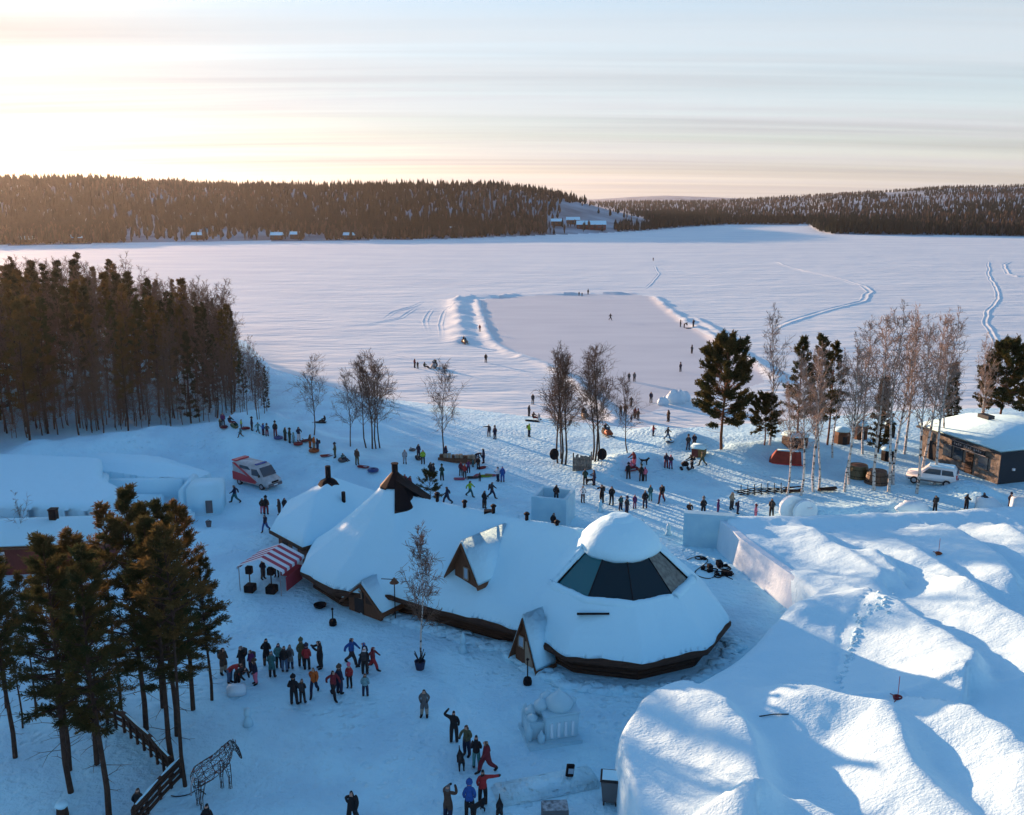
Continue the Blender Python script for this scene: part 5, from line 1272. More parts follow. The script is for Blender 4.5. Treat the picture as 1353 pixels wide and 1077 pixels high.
sp2([(-1.95, 1.12), (-1.82, 1.6), (-.9, 1.62), (-.9, 1.12)], 'side_window', M_WIN); sp2([(-.8, 1.12), (-.8, 1.62), (.25, 1.62), (.75, 1.12)], 'side_window', M_WIN)
b = MB(); b.box((-2.17, 0, 1.32), (.06, 1.35, .42), tilt=(0, R(-14), 0)); b.build('rear_window', M_WIN, sv)
b = MB(); b.box((-2.25, 0, .5), (.12, 1.7, .3)); b.build('bumper', M_GREY, sv); b = MB(); b.box((-2.29, 0, .8), (.03, .5, .12)); b.build('number_plate', M_STEEL, sv)
sp2([(-1.95, .36), (-1.95, .5), (2.0, .5), (2.0, .36)], 'sill', M_GREY)
b = MB(); b.box((-.8, 0, 1.82), (2.2, 1.4, .1)); b.build('roof_snow', M_ROOFSNOW, sv, bevel=.04)
for s_ in (-1, 1):
    b = MB(); b.box((-2.2, s_ * .76, 1.05), (.1, .16, .4)); b.build('tail_light', M_REDP, sv)
    for x in (-1.4, 1.45): wheel(sv, x, s_ * .82, .35, .24)
am = am_
SLEDC = {}
def cmat(nm, c, rough=.55): return mat(nm, c, rough)
CL = {'red': (.36, .03, .035), 'dark_red': (.17, .02, .03), 'orange': (.50, .11, .02), 'pink': (.62, .16, .24), 'purple': (.12, .03, .12), 'blue': (.02, .09, .32), 'navy': (.015, .022, .055), 'black': (.012, .013, .016),
      'charcoal': (.035, .037, .042), 'grey': (.12, .125, .13), 'pale_grey': (.34, .35, .37), 'white': (.68, .69, .71), 'teal': (.03, .13, .14), 'turquoise': (.06, .24, .25), 'pale_teal': (.16, .32, .36), 'green': (.03, .14, .06), 'dark_green': (.02, .05, .035),
      'lime': (.32, .50, .04), 'olive': (.085, .095, .055), 'brown': (.085, .05, .035), 'beige': (.32, .27, .21), 'denim': (.07, .13, .22), 'skin': (.50, .30, .22), 'mitt': (.03, .03, .035)}
def cm(c): return mat('cloth_' + c, CL[c], .85, var=(.25, 9))
def tube_sled(px, py, col, label, r=.5, tilt=0.0, group='snow tubes'):
    r *= .8; e = empty('snow_tube', G(px, py, .03), random.uniform(0, 6)); e.rotation_euler.x = tilt; tag(e, label, 'snow tube', group)
    b = MB(); b.torus((0, 0, .19), r * .68, r * .40, zs=.8); b.build('tube', mat('vinyl_' + col, tuple(k * .55 for k in CL[col]), .45), e, smooth=True)
    b = MB(); b.lathe([(r * .45, .05), (r * .45, .12)], n=10); b.build('seat', M_BLACK, e); b = MB(); b.tube([(r * .5, -.2, .36), (r * .65, 0, .48), (r * .5, .2, .36)], .025, 5); b.build('handle', M_BLACK, e)
def sledge(px, py, col, label, rz=0.0, L=1.15, tilt=0.0):
    e = empty('sledge', G(px, py, .0), rz); e.rotation_euler.y = tilt; tag(e, label, 'sledge', 'plastic sledges')
    b = MB(); o_ = [(-.5, -.22), (-.42, -.27), (.3, -.27), (.5, -.16), (.55, 0), (.5, .16), (.3, .27), (-.42, .27), (-.5, .22)]; n = len(o_)
    V = [(x * L * .85, y * .85, .02) for x, y in o_] + [(x * L, y, .17) for x, y in o_] + [(x * L * .95, y * .92, .17) for x, y in o_] + [(x * L * .82, y * .8, .05) for x, y in o_]
    fs = [tuple(range(n - 1, -1, -1)), tuple(range(3 * n, 4 * n))]
    for l in range(3): fs += [(l * n + i, l * n + (i + 1) % n, (l + 1) * n + (i + 1) % n, (l + 1) * n + i) for i in range(n)]
    b.add(V, fs); b.build('tray', mat('vinyl_' + col, tuple(k * .55 for k in CL[col]), .45), e)
    b = MB(); b.tube([(.5 * L, .1, .15), (.8 * L, .15, .03), (.8 * L, -.1, .03), (.5 * L, -.1, .15)], .012, 4); b.build('rope', M_DARK, e)
def snowmobile(px, py, rz, col, label, s=1.0):
    e = empty('snowmobile', G(px, py, .0), rz); tag(e, label, 'snowmobile', 'snowmobiles'); e.scale = (s, s, s)
    b = MB(); b.extr([(-1.35, .12), (-1.45, .45), (-1.2, .6), (-.1, .62), (.25, .45), (.3, .1), (0, .02), (-1.1, .02)], -.2, .2); b.build('track', M_DARK, e, bevel=.05)
    b = MB(); b.extr([(-.15, .4), (-.05, .85), (.35, .95), (1.0, .65), (1.25, .4), (.9, .28), (.1, .25)], -.42, .42); b.build('hood', mat('vinyl_' + col, tuple(k * .55 for k in CL[col]), .45), e, bevel=.12, seg=2, smooth=True)
    b = MB(); b.extr([(-1.3, .6), (-1.25, .85), (-.3, .8), (-.05, .75), (-.1, .58)], -.19, .19); b.build('seat', M_BLACK, e, bevel=.06)
    b = MB(); b.add([(.35, -.3, .93), (.35, .3, .93), (.02, .25, 1.22), (.02, -.25, 1.22), (.38, -.3, .93), (.38, .3, .93), (.05, .25, 1.22), (.05, -.25, 1.22)], [(0, 1, 2, 3), (7, 6, 5, 4), (0, 4, 5, 1), (2, 6, 7, 3)]); b.build('windscreen', M_WIN, e)
    b = MB(); b.tube([(.05, -.38, 1.05), (-.02, 0, 1.0), (.05, .38, 1.05)], .03, 5); b.build('handlebar', M_BLACK, e)
    for y in (-.42, .42): b = MB(); b.tube([(.3, y, .06), (1.1, y, .05), (1.4, y, .16)], .055, 5); b.tube([(.75, y, .08), (.6, y * .6, .42)], .03, 5); b.build('ski', M_BLACK, e)
    return e
# ------------------------------------------------------------------ people
JN = {'pelvis': ((0, 0, .93), .175), 'waist': ((0, .0, 1.10), .165), 'chest': ((0, 0, 1.28), .155), 'neck': ((0, -.005, 1.44), .085), 'head': ((0, -.03, 1.575), .128), 'crown': ((0, -.01, 1.68), .105), 'nose': ((0, -.135, 1.575), .022)}
for s_, n in ((-1, 'l'), (1, 'r')):
    JN.update({'sh' + n: ((s_ * .140, 0, 1.37), .085), 'el' + n: ((s_ * .215, .03, 1.13), .070), 'wr' + n: ((s_ * .21, -.07, .93), .056), 'ha' + n: ((s_ * .20, -.10, .83), .054), 'th' + n: ((s_ * .16, -.14, .87), .024),
               'hi' + n: ((s_ * .09, 0, .86), .125), 'kn' + n: ((s_ * .115, -.015, .48), .085), 'an' + n: ((s_ * .12, .03, .10), .072), 'to' + n: ((s_ * .135, -.15, .055), .055)})
ED = [('pelvis', 'waist'), ('waist', 'chest'), ('chest', 'neck'), ('neck', 'head'), ('head', 'crown'), ('head', 'nose')]
for n in 'lr': ED += [('chest', 'sh' + n), ('sh' + n, 'el' + n), ('el' + n, 'wr' + n), ('wr' + n, 'ha' + n), ('wr' + n, 'th' + n), ('pelvis', 'hi' + n), ('hi' + n, 'kn' + n), ('kn' + n, 'an' + n), ('an' + n, 'to' + n)]
REG = {'waist': 0, 'chest': 0, 'neck': 0, 'sh': 0, 'el': 0, 'wr': 0, 'ha': 5, 'th': 5, 'hi': 1, 'kn': 1, 'an': 1, 'to': 4, 'head': 3, 'crown': 3, 'nose': 2}
POSES = {
    'stand': {}, 
    'pockets': {'ell': (-.235, .06, 1.13), 'wrl': (-.19, -.12, 1.0), 'hal': (-.13, -.16, .95), 'thl': (-.12, -.18, 1.0), 'elr': (.235, .06, 1.13), 'wrr': (.19, -.12, 1.0), 'har': (.13, -.16, .95), 'thr': (.12, -.18, 1.0), 'anl': (-.15, .03, .10), 'tol': (-.19, -.14, .055)},
    'walk': {'hil': (-.09, -.02, .86), 'knl': (-.10, -.20, .50), 'anl': (-.10, -.26, .10), 'tol': (-.11, -.45, .065), 'knr': (.10, .10, .48), 'anr': (.11, .38, .16), 'tor': (.12, .24, .05), 'ell': (-.26, .16, 1.17), 'wrl': (-.24, .22, .95), 'hal': (-.23, .24, .85), 'thl': (-.19, .18, .88), 'elr': (.26, -.10, 1.16), 'wrr': (.23, -.28, 1.0), 'har': (.21, -.36, .95), 'thr': (.17, -.34, 1.0)},
    'photo': {'ell': (-.30, -.16, 1.24), 'wrl': (-.14, -.32, 1.42), 'hal': (-.07, -.34, 1.50), 'thl': (-.07, -.30, 1.44), 'elr': (.30, -.16, 1.24), 'wrr': (.14, -.32, 1.42), 'har': (.07, -.34, 1.50), 'thr': (.07, -.30, 1.44)},
    'wave': {'elr': (.40, .0, 1.52), 'wrr': (.26, -.04, 1.74), 'har': (.17, -.05, 1.80), 'thr': (.20, -.09, 1.74)},
    'point': {'ell': (-.42, -.04, 1.36), 'wrl': (-.66, -.08, 1.34), 'hal': (-.76, -.09, 1.34), 'thl': (-.70, -.13, 1.38)},
    'hold': {'ell': (-.27, -.04, 1.15), 'wrl': (-.17, -.28, 1.10), 'hal': (-.12, -.36, 1.10), 'thl': (-.10, -.32, 1.15), 'elr': (.27, -.04, 1.15), 'wrr': (.17, -.28, 1.10), 'har': (.12, -.36, 1.10), 'thr': (.10, -.32, 1.15)},
    'sit': {'pelvis': (0, .05, .36), 'waist': (0, .08, .54), 'chest': (0, .05, .74), 'neck': (0, .02, .90), 'head': (0, -.01, 1.02), 'crown': (0, .01, 1.115), 'nose': (0, -.115, 1.01), 'shl': (-.185, .04, .84), 'shr': (.185, .04, .84), 'ell': (-.26, -.06, .62), 'wrl': (-.20, -.28, .58), 'hal': (-.17, -.37, .58), 'thl': (-.13, -.33, .62), 'elr': (.26, -.06, .62), 'wrr': (.20, -.28, .58), 'har': (.17, -.37, .58), 'thr': (.13, -.33, .62),
            'hil': (-.11, -.02, .32), 'knl': (-.15, -.42, .42), 'anl': (-.15, -.68, .14), 'tol': (-.16, -.84, .16), 'hir': (.11, -.02, .32), 'knr': (.15, -.42, .42), 'anr': (.15, -.68, .14), 'tor': (.16, -.84, .16)},
    'ride': {'pelvis': (0, .05, .95), 'waist': (0, .06, 1.12), 'chest': (0, -.02, 1.31), 'neck': (0, -.06, 1.46), 'head': (0, -.09, 1.585), 'crown': (0, -.07, 1.68), 'nose': (0, -.20, 1.575), 'shl': (-.185, -.04, 1.41), 'shr': (.185, -.04, 1.41), 'ell': (-.30, -.20, 1.22), 'wrl': (-.33, -.42, 1.13), 'hal': (-.34, -.50, 1.10), 'thl': (-.29, -.48, 1.14), 'elr': (.30, -.20, 1.22), 'wrr': (.33, -.42, 1.13), 'har': (.34, -.50, 1.10), 'thr': (.29, -.48, 1.14),
             'hil': (-.12, .0, .90), 'knl': (-.27, -.30, .78), 'anl': (-.33, -.22, .40), 'tol': (-.34, -.40, .36), 'hir': (.12, .0, .90), 'knr': (.27, -.30, .78), 'anr': (.33, -.22, .40), 'tor': (.34, -.40, .36)},
    'bend': {'waist': (0, -.12, 1.06), 'chest': (0, -.32, 1.14), 'neck': (0, -.47, 1.20), 'head': (0, -.58, 1.24), 'crown': (0, -.66, 1.29), 'nose': (0, -.66, 1.16), 'shl': (-.185, -.40, 1.16), 'shr': (.185, -.40, 1.16), 'ell': (-.24, -.46, .90), 'wrl': (-.18, -.56, .72), 'hal': (-.15, -.60, .63), 'thl': (-.11, -.62, .68), 'elr': (.24, -.46, .90), 'wrr': (.18, -.56, .72), 'har': (.15, -.60, .63), 'thr': (.11, -.62, .68)},
    'push': {'chest': (0, -.06, 1.30), 'neck': (0, -.09, 1.46), 'head': (0, -.12, 1.58), 'crown': (0, -.11, 1.675), 'nose': (0, -.23, 1.565), 'shl': (-.185, -.07, 1.39), 'shr': (.185, -.07, 1.39), 'ell': (-.26, -.2, 1.15), 'wrl': (-.2, -.44, 1.02), 'hal': (-.18, -.54, 1.0), 'thl': (-.14, -.5, 1.05), 'elr': (.26, -.2, 1.15), 'wrr': (.2, -.44, 1.02), 'har': (.18, -.54, 1.0), 'thr': (.14, -.5, 1.05), 'anl': (-.12, .22, .12), 'tol': (-.13, .06, .05), 'anr': (.12, -.10, .10), 'tor': (.13, -.28, .055)},
}
def body_mesh(pose, coat):
    J = {k: [Vector(p), r] for k, (p, r) in JN.items()}
    for k, p in POSES[pose].items(): J[k][0] = Vector(p)
    ED2 = list(ED)
    if coat:      # a coat that reaches to the knee
        J['hil'][1] = J['hir'][1] = .145; J['pelvis'][1] = .185; J['waist'][1] = .17; J['knl'][1] = J['knr'][1] = .10
    names = list(J); ix = {n: i for i, n in enumerate(names)}
    me = bpy.data.meshes.new('skel'); me.from_pydata([J[n][0][:] for n in names], [(ix[a], ix[b]) for a, b in ED2], [])
    o = bpy.data.objects.new('skel', me); COL.objects.link(o)
    md = o.modifiers.new('s', 'SKIN'); md.use_smooth_shade = True; md.branch_smoothing = .6
    for i, n in enumerate(names): r = J[n][1]; me.skin_vertices[0].data[i].radius = (r, r * (.82 if n in ('chest', 'waist', 'pelvis') else 1)); me.skin_vertices[0].data[i].use_root = (n == 'pelvis')
    sb = o.modifiers.new('d', 'SUBSURF'); sb.levels = 1; sb.render_levels = 1
    dg = bpy.context.evaluated_depsgraph_get(); out = bpy.data.meshes.new_from_object(o.evaluated_get(dg)); bpy.data.objects.remove(o); bpy.data.meshes.remove(me)
    segs = [(J[a][0], J[b_][0], b_, J[a][1], J[b_][1]) for a, b_ in ED2]; mi = []
    hd = J['head'][0]; fw = (J['nose'][0] - hd).normalized(); upv = (J['crown'][0] - J['neck'][0]).normalized()
    for p in out.polygons:
        c = p.center; best = 9; lab = None
        for a, b_, n, ra, rb in segs:
            d = b_ - a; t = max(0, min(1, (c - a).dot(d) / max(d.length_squared, 1e-9))); q = (c - a - d * t).length - (ra + (rb - ra) * t)
            if q < best: best = q; lab = n
        k = lab if lab in REG else lab[:2]; r = REG[k]
        if k in ('head', 'crown', 'nose'): v = c - hd; r = 2 if (v.dot(fw) > .035 and v.dot(upv) < .055) or k == 'nose' else 3
        if coat and k in ('hi', 'kn') and c.z > .55: r = 0
        if k == 'hi' and c.z > J['hil'][0].z + .0: r = 0
        if k == 'an' and (c - J['an' + lab[2]][0]).length < .14: r = 4
        mi.append(r)
    out.polygons.foreach_set('material_index', mi); out.polygons.foreach_set('use_smooth', [True] * len(mi))
    zmin = min(v.co.z for v in out.vertices)
    if pose != 'ride':
        for v in out.vertices: v.co.z -= zmin
    out.name = 'person_body'
    for k in range(6): out.materials.append(None)
    return out
BODY = {}
def person(px, py, pose, jac, tro, hat, face, label, s=1.0, coat=False, group=None, at=None, feet=0.0):
    key = (pose, coat)
    if key not in BODY: BODY[key] = body_mesh(pose, coat)
    loc = at if at is not None else G(px, py, .02)
    o = bpy.data.objects.new('person', BODY[key]); COL.objects.link(o); o.location = loc; o.rotation_euler = (0, 0, R(face))
    o.scale = (s * 1.0, s * 1.32, s)
    for k, c in enumerate((jac, tro, 'skin', hat, 'black', 'mitt')):
        sl = o.material_slots[k]; sl.link = 'OBJECT'; sl.material = cm(c)
    tag(o, label, 'person', group or 'people in winter clothes')
    hsh = sum(map(ord, label)); o.scale.x *= .95 + .2 * ((hsh * 37) % 100) / 100
    if pose in ('stand', 'walk', 'pockets', 'photo', 'push') and hsh % 4 == 0:
        if 'pack' not in BODY:
            b = MB(); b.box((0, .17, 1.20), (.27, .13, .40)); b.box((0, .24, 1.12), (.18, .04, .2)); BODY['pack'] = b.mesh('backpack', bevel=.04)
        q = bpy.data.objects.new('backpack', BODY['pack']); COL.objects.link(q); q.parent = o
        if not BODY['pack'].materials: BODY['pack'].materials.append(cm('charcoal'))
    elif pose in ('stand', 'pockets', 'wave', 'hold') and hsh % 4 == 1:
        if 'bob' not in BODY:
            b = MB(); b.lathe([(.130, 1.60), (.134, 1.65), (.115, 1.71), (.06, 1.755), (.035, 1.76), (.05, 1.785), (.03, 1.815), (.005, 1.82)], (0, -.015, 0), 12); BODY['bob'] = b.mesh('bobble_hat', smooth=True)
            BODY['bob'].materials.append(None)
        q = bpy.data.objects.new('bobble_hat', BODY['bob']); COL.objects.link(q); q.parent = o; q.material_slots[0].link = 'OBJECT'; q.material_slots[0].material = cm(hat)
    return o
# px, py of the feet; pose, jacket, trousers, hat, facing (0 = to the camera, 90 = to the right), label, size, long coat
PEOPLE = [
 # the sledgers' queue along the hill
 (295, 563, 'stand', 'purple', 'charcoal', 'black', 40, 'person in dark purple at the upper end of the sledge queue', 1, 0),
 (291, 564, 'stand', 'olive', 'charcoal', 'lime', 60, 'child in olive beside the purple person at the top of the queue', .62, 0),
 (304, 560, 'sit', 'charcoal', 'dark_red', 'black', 60, 'person sitting on the snow behind the green tube', 1, 0),
 (319, 567, 'stand', 'lime', 'grey', 'grey', 100, 'child in faded lime next to the red tube on the hill', .72, 0),
 (318, 578, 'walk', 'teal', 'charcoal', 'teal', -60, 'child in dark teal running down from the queue', .68, 0),
 (333, 569, 'stand', 'navy', 'charcoal', 'black', 100, 'dark dressed person right of the red tube on the hill', .95, 0),
 (341, 572, 'walk', 'turquoise', 'teal', 'grey', 60, 'child in turquoise in the middle of the upper queue', .78, 0),
 (348, 575, 'stand', 'blue', 'navy', 'navy', 80, 'person in blue left of the man carrying red in the queue', .88, 0),
 (353, 576, 'hold', 'charcoal', 'dark_red', 'black', 30, 'dark person hugging a red bundle in the queue', .85, 0),
 (364, 577, 'stand', 'black', 'dark_red', 'black', 20, 'broad man in black above the blue tube on the hill', 1.08, 0),
 (377, 582, 'stand', 'dark_green', 'charcoal', 'black', 70, 'left one of the two dark green queuers beside the blue tube', .95, 0),
 (383, 585, 'pockets', 'dark_green', 'dark_green', 'black', 90, 'right one of the two dark green queuers', 1, 0),
 (388, 585, 'stand', 'pale_teal', 'pale_teal', 'turquoise', 60, 'child in pale green right of the dark green pair', .7, 0),
 (395, 583, 'hold', 'navy', 'white', 'navy', 40, 'person in navy with white trousers above the red tubes', 1.05, 0),
 (410, 592, 'stand', 'brown', 'orange', 'black', 80, 'person in brown and orange left in the huddle below the lone birch', .98, 0),
 (415, 594, 'stand', 'orange', 'beige', 'orange', 70, 'person in orange amid the huddle below the lone birch', .92, 0),
 (420, 597, 'pockets', 'navy', 'navy', 'black', -60, 'person in navy right in the huddle below the lone birch', .95, 0),
 (443, 605, 'pockets', 'olive', 'olive', 'navy', -80, 'person in olive standing over the red sledge', 1, 0),
 (472, 614, 'stand', 'brown', 'olive', 'navy', 30, 'tall person in brown at the lower end of the queue', 1.1, 0),
 (535, 613, 'stand', 'pale_grey', 'pale_grey', 'grey', 10, 'person in pale grey alone left of the hi vis marshal', 1, 0),
 (553, 604, 'stand', 'navy', 'navy', 'black', 40, 'person in navy holding a dark tube behind the hi vis marshal', .95, 0),
 (559, 613, 'stand', 'lime', 'charcoal', 'orange', 0, 'marshal in lime hi vis jacket and orange cap', 1, 0),
 (542, 648, 'stand', 'dark_red', 'charcoal', 'navy', 60, 'person in dark red half behind the cone roof and small pine', .95, 0),
 (569, 630, 'pockets', 'charcoal', 'black', 'black', 40, 'left one of the couple in black above the small pine', 1, 0),
 (573, 632, 'pockets', 'charcoal', 'charcoal', 'brown', -60, 'right one of the couple in black above the small pine', .95, 0),
 (584, 635, 'pockets', 'dark_green', 'black', 'dark_green', 180, 'person in a dark green hooded coat right of the small pine', 1.05, 1),
 (589, 607, 'stand', 'navy', 'navy', 'dark_red', 60, 'person in navy leaning at the lone birch trunk', 1, 0),
 (609, 629, 'stand', 'dark_red', 'charcoal', 'red', 180, 'person in dark red at the left of the sledge stall', .98, 0),
 (614, 632, 'stand', 'red', 'charcoal', 'orange', 170, 'person in red beside the dark red one at the sledge stall', .98, 0),
 (619, 625, 'hold', 'purple', 'navy', 'dark_red', 200, 'person in plum holding a box right of the sledge stall', .9, 0),
 (628, 611, 'bend', 'navy', 'navy', 'black', 60, 'person in navy bending at the mid crowd', 1, 0),
 (632, 620, 'stand', 'black', 'black', 'grey', -20, 'person in black with a child sledge in the mid crowd', .9, 0),
 (625, 617, 'stand', 'teal', 'teal', 'teal', 60, 'child in teal left of the person with the child sledge', .6, 0),
 (639, 612, 'stand', 'navy', 'navy', 'black', -90, 'slim person in navy right of the mid crowd', 1.05, 1),
 (634, 636, 'stand', 'black', 'black', 'black', 180, 'small child in black between the pink sledges', .55, 0),
 (658, 636, 'hold', 'white', 'navy', 'navy', -50, 'person in a white jacket right of the pink sledges', 1, 0),
 (664, 637, 'stand', 'blue', 'blue', 'blue', 180, 'person all in blue right of the white jacket', 1.05, 0),
 (621, 656, 'walk', 'lime', 'teal', 'charcoal', 70, 'marshal in a lime vest striding behind the ridge', 1.02, 0),
 (650, 658, 'walk', 'charcoal', 'navy', 'grey', 80, 'person in charcoal walking right behind the ridge', 1.02, 0),
 (640, 672, 'stand', 'black', 'brown', 'black', 150, 'tall person in a black coat behind the ridge vents', 1.1, 1),
 (591, 665, 'walk', 'navy', 'navy', 'black', -80, 'person in navy walking left behind the ridge', 1.05, 0),
 # shore and lake
 (646, 577, 'point', 'charcoal', 'navy', 'charcoal', 10, 'person on the shadow edge stretching an arm to the left', 1, 0),
 (654, 580, 'stand', 'navy', 'navy', 'navy', -30, 'person in navy beside the one stretching an arm', 1, 0),
 (642, 479, 'stand', 'black', 'black', 'charcoal', 0, 'person in black standing below the rink corner', 1.05, 0),
 (704, 534, 'stand', 'charcoal', 'charcoal', 'black', 0, 'person in charcoal above the sledge group left of the birches', 1, 0),
 (699, 550, 'stand', 'charcoal', 'charcoal', 'black', 60, 'person in charcoal at the sledge group left of the birches', 1, 0),
 (705, 554, 'sit', 'brown', 'dark_red', 'brown', 60, 'person in brown sitting on the dark sledge left of the birches', 1.1, 0),
 (712, 558, 'stand', 'pale_grey', 'white', 'white', -40, 'child in a pale snow suit at the dark sledge', .8, 0),
 (699, 577, 'stand', 'lime', 'navy', 'lime', 60, 'marshal in yellow lime at the shadow edge left of the birches', 1.05, 0),
 (831, 504, 'stand', 'charcoal', 'black', 'black', 0, 'left one of a pair on the rink above the slanting birch', .95, 0),
 (838, 504, 'stand', 'grey', 'charcoal', 'charcoal', 20, 'right one of a pair on the rink above the slanting birch', 1, 0),
 (860, 532, 'stand', 'navy', 'charcoal', 'charcoal', 0, 'person in navy alone near the rink exit', 1.05, 0),
 (834, 538, 'walk', 'charcoal', 'charcoal', 'black', 0, 'person in charcoal walking off the rink', 1.0, 0),
 (820, 549, 'pockets', 'brown', 'charcoal', 'brown', 20, 'person in brown left in the group at the rink exit', .95, 0),
 (826, 549, 'pockets', 'brown', 'brown', 'black', -20, 'broad person in brown in the group at the rink exit', 1.05, 0),
 (839, 553, 'stand', 'dark_red', 'brown', 'brown', 30, 'person in maroon at the right of the rink exit group', 1, 0),
 (843, 555, 'stand', 'brown', 'brown', 'dark_red', -30, 'person in reddish brown at the right end of the rink exit group', .95, 0),
 (834, 558, 'stand', 'navy', 'navy', 'navy', 0, 'small child in navy before the rink exit group', .62, 0),
 (883, 557, 'stand', 'brown', 'black', 'black', -60, 'person in dark brown left of the big pine', 1.05, 1),
 (863, 576, 'hold', 'red', 'navy', 'brown', 60, 'child in red on the snow mound right of the birches', .85, 0),
 (882, 581, 'walk', 'charcoal', 'denim', 'brown', 70, 'person pulling a sledge right of the child in red', .98, 0),
 (909, 594, 'pockets', 'charcoal', 'navy', 'black', 0, 'left one of the couple above the snow topped kiosk', 1.08, 0),
 (917, 591, 'pockets', 'navy', 'charcoal', 'charcoal', 0, 'right one of the couple above the snow topped kiosk', 1, 0),
 (914, 467, 'stand', 'charcoal', 'black', 'charcoal', 30, 'person in charcoal on the rink near the big pine top', 1, 0),
 (937, 460, 'stand', 'black', 'black', 'black', 180, 'person in black by the right rink bank', .95, 0),
 (899, 491, 'stand', 'navy', 'charcoal', 'black', -40, 'person in navy on the rink left of the big pine', 1, 0),
 (880, 619, 'pockets', 'navy', 'dark_red', 'navy', 180, 'left one of the couple in the sun below the mound', 1.08, 0),
 (886, 620, 'pockets', 'purple', 'purple', 'pink', 180, 'right one of the couple in the sun below the mound, in purple', 1.02, 0),
 (914, 620, 'push', 'black', 'black', 'black', -80, 'person in black pushing the buggy', 1.05, 1),
 (928, 615, 'walk', 'olive', 'olive', 'brown', -70, 'person in olive right of the buggy', 1, 0),
 (765, 390.5, 'stand', 'charcoal', 'charcoal', 'black', 0, 'left one of the three far skaters at the top rink bank', .75, 0),
 (769, 391.5, 'stand', 'navy', 'black', 'black', 0, 'middle one of the three far skaters at the top rink bank', .75, 0),
 (777, 389.5, 'stand', 'black', 'charcoal', 'black', 0, 'right one of the three far skaters at the top rink bank', 1.1, 0),
 (806.5, 423, 'walk', 'black', 'black', 'charcoal', 60, 'lone skater in the middle of the rink', 1.05, 0),
 (899, 432, 'stand', 'charcoal', 'charcoal', 'black', 60, 'left one of the group with a sledge at the right rink bank', 1, 0),
 (904, 433, 'bend', 'brown', 'charcoal', 'black', 60, 'bending one of the group with a sledge at the right rink bank', 1, 0),
 (916, 432, 'stand', 'navy', 'black', 'navy', -60, 'right one of the group with a sledge at the right rink bank', 1.1, 0),
 (634, 438, 'stand', 'dark_red', 'grey', 'red', 20, 'person in red between the left rink banks', 1, 0),
 (863, 345, 'stand', 'black', 'black', 'black', 0, 'farthest person out on the lake', 1.1, 0),
 (548, 486, 'stand', 'dark_red', 'charcoal', 'brown', 60, 'left one of the pair with the snowmobile on the lake', 1.05, 0),
 (552, 487, 'stand', 'charcoal', 'black', 'dark_red', -20, 'smaller one of the pair with the snowmobile on the lake', .8, 0),
 (561, 486, 'sit', 'dark_green', 'black', 'black', 60, 'person sitting on the lake left of the snowmobile', 1.1, 0),
 (478, 492, 'sit', 'black', 'charcoal', 'brown', 60, 'person sitting alone at the shadow edge on the lake', 1.1, 0),
 # between the pond shore and the castle
 (830, 633, 'pockets', 'black', 'black', 'black', 180, 'person in black left of the striped kick sledge', 1.05, 0),
 (834, 620, 'sit', 'pink', 'dark_red', 'pink', 60, 'child in pink and red sitting on the kick sledge', 1, 0),
 (838, 617, 'push', 'dark_red', 'pink', 'red', -60, 'person in red and pink behind the kick sledge', 1.08, 0),
 (847, 636, 'stand', 'black', 'black', 'dark_green', 180, 'person in black right of the kick sledge', 1.1, 0),
 (852, 636, 'stand', 'pink', 'black', 'purple', 180, 'person in pink right of the kick sledge', .98, 0),
 (773, 641, 'pockets', 'dark_green', 'black', 'black', 180, 'person in dark green with the dog below the board screen', 1.08, 0),
 (785, 641, 'hold', 'navy', 'navy', 'brown', -80, 'slim person in navy right of the dog', 1.02, 0),
 (770, 664, 'hold', 'white', 'navy', 'charcoal', 10, 'person in a white jacket with a bag right of the ice tower', 1.08, 0),
 (795, 664, 'photo', 'black', 'black', 'black', -40, 'man in black taking a photo right of the white jacket', 1.15, 0),
 (808, 667, 'pockets', 'black', 'black', 'charcoal', -20, 'man in black standing right of the photographer', 1.18, 0),
 (820, 674, 'pockets', 'teal', 'navy', 'grey', 30, 'left one of the two behind the glass dome snow cap', .9, 0),
 (828, 679, 'stand', 'charcoal', 'navy', 'navy', 40, 'right one of the two behind the glass dome snow cap', 1.02, 0),
 (838.5, 672, 'stand', 'purple', 'purple', 'purple', 10, 'child all in purple behind the glass dome', .88, 0),
 (852, 672, 'stand', 'black', 'navy', 'brown', 180, 'man in a black jacket right of the purple child', 1.12, 0),
 (859, 662, 'stand', 'teal', 'turquoise', 'brown', 180, 'person in teal behind the man in black', 1.02, 0),
 (874, 664, 'walk', 'black', 'dark_red', 'charcoal', -30, 'man with a black backpack walking right of the teal person', 1.15, 0),
 (929, 681, 'stand', 'black', 'black', 'grey', 180, 'person in black showing above the ice wall', 1.08, 0),
 (911, 677, 'sit', 'brown', 'black', 'brown', 0, 'person whose head shows at the left of the ice wall', 1, 0),
 (948.5, 678, 'stand', 'purple', 'purple', 'purple', 60, 'child in purple showing above the right of the ice wall', .78, 0),
 (966.5, 673, 'pockets', 'beige', 'charcoal', 'beige', 40, 'person in a beige jacket right of the ice wall', 1.08, 0),
 (974.5, 679, 'stand', 'navy', 'navy', 'navy', 60, 'child in navy beside the beige jacket', .8, 0),
 (998, 686, 'stand', 'pink', 'pink', 'dark_red', 60, 'child in a pink snow suit behind the castle', .85, 0),
 (1019, 684, 'pockets', 'black', 'black', 'black', 180, 'tall man in black behind the castle', 1.15, 0),
 (1235, 676, 'pockets', 'charcoal', 'black', 'brown', -60, 'person in charcoal below the white car', .98, 0),
 (1276, 675, 'hold', 'black', 'black', 'black', 120, 'person in black with a bag right of the animal ice sculpture', 1.05, 0),
 (1298.5, 675, 'walk', 'navy', 'navy', 'navy', 180, 'person in navy walking beside the slanted ice slab', 1.12, 0),
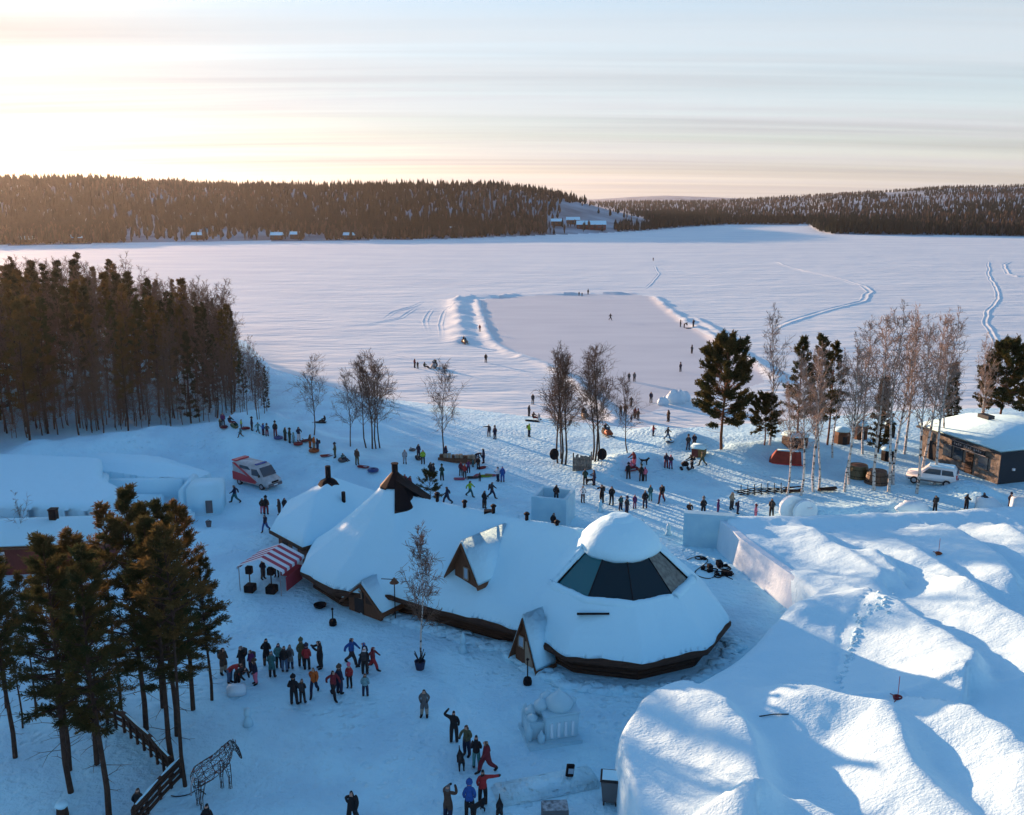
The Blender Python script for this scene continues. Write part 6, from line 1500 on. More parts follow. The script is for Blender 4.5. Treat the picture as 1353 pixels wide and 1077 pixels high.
 (1334, 672, 'stand', 'navy', 'navy', 'navy', 0, 'person in navy behind the ice slabs', .95, 0),
 (731, 703, 'stand', 'black', 'black', 'charcoal', 150, 'person in black behind the restaurant ridge below the ice tower', 1.1, 0),
 # left of the restaurant
 (291, 658, 'point', 'navy', 'navy', 'black', 10, 'person in navy reaching towards the snow tower', 1.1, 1),
 (311, 664, 'walk', 'navy', 'teal', 'charcoal', -80, 'person in navy walking towards the snow tower', 1.1, 0),
 (347, 679, 'stand', 'black', 'pink', 'black', 180, 'child in pink trousers left of the cabin', .95, 0),
 (352, 680, 'stand', 'black', 'dark_red', 'black', 180, 'adult in black next to the child in pink trousers', 1.08, 0),
 (369.5, 681, 'stand', 'charcoal', 'charcoal', 'navy', -60, 'left one of the pair by the cabin roof corner', 1.02, 0),
 (376.5, 678, 'stand', 'charcoal', 'purple', 'purple', 40, 'right one of the pair by the cabin roof corner', .95, 0),
 (351, 702, 'walk', 'navy', 'blue', 'navy', -20, 'child in navy walking towards the striped tent', .98, 0),
 (366, 762, 'hold', 'black', 'charcoal', 'black', 0, 'vendor in black inside the striped tent', 1.02, 0),
 (348, 765, 'pockets', 'navy', 'charcoal', 'beige', 60, 'customer in navy inside the striped tent', 1.0, 0),
 # the plaza
 (353, 880, 'pockets', 'black', 'brown', 'black', 180, 'broad person in black at the back left of the plaza crowd', 1.15, 1),
 (360, 895, 'pockets', 'teal', 'black', 'grey', 180, 'person in dark teal in front of the broad one in black', 1.08, 1),
 (369, 883, 'stand', 'turquoise', 'black', 'navy', 180, 'person in turquoise in the plaza crowd', 1.05, 0),
 (376.5, 888, 'stand', 'black', 'denim', 'charcoal', 180, 'person in black with blue jeans in the plaza crowd', 1.08, 0),
 (384, 884, 'stand', 'grey', 'navy', 'grey', 180, 'person in a grey green coat behind the jeans wearer', 1.02, 1),
 (399, 881, 'stand', 'olive', 'black', 'olive', 180, 'person in a long olive coat', 1.15, 1),
 (406, 885, 'stand', 'red', 'black', 'navy', 180, 'person in red with a backpack beside the olive coat', 1.05, 0),
 (423.5, 883, 'photo', 'black', 'black', 'black', -60, 'person in black taking a photo in the plaza crowd', 1.18, 1),
 (389, 931, 'pockets', 'black', 'black', 'black', 180, 'taller one of the couple in black at the front of the plaza', 1.12, 0),
 (400, 929, 'pockets', 'black', 'black', 'brown', 180, 'shorter one of the couple in black at the front of the plaza', .95, 0),
 (415.5, 918, 'walk', 'orange', 'navy', 'brown', 0, 'person in a bright orange jacket walking to the camera', 1.12, 0),
 (441, 922, 'walk', 'dark_red', 'black', 'black', 40, 'person in a maroon and black jacket right of the orange one', 1.12, 0),
 (449, 917, 'stand', 'navy', 'navy', 'brown', 150, 'person in navy behind the maroon jacket', 1.12, 0),
 (462, 908, 'stand', 'red', 'black', 'pink', 0, 'person in red and black with a pink hat', .95, 0),
 (465, 878, 'walk', 'blue', 'charcoal', 'navy', 70, 'person in a bright blue jacket striding at the back of the plaza', 1.15, 0),
 (482, 880, 'walk', 'navy', 'navy', 'blue', -60, 'person in navy behind the white hat', 1.02, 0),
 (482.5, 891, 'stand', 'black', 'black', 'white', 180, 'person in black with a white bobble hat', 1.12, 1),
 (493, 885, 'walk', 'dark_red', 'red', 'dark_red', 80, 'slim person all in dark red', .98, 0),
 (483, 920, 'stand', 'pale_teal', 'navy', 'brown', 180, 'child in a pale blue jacket at the front right of the plaza crowd', .9, 0),
 (304, 903, 'bend', 'red', 'denim', 'brown', 80, 'person in red and jeans bending over the snow table', 1.1, 0),
 (314, 906, 'bend', 'black', 'black', 'black', 60, 'person in black bending right of the red one', 1.08, 0),
 (321, 889, 'pockets', 'black', 'charcoal', 'grey', -30, 'person in black behind the benders by the pines', 1.15, 0),
 (338, 904, 'stand', 'navy', 'pink', 'brown', -60, 'child in navy with pink trousers by the snow table', 1.0, 0),
 (296, 890, 'pockets', 'brown', 'beige', 'black', 60, 'person in brown half behind the rightmost foreground pine', 1.1, 1),
 (333, 889, 'stand', 'purple', 'navy', 'brown', -30, 'person in violet left of the broad one in black', .98, 0),
 (561, 947, 'pockets', 'grey', 'beige', 'charcoal', 0, 'person in a grey coat alone in front of the restaurant', 1.08, 1),
 (600, 981, 'wave', 'black', 'black', 'black', 180, 'person in black raising an arm above the head', 1.15, 0),
 (617, 998, 'hold', 'olive', 'navy', 'brown', -30, 'person in olive with a bag and the black dog', 1.12, 0),
 (629.5, 1015, 'pockets', 'black', 'turquoise', 'black', 180, 'person in black with turquoise trousers', 1.15, 0),
 (643, 1020, 'walk', 'dark_red', 'dark_red', 'brown', -60, 'person in dark maroon behind the red coat', 1.12, 1),
 (638, 1063, 'point', 'red', 'black', 'black', 180, 'person in a red jacket reaching to the blue one', 1.15, 0),
 (620.5, 1080, 'stand', 'blue', 'black', 'blue', 180, 'person in a bright blue jacket at the bottom edge', 1.18, 0),
 (592, 1082, 'photo', 'brown', 'navy', 'grey', 150, 'person in a brown grey coat with a camera at the bottom edge', 1.12, 1),
 (466, 1090, 'walk', 'black', 'black', 'black', 0, 'person in black walking at the bottom edge below the plaza', 1.15, 1),
 (276, 1108, 'stand', 'black', 'black', 'black', 180, 'person whose head shows at the bottom edge by the wire horse', 1.1, 0),
 (185, 1082, 'stand', 'black', 'black', 'brown', 180, 'person in black at the timber fence bottom', 1.0, 0),
]
for (px, py, pose, j, t, h, f, lab, s, c) in PEOPLE:
    person(px, py, pose, j, t, h, f, lab, s, bool(c))
person(0, 0, 'stand', 'black', 'charcoal', 'black', 160, 'person looking out of the ice tower', 1.0, at=Vector(tw.location) + Vector((.25, .1, TWH - .90)))
# ------------------------------------------------------------------ sledges and snowmobiles
random.seed(3)
tube_sled(309, 564, 'green', 'green snow tube at the upper end of the queue', .62, .5)
tube_sled(325, 568, 'red', 'red snow tube between the lime child and the dark person', .6, .5)
tube_sled(368, 580, 'blue', 'dark blue snow tube below the broad man in black', .62)
tube_sled(394, 588, 'red', 'red snow tube at the feet of the white trousers', .62)
tube_sled(404, 584, 'dark_red', 'maroon snow tube right of the white trousers', .62, .3)
tube_sled(415, 597, 'orange', 'orange snow tube at the feet of the huddle', .7)
tube_sled(453, 609, 'grey', 'grey blue snow tube with a child on it', .62, .2); person(453, 608, 'sit', 'teal', 'navy', 'charcoal', 60, 'child in teal sitting on the grey blue tube', .8)
tube_sled(493, 623, 'blue', 'bright blue snow tube at the lower end of the queue', .7)
tube_sled(534, 640, 'blue', 'blue snow tube behind the cone roof with a rider', .7, .2); person(535, 638, 'sit', 'red', 'navy', 'dark_red', -40, 'child in red riding the blue tube behind the cone roof', .95)
tube_sled(551, 607, 'charcoal', 'dark tube held behind the hi vis marshal', .55, .8)
tube_sled(296, 566, 'dark_red', 'maroon snow tube at the top of the queue', .55)
tube_sled(545, 596, 'grey', 'grey disc lying on the snow left of the marshal', .5)
for a in [(432, 603, 'red', 'red sledge beside the olive person', R(15), 1.5), (480, 618, 'red', 'red sledge at the feet of the tall brown person', R(-20), 1.3), (607, 634, 'pink', 'pink sledge at the left of the sledge row', 0, 1.2), (625, 632, 'charcoal', 'dark sledge in the sledge row', R(5), 1.3),
          (630, 630, 'pink', 'pink sledge in the middle of the sledge row', R(70), 1.2), (641, 630, 'lime', 'lime sledge in the sledge row', R(8), 1.5), (648, 629, 'pink', 'bright pink sledge at the right end of the sledge row', R(-10), 1.2), (703, 557, 'black', 'long dark sledge left of the birches', R(-20), 2.0),
          (637, 619, 'red', 'small red sledge in the mid crowd', R(40), 1.0), (885, 585, 'denim', 'small blue sledge being pulled on the mound', R(20), 1.0), (835, 622, 'red', 'red and white kick sledge with a rider', R(30), 1.7), (910, 434, 'black', 'dark sledge at the right rink bank', 0, 1.6)]: sledge(*a)
for px, py, rz, c, lab, rider in [(574, 486, R(-105), 'white', 'white and black snowmobile on the lake with a rider in dark green', 'dark_green'), (614, 454, R(-60), 'beige', 'snowmobile parked at the left rink bank', 'black'), (772, 553, R(-80), 'beige', 'pale snowmobile with a rider behind the birch clumps', 'brown'), (802, 576, R(-70), 'orange', 'orange snowmobile with a rider left of the slanting birch', 'charcoal')]:
    e = snowmobile(px, py, rz, c, lab, .95)  # hood in the listed vinyl colour, orange on the last machine
    if rider:
        q = Vector(e.location) + Matrix.Rotation(rz, 3, 'Z') @ Vector((-.5, 0, -.05)); person(0, 0, 'ride', rider, 'black', 'black', math.degrees(rz) + 90, 'rider in ' + rider.replace('_', ' ') + {'dark_green': ' on the white snowmobile', 'black': ' on the snowmobile at the rink bank', 'brown': ' on the pale snowmobile', 'charcoal': ' on the orange lit snowmobile'}[rider], 1.0, at=q)
sledge(424, 559, 'charcoal', 'flat dark sledge behind the lone birch', R(175), 1.5); person(429, 558, 'sit', 'black', 'black', 'black', -80, 'person in black sitting at the flat sledge behind the lone birch', .95)
# buggy
bg = empty('baby_buggy', G(905, 621), R(180)); tag(bg, 'dark baby buggy pushed in the sun below the kiosk', 'buggy')
b = MB(); b.extr([(-.3, .45), (.35, .45), (.45, .75), (.1, 1.0), (-.25, .95), (-.4, .7)], -.22, .22); b.build('seat', M_BLACK, bg, bevel=.05)
b = MB(); b.tube([(-.3, 0, .5), (-.75, 0, 1.02)], .02, 5); b.tube([(-.75, -.22, 1.02), (-.75, .22, 1.02)], .025, 5); b.build('handle', M_STEEL, bg)
for x in (-.35, .4):
    for y in (-.25, .25): b = MB(); b.tube([(x, y - .03, .16), (x, y + .03, .16)], .16, 10); b.tube([(x, y, .16), (x * .5, y * .8, .5)], .015, 4); b.build('wheel', M_DARK, bg)
# dogs
def dog(px, py, rz, label, s=1.0):
    J = [((0, .30, .50), .13), ((0, 0, .48), .12), ((0, -.28, .54), .14), ((0, -.40, .68), .09), ((0, -.48, .78), .085), ((0, -.62, .74), .045), ((0, .48, .60), .035), ((0, .62, .74), .02), ((0.03, -.45, .88), .025), ((-.03, -.45, .88), .025)]
    E_ = [(0, 1), (1, 2), (2, 3), (3, 4), (4, 5), (0, 6), (6, 7), (4, 8), (4, 9)]
    for sx in (-1, 1):
        for y, kb in ((-.28, ((sx * .10, -.26, .42), (sx * .10, -.28, .24), (sx * .10, -.27, .05), (sx * .10, -.34, .03))), (.3, ((sx * .10, .26, .40), (sx * .11, .20, .30), (sx * .11, .36, .19), (sx * .11, .33, .03)))):
            n0 = len(J); root = 2 if y < 0 else 0
            for k, p in enumerate(kb): J.append((p, (.075, .05, .035, .035)[k])); E_.append((root if k == 0 else n0 + k - 1, n0 + k))
    me = bpy.data.meshes.new('d'); me.from_pydata([j[0] for j in J], E_, []); o = bpy.data.objects.new('d', me); COL.objects.link(o); o.modifiers.new('s', 'SKIN')
    for i, j in enumerate(J): me.skin_vertices[0].data[i].radius = (j[1], j[1]); me.skin_vertices[0].data[i].use_root = i == 1
    sb = o.modifiers.new('u', 'SUBSURF'); sb.levels = 1
    out = bpy.data.meshes.new_from_object(o.evaluated_get(bpy.context.evaluated_depsgraph_get())); bpy.data.objects.remove(o)
    out.polygons.foreach_set('use_smooth', [True] * len(out.polygons)); out.materials.clear()
    q = link('dog', out, cm('black'), None, G(px, py, .0), rz); q.scale = (s, s, s); tag(q, label, 'dog', 'black dogs')
dog(609, 1014, R(10), 'black dog standing with the olive person on the plaza', 1.15)
dog(631, 1077, R(-40), 'black dog at the bottom edge behind the blue jacket', 1.1)
dog(780, 640, R(80), 'dark dog below the board screen', 1.0)
dog(851, 614, R(70), 'dark dog on the shaded mound behind the kick sledge', 1.0)
dog(660, 1080, R(0), 'dog cut by the bottom edge right of the red jacket', 1.1)
# ------------------------------------------------------------------ wire horse with fairy lights
M_RUST = mat('rusty_wire', (.045, .03, .024), .7)
def wire_horse():
    b0 = G(283, 1053); e = empty('wire_horse', b0, R(62)); e.scale = (1.15, 1.15, 1.2); tag(e, 'life size wire horse wound with fairy lights beside the fence', 'horse figure')
    w = MB(); rnd = random.Random(2)
    body = [(-.95, .0, 1.35, .26, .36), (-.7, 0, 1.42, .36, .46), (-.2, 0, 1.38, .38, .48), (.3, 0, 1.36, .36, .45), (.75, 0, 1.48, .32, .44), (1.0, 0, 1.60, .22, .36)]
    neck = [(.95, 0, 1.65, .2, .32), (1.15, 0, 1.75, .16, .26), (1.35, 0, 1.62, .13, .2), (1.52, 0, 1.35, .11, .17), (1.62, 0, 1.08, .09, .13), (1.68, 0, .92, .07, .09)]
    def rings(sec, nn):
        rr = []
        for (x, y, z, ry, rz_) in sec:
            rr.append([(x, y + ry * math.cos(2 * math.pi * k / nn), z + rz_ * math.sin(2 * math.pi * k / nn)) for k in range(nn)])
        for r_ in rr: w.tube(r_ + [r_[0]], .014, 3, cap=False)
        for k in range(nn): w.tube([r_[k] for r_ in rr], .014, 3, cap=False)
        for i in range(len(rr) - 1):
            for k in range(nn): w.tube([rr[i][k], rr[i + 1][(k + 1) % nn]], .010, 3, cap=False)
    rings(body, 10); rings(neck, 8); w.build('frame', M_RUST, e)
    for x, y, lean in ((-.75, -.2, -.12), (-.75, .2, .05), (.7, -.18, .1), (.7, .18, -.05)):
        w = MB(); sec = [(x, 1.15, .15), (x + lean * .5, .85, .11), (x + lean, .55, .075), (x + lean * .9, .25, .06), (x + lean * .9, .0, .075)]
        for k in range(5): a = 2 * math.pi * k / 5; w.tube([(sx + r * math.cos(a), y + r * math.sin(a), sz) for sx, sz, r in sec], .014, 3, cap=False)
        for sx, sz, r in sec: w.tube([(sx + r * math.cos(2 * math.pi * k / 6), y + r * math.sin(2 * math.pi * k / 6), sz) for k in range(7)], .012, 3, cap=False)
        w.build('leg', M_RUST, e)
    w = MB(); w.tube([(-.98, 0, 1.5), (-1.15, 0, 1.25), (-1.2, 0, .8)], .03, 5); w.tube([(-.98, .05, 1.5), (-1.12, .06, 1.2), (-1.12, .05, .75)], .02, 4); w.build('tail', M_STEEL, e)
    w = MB(); w.tube([(1.38, -.06, 1.78), (1.36, -.08, 1.92)], .03, 4); w.tube([(1.38, .06, 1.78), (1.36, .08, 1.92)], .03, 4); w.build('ear', M_STEEL, e)
    w = MB()
    for i in range(150):
        t = rnd.random(); k = int(t * 5); f = t * 5 - k; A, B = body[min(k, 5)], body[min(k + 1, 5)]; x, y, z, ry, rz_ = [A[q] + (B[q] - A[q]) * f for q in range(5)]; a = rnd.uniform(0, 6.28)
        w.tube([(x, y + ry * math.cos(a), z + rz_ * math.sin(a)), (x + .03, y + ry * math.cos(a), z + rz_ * math.sin(a))], .022, 4, m=i % 3)
    o = w.build('fairy_lights', [mat('vinyl_red', CL['red'], .4), mat('vinyl_orange', CL['orange'], .4), mat('vinyl_beige', CL['beige'], .4)], e); o['kind'] = 'stuff'
wire_horse()
def cable(name, pts, r, label, m=None):
    P_ = [G(a, b_) + Vector((0, 0, r)) for a, b_ in pts]; out = []
    for i in range(len(P_) - 1):
        p0, p1, p2, p3 = P_[max(i - 1, 0)], P_[i], P_[i + 1], P_[min(i + 2, len(P_) - 1)]
        for k in range(5):
            t = k / 5; out.append(.5 * ((2 * p1) + (p2 - p0) * t + (2 * p0 - 5 * p1 + 4 * p2 - p3) * t * t + (3 * p1 - p0 - 3 * p2 + p3) * t ** 3))
    out.append(P_[-1]); b = MB(); b.tube(out, r, 5); tag(b.build(name, m or M_BLACK, smooth=True), label, 'cable')
cable('power_cable', [(272, 1050), (262, 1044), (250, 1050), (236, 1053), (226, 1052)], .025, 'thin dark cable from the wire horse towards the fence')
cable('power_cable', [(673, 1050), (684, 1054), (694, 1050), (700, 1040), (716, 1037), (730, 1041), (748, 1042), (757, 1036), (760, 1028)], .025, 'thin cable snaking from the floodlight heap along the snow slab')
cable('power_cable', [(760, 1040), (748, 1046), (752, 1036), (764, 1030), (775, 1034), (788, 1037), (778, 1040), (768, 1038)], .03, 'tangled cable around the floodlight by the snow slab')
cable('power_cable', [(908, 740), (925, 735), (935, 742), (918, 757), (935, 765), (952, 760), (968, 766)], .035, 'loose cable on the snow between dome and castle')
cable('hose', [(1004, 947), (1020, 946), (1040, 944)], .03, 'short dark pole lying on the castle snow')
bpy.data.objects['hose'].location.z += 3.6 if False else 0
# flood light and gear heaps
def gear(px, py, seed, n, label, sc=1.0, cat='gear heap'):
    e = empty('gear_heap', G(px, py)); tag(e, label, cat); rnd = random.Random(seed)
    for k in range(n):
        b = MB(); x, y = rnd.uniform(-.7, .7) * sc, rnd.uniform(-.4, .4) * sc; s_ = rnd.uniform(.12, .3) * sc
        if k % 2: b.torus((x, y, .07), s_ * 1.3, .045, 12, 5); b.build('cable_coil', M_BLACK, e)
        else: b.box((x, y, s_ * .5), (s_ * 1.6, s_, s_), rnd.uniform(0, 3)); b.build('box', M_BLACK, e, bevel=.02)
gear(779, 1036, 1, 4, 'small heap of black coils right of the snow slab', .7)
gear(945, 752, 2, 9, 'heap of black cables and boxes between dome and castle', 1.5); gear(960, 762, 5, 7, 'second heap of black gear nearer the castle wall', 1.3); gear(930, 738, 7, 4, 'small pile of gear near the ice wall', .8)
e = empty('floodlight', G(753, 1032), R(20)); tag(e, 'black floodlight on a stand at the end of the snow slab', 'floodlight')
b = MB(); b.box((0, 0, .62), (.42, .16, .62), tilt=(R(-15), R(15), 0)); b.build('housing', M_BLACK, e, bevel=.03); b = MB(); b.box((0, -.12, .64), (.3, .02, .25), tilt=(R(-15), R(15), 0)); b.build('lens', M_WINB, e)
for x in (-.25, .25): b = MB(); b.tube([(0, 0, .4), (x, .12, 0)], .025, 5); b.build('leg', M_BLACK, e)
# wheelie bin and crate
e = empty('wheelie_bin', G(806, 1058), R(-8)); tag(e, 'grey wheeled rubbish bin against the castle wall at the bottom', 'bin')
b = MB(); b.add([(-.36, -.36, .12), (.36, -.36, .12), (.36, .36, .12), (-.36, .36, .12), (-.46, -.46, 1.3), (.46, -.46, 1.3), (.46, .46, 1.3), (-.46, .46, 1.3)], [(3, 2, 1, 0), (4, 5, 6, 7), (0, 1, 5, 4), (1, 2, 6, 5), (2, 3, 7, 6), (3, 0, 4, 7)]); b.build('body', M_GREY, e, bevel=.04)
b = MB(); b.box((0, 0, 1.37), (1.0, 1.02, .1)); b.build('lid', M_DARK, e, bevel=.03); b = MB(); b.box((0, 0, 1.43), (.8, .8, .03)); b.build('lid_frost', M_ROOFSNOW, e)
b = MB(); b.tube([(-.3, .5, 1.25), (.3, .5, 1.25)], .03, 6); b.build('handle', M_DARK, e)
for x in (-.3, .3): b = MB(); b.tube([(x - .04, -.38, .1), (x + .04, -.38, .1)], .1, 10); b.build('wheel', M_DARK, e)
e = empty('frosted_crate', G(733, 1084), R(3)); tag(e, 'frost covered wire crate cut by the bottom edge', 'crate')
b = MB(); b.box((0, 0, .4), (1.25, .8, .8)); b.build('box', M_GREY, e, bevel=.03); b = MB(); b.box((0, 0, .82), (1.2, .76, .03)); b.build('lid_frost', mat('frosted_mesh', (.35, .42, .46), .6, var=(.7, 5)), e)
# lamp posts with a round base: torches by the doors
for px, py, h, lab in [(440, 826, 1.15, 'black torch post in front of the cone roof'), (697, 904, 1.6, 'black torch post left of the ice palace'), (424, 662, 1.2, 'thin sign post above the cabin roof')]:
    e = empty('torch_post', G(px, py)); tag(e, lab, 'post', 'black torch posts'); b = MB(); b.lathe([(.26, 0), (.28, .2), (.22, .42), (.05, .48)], n=10); b.build('base', M_BLACK, e); b = MB(); b.tube([(0, 0, .4), (0, 0, h)], .045, 6); b.build('pole', M_BLACK, e); b = MB(); b.lathe([(.07, h), (.1, h + .06), (.06, h + .14)], n=8); b.build('burner', M_BLACK, e)
e = empty('fire_bowl', G(423, 803)); tag(e, 'low black fire bowl by the left wall of the restaurant', 'fire bowl'); b = MB(); b.lathe([(.2, 0), (.42, .12), (.48, .28), (.4, .26), (.2, .12)], n=12); b.build('bowl', M_BLACK, e); b = MB(); b.lathe([(.25, -.02), (.2, .06)], n=8); b.build('foot', M_BLACK, e)
e = empty('planter_pot', G(555, 884)); tag(e, 'dark pot with dry sticks at the foot of the young birch', 'pot'); b = MB(); b.lathe([(.26, 0), (.36, .55), (.32, .55), (.28, .4)], n=12); b.build('pot', mat('vinyl_navy', CL['navy'], .5), e)
b = MB(); rnd = random.Random(1)
for k in range(16): a = rnd.uniform(0, 6.28); b.tube([(0, 0, .4), (.35 * math.cos(a), .35 * math.sin(a), .9 + rnd.uniform(0, .4))], .025, 4)
b.build('sticks', M_DARK, e)
# roof light over the porch of the cone roof
e = empty('wall_lantern_mast', Vector((-8.2, 58.9, 0))); tag(e, 'small mast with a rusty lamp over the cone roof porch', 'lamp mast')
b = MB(); b.tube([(0, 0, -.1), (0, 0, 3.0)], .04, 6); b.build('mast', M_BLACK, e); b = MB(); b.lathe([(.34, 2.9), (.14, 3.15), (.03, 3.3)], n=10); b.build('shade', M_WOODB, e); b = MB(); b.tube([(0, 0, 3.15), (-.9, 0, 3.2)], .03, 5); b.build('arm', M_BLACK, e)
# ------------------------------------------------------------------ timber fence, lower left
def fence(pts, label):
    A = [G(*p) for p in pts]; e = empty('timber_fence', A[0]); tag(e, label, 'fence', 'timber fence runs')
    for i in range(len(A) - 1):
        p, q = A[i] - A[0], A[i + 1] - A[0]; d = (q - p); n = max(2, int(d.length / .8)); rz = math.atan2(d.y, d.x)
        for k in range(n + 1):
            c = p + d * k / n; b = MB(); b.box((c.x, c.y, c.z + .5), (.13, .13, 1.2), rz); b.build('post', M_WOOD, e)
        for z in (.25, .58, .92):
            b = MB(); off = Vector((-d.y, d.x, 0)).normalized() * .1; b.tube([p + off + Vector((0, 0, z)), q + off + Vector((0, 0, z))], .09, 6); b.build('rail', M_WOOD, e)
        b = MB(); off = Vector((-d.y, d.x, 0)).normalized() * .1; b.tube([p + off * .6 + Vector((0, 0, 1.12)), q + off * .6 + Vector((0, 0, 1.12))], .13, 7); b.build('cap_rail', M_WOOD, e); b = MB(); b.tube([p.lerp(q, .08) + off * .6 + Vector((0, 0, 1.21)), p.lerp(q, .5) + off * .6 + Vector((0, 0, 1.24)), p.lerp(q, .93) + off * .6 + Vector((0, 0, 1.21))], [.05, .075, .05], 6); b.build('rail_snow', M_ROOFSNOW, e)
        for k in range(n):
            c = p + d * (k + .5) / n; b = MB(); b.box((c.x, c.y, c.z + .42), (.3, .05, .10), rz); b.build('snow_clump', M_ROOFSNOW, e)
fence([(120, 945), (165, 968), (200, 1000), (226, 1030)], 'dark timber fence run coming from behind the foreground pines')
fence([(240, 1027), (212, 1056), (178, 1096)], 'dark timber fence run leading to the bottom edge')
e = empty('snow_capped_stump', G(83, 1078)); tag(e, 'snow capped tree stump at the lower left bottom', 'stump'); b = MB(); b.lathe([(.3, -.1), (.24, .5), (.2, .55)], n=9); b.build('stump', M_PINEBARK, e); b = MB(); b.blob((0, 0, .62), (.3, .3, .2), 3, .1); b.build('snow_cap', M_ROOFSNOW, e, smooth=True)
# snow table of the children and a box
e = empty('snow_table', G(312, 922), .2); tag(e, 'small snow table with people bending over it', 'snow table'); b = MB(); b.box((0, .35, .3), (1.1, .6, .7)); b.build('block', M_ICEWALL, e, bevel=.1, seg=2, smooth=True)
# ------------------------------------------------------------------ shore furniture
for px, py, hp, lab in [(732, 616, 600, 'left round black paddle sign by the tall birch clump'), (795, 616, 600, 'right round black paddle sign by the second birch clump')]:
    g = G(px, py); zt = PY(px, hp, g.y).z - g.z; e = empty('paddle_sign', g, R(8)); tag(e, lab, 'sign', 'round black paddle signs'); b = MB(); b.tube([(0, 0, -.1), (0, 0, zt)], .04, 6); b.build('pole', M_STEEL, e)
    b = MB(); b.extr([(.52 * math.cos(a), zt + .66 * math.sin(a)) for a in np.linspace(0, 6.283, 24, endpoint=False)], -.08, -.02); b.build('disc', M_BLACK, e)
g = G(769, 622); e = empty('board_screen', g, R(-6)); tag(e, 'weathered grey board screen between the two birch clumps', 'screen'); rnd = random.Random(4)
for k in range(13):
    x = -.95 + k * .16; h = 1.65 + rnd.uniform(-.15, .15) + (.45 if k in (0, 12) else .35 if k == 3 else 0); b = MB(); b.box((x, rnd.uniform(-.03, .03), h / 2 - .05), (.15, .06, h), rnd.uniform(-.1, .1)); b.build('board', mat('grey_board', (.13, .12, .11), .9, var=(.4, 4), stretch=(4, 4, .5)), e)
for z in (.4, 1.2): b = MB(); b.box((0, .09, z), (2.0, .06, .1)); b.build('batten', M_WOOD, e)
g = G(923, 603); e = empty('kiosk_box', g, R(-25)); tag(e, 'small red and yellow kiosk box with a thick snow cap', 'kiosk'); b = MB(); b.box((-.35, 0, .45), (.75, .9, .95)); b.build('side_panel', M_REDW, e); b = MB(); b.box((.4, 0, .45), (.75, .9, .95)); b.build('front_panel', mat('mustard_paint', (.16, .11, .04), .7), e); b = MB(); b.box((0, 0, 1.15), (1.75, 1.15, .5)); b.build('snow_cap', M_ROOFSNOW, e, bevel=.15, seg=3, smooth=True)
g = G(1039, 611); e = empty('red_tent', g, R(-14)); tag(e, 'low red ridge tent on the snow bank by the grove', 'tent'); b = MB(); b.add([(-2.0, -.9, 0), (1.6, -.9, 0), (1.6, .9, 0), (-2.0, .9, 0), (-1.15, -.25, 1.35), (1.5, -.25, 1.25), (1.5, .25, 1.25), (-1.15, .25, 1.35)], [(0, 1, 5, 4), (1, 2, 6, 5), (2, 3, 7, 6), (3, 0, 4, 7), (4, 5, 6, 7)]); b.build('canvas', mat('rust_canvas', (.26, .04, .025), .8, var=(.3, 2)), e)
b = MB(); b.box((.1, 0, 1.38), (2.3, .45, .14)); b.build('snow_cap', M_ROOFSNOW, e, bevel=.05, seg=2, smooth=True); b = MB(); b.box((-.3, -.95, .03), (4.0, .12, .08)); b.build('ground_beam', M_REDP, e)
M_BRONZE = mat('oiled_barrel_wood', (.085, .045, .022), .35, var=(.5, 5), stretch=(6, 6, .6), spec=.5); M_BRASSG = mat('green_brown_barrel', (.06, .055, .02), .35, spec=.5)
for px, py, m, lab, rz in [(1133, 630, M_BRASSG, 'dark green wooden hot tub lying in the grove', .3), (1158, 638, M_BRONZE, 'dark brown wooden hot tub in front of the green one', -.2)]:
    e = empty('wooden_tub', G(px, py), rz); tag(e, lab, 'tub', 'wooden tubs in the grove'); n = 18
    for k in range(n):
        a0, a1 = 2 * math.pi * k / n, 2 * math.pi * (k + .94) / n; b = MB()
        b.add([(1.25 * math.cos(a0), 1.25 * math.sin(a0), 0), (1.25 * math.cos(a1), 1.25 * math.sin(a1), 0), (.95 * math.cos(a1), .95 * math.sin(a1), 1.35), (.95 * math.cos(a0), .95 * math.sin(a0), 1.35), (1.17 * math.cos(a0), 1.17 * math.sin(a0), 0), (1.17 * math.cos(a1), 1.17 * math.sin(a1), 0), (.88 * math.cos(a1), .88 * math.sin(a1), 1.35), (.88 * math.cos(a0), .88 * math.sin(a0), 1.35)], [(0, 1, 2, 3), (7, 6, 5, 4), (0, 4, 5, 1), (2, 6, 7, 3), (0, 3, 7, 4), (1, 5, 6, 2)]); b.build('stave', m, e)
    b = MB(); b.lathe([(.93, 1.2), (.9, 1.3), (.05, 1.42)], n=18); b.build('cover', M_WOODB, e)
    for z, r in ((.3, 1.2), (.95, 1.06)): b = MB(); b.torus((0, 0, z), r, .03, 24, 4); b.build('hoop', M_BLACK, e)
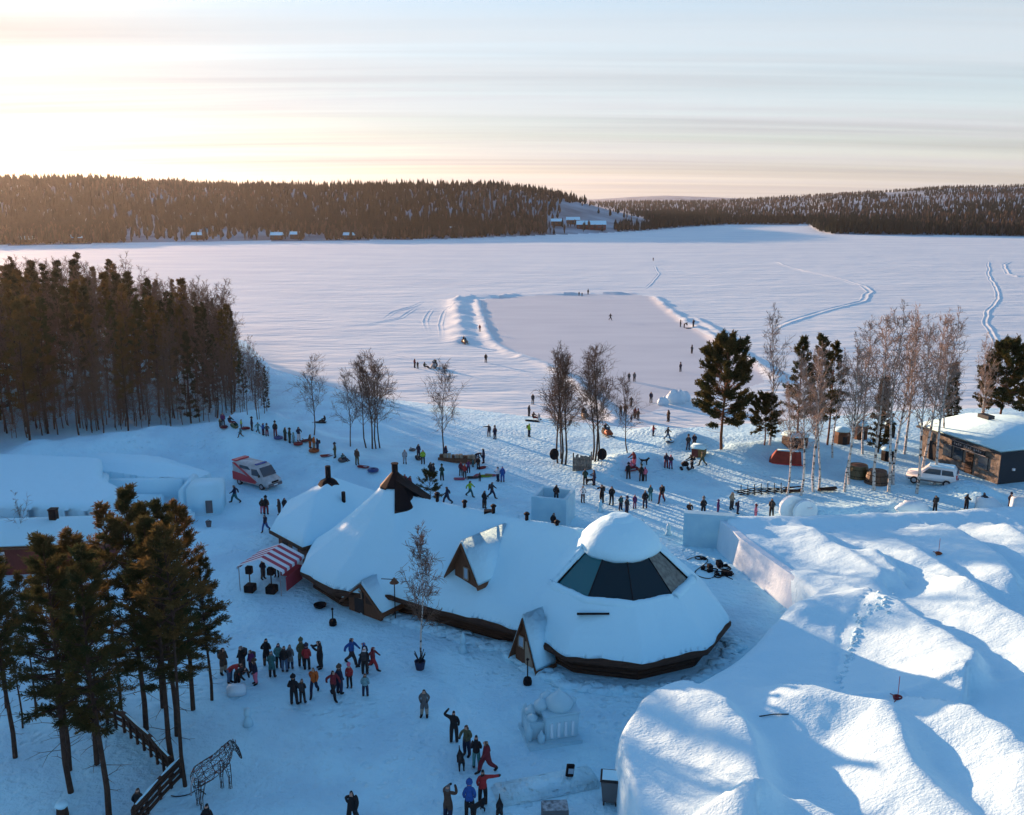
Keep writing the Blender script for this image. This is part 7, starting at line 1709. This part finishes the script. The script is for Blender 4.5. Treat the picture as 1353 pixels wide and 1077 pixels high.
for px, py, m, lab, sz in [(1112, 585, M_WOODB, 'dark red hut half hidden behind the grove, left one', (2.0, 1.7, 1.6)), (1136, 579, M_WOODB, 'reddish round hut half hidden behind the grove, right one', (1.8, 1.8, 1.8)), (1175, 577, M_BLACK, 'black hut behind the leaning birches', (1.3, 1.3, 1.7)), (1050, 588, M_WOOD, 'low dark shed behind the red tent', (3.0, 1.6, 1.3)), (1172, 608, M_BLACK, 'dark covered sled stack right of the barrels', (1.4, 1.0, 1.3))]:
    e = empty('small_hut', G(px, py, .05)); tag(e, lab, 'hut'); b = MB(); b.lathe([(sz[0] * .5, 0), (sz[0] * .52, sz[2] * .7), (sz[0] * .42, sz[2])], n=8); b.build('wall', m, e); b = MB(); b.lathe([(sz[0] * .55, sz[2] * .98), (sz[0] * .4, sz[2] * 1.2), (.05, sz[2] * 1.3)], n=8); b.build('snow_roof', M_ROOFSNOW, e, smooth=True)
    b = MB(); b.box((0, -sz[0] * .5, sz[2] * .35), (.5, .08, sz[2] * .6)); b.build('door', M_DARK, e)
# dark metal racks on the snow
g = G(1003, 652); e = empty('metal_rack', g, R(10)); tag(e, 'heap of dark metal racks on the snow left of the grove', 'rack')
for k in range(7):
    x = -2.2 + k * .72; b = MB(); b.tube([(x, -.6, .1), (x + .5, .55, .35), (x + .5, .6, .8)], .045, 5); b.tube([(x + .9, -.55, .12), (x - .3, .5, .3)], .04, 5); b.build('frame', M_BLACK, e)
for y in (-.6, 0, .55): b = MB(); b.tube([(-2.4, y, .2), (0, y + .1, .36), (2.8, y, .2)], .05, 5); b.build('bar', M_BLACK, e)
for px, py, lab in [(1048, 650, 'dark wooden bench at the foot of the thin birch'), (1093, 650, 'low brush pile between the front birches')]:
    e = empty('wood_pile', G(px, py), .2); tag(e, lab, 'wood pile'); rnd = random.Random(px)
    for k in range(9): b = MB(); y = rnd.uniform(-.3, .3); z = rnd.uniform(.08, .4); a = rnd.uniform(-.3, .3); b.tube([(-.9, y - a, z), (.9, y + a, z + rnd.uniform(-.05, .15))], .06, 5); b.build('branch', M_WOOD, e)
# sledge stall of planks by the lone birch
e = empty('sledge_stall', G(604, 611), R(-10)); tag(e, 'low plank stall piled with sledges right of the lone birch', 'stall')
for k in range(9): b = MB(); b.box((-1.8 + k * .45, .0, .45), (.36, .5, .8 + .12 * (k % 3)), .1 * k); b.build('plank', M_PALE if k % 3 else M_WOODB, e)
b = MB(); b.box((0, -.35, .32), (4.2, .12, .5)); b.build('front_board', M_WOODB, e)
e = empty('bin_pair', G(276, 696)); e.name = 'dark_bucket'; tag(e, 'small dark bucket at the foot of the snow tower', 'bucket'); b = MB(); b.lathe([(.2, 0), (.28, .5), (.24, .5), (.2, .1)], n=10); b.build('bucket', M_GREY, e); b = MB(); b.tube([(-.27, 0, .5), (0, 0, .68), (.27, 0, .5)], .02, 4); b.build('handle', M_BLACK, e)
# markers on the castle
def on_castle(px, py):
    d = ray(px, py); t = np.linspace(28, 82, 3000); x = d[0] * t; y = d[1] * t; q = CH + d[2] * t - castle_z(x, y, np.maximum(poly_sd(x, y, CPOLY), 0)); i = int(np.argmax(q < 0)); return Vector((x[i], y[i], CH + d[2] * t[i]))
for px, py, lab, c in [(1186, 923, 'red vent funnel with a thin rod on the middle of the castle', 'red'), (1240, 732, 'orange vent funnel on the far part of the castle', 'orange')]:
    g = on_castle(px, py); e = empty('vent_funnel', g); tag(e, lab, 'vent', 'vent funnels on the castle'); b = MB(); b.lathe([(.20, -.06), (.26, .10), (.19, .14), (.12, .04)], n=12); b.build('funnel', mat('vinyl_' + c, CL[c], .5), e); b = MB(); b.tube([(0, 0, 0), (0, 0, 1.25)], .018, 5); b.build('rod', M_REDP, e)
    for a in (0, 2, 4): b = MB(); b.tube([(.18 * math.cos(a), .18 * math.sin(a), .06), (.5 * math.cos(a), .5 * math.sin(a), .02)], .025, 4); b.build('strut', mat('vinyl_' + c, CL[c], .5), e)
o = bpy.data.objects['hose']; g0 = on_castle(1003, 947); g1 = on_castle(1042, 944); bpy.data.objects.remove(o); b = MB(); b.tube([g0 + Vector((0, 0, .02)), g0.lerp(g1, .5) + Vector((0, 0, .08)), g1 + Vector((0, 0, .02))], .03, 5); tag(b.build('pole', M_BLACK), 'thin dark pole lying on the castle snow', 'pole')
# trodden lumps along the path on the castle
b = MB(); rnd = random.Random(12)
for k in range(90):
    t = rnd.random(); px = 1150 - 42 * t + rnd.gauss(0, 8 if t < .25 else 2.5) + (rnd.uniform(0, 30) if t < .2 else 0); py = 786 + 120 * t + rnd.gauss(0, 4); g = on_castle(px, py); s_ = rnd.uniform(.08, .22); b.blob(g, (s_, s_, s_ * .6), k, .25, 6, 4)
tag(b.build('snow_clods', M_CASTLE, smooth=True), 'clods of snow along the footpath on the castle', 'snow clods', None, 'stuff')
# ------------------------------------------------------------------ far houses
def cottage(px, py, w_, d_, h_, label, m, rz=0.0):
    g = G(px, py); e = empty('cottage', g - Vector((0, 0, .3)), rz); tag(e, label, 'house', 'houses on the far shore')
    b = MB(); b.box((0, 0, h_ / 2), (w_, d_, h_)); b.build('wall', m, e)
    b = MB(); b.extr([(-w_ / 2 - .5, h_), (w_ / 2 + .5, h_), (w_ / 2 + .5, h_ + .2), (0, h_ + d_ * .32), (-w_ / 2 - .5, h_ + .2)], -d_ / 2 - .5, d_ / 2 + .5) if w_ < d_ else b.add([(-w_ / 2 - .5, -d_ / 2 - .6, h_), (w_ / 2 + .5, -d_ / 2 - .6, h_), (w_ / 2 + .5, d_ / 2 + .6, h_), (-w_ / 2 - .5, d_ / 2 + .6, h_), (-w_ / 2 - .5, 0, h_ + d_ * .35), (w_ / 2 + .5, 0, h_ + d_ * .35)], [(0, 1, 5, 4), (2, 3, 4, 5), (0, 4, 3), (1, 2, 5), (3, 2, 1, 0)]); b.build('roof', M_ROOFSNOW, e)
    n = max(2, int(w_ / 4))
    for k in range(n): b = MB(); b.box((-w_ / 2 + w_ * (k + .5) / n, -d_ / 2 - .04, h_ * .55), (1.6, .1, 1.4)); b.build('window', M_WIN, e)
cottage(781, 303, 26, 10, 4.5, 'long red house with a white roof on the far shore below the ski slope', M_REDW); cottage(757, 296, 12, 8, 4, 'smaller house left of the long red house on the far shore', M_WOODB); cottage(735, 298, 9, 7, 4, 'brown cottage at the left end of the far clearing', M_WOODB)
for px, py, lab in [(35, 322, 'cottage at the far shore, leftmost'), (103, 320, 'cottage at the far shore above the dense wood'), (262, 316, 'dark cottage on the thinly wooded far shore'), (366, 316, 'cottage on the far shore under the ridge bend'), (392, 315, 'second cottage on the far shore under the ridge bend'), (462, 316, 'lone cottage at the far shore left of the centre'), (595, 308, 'cottage in a gap of the far wood'), (1190, 302, 'cottage on the right headland')]: cottage(px, py, 8, 6, 3.2, lab, M_WOOD)
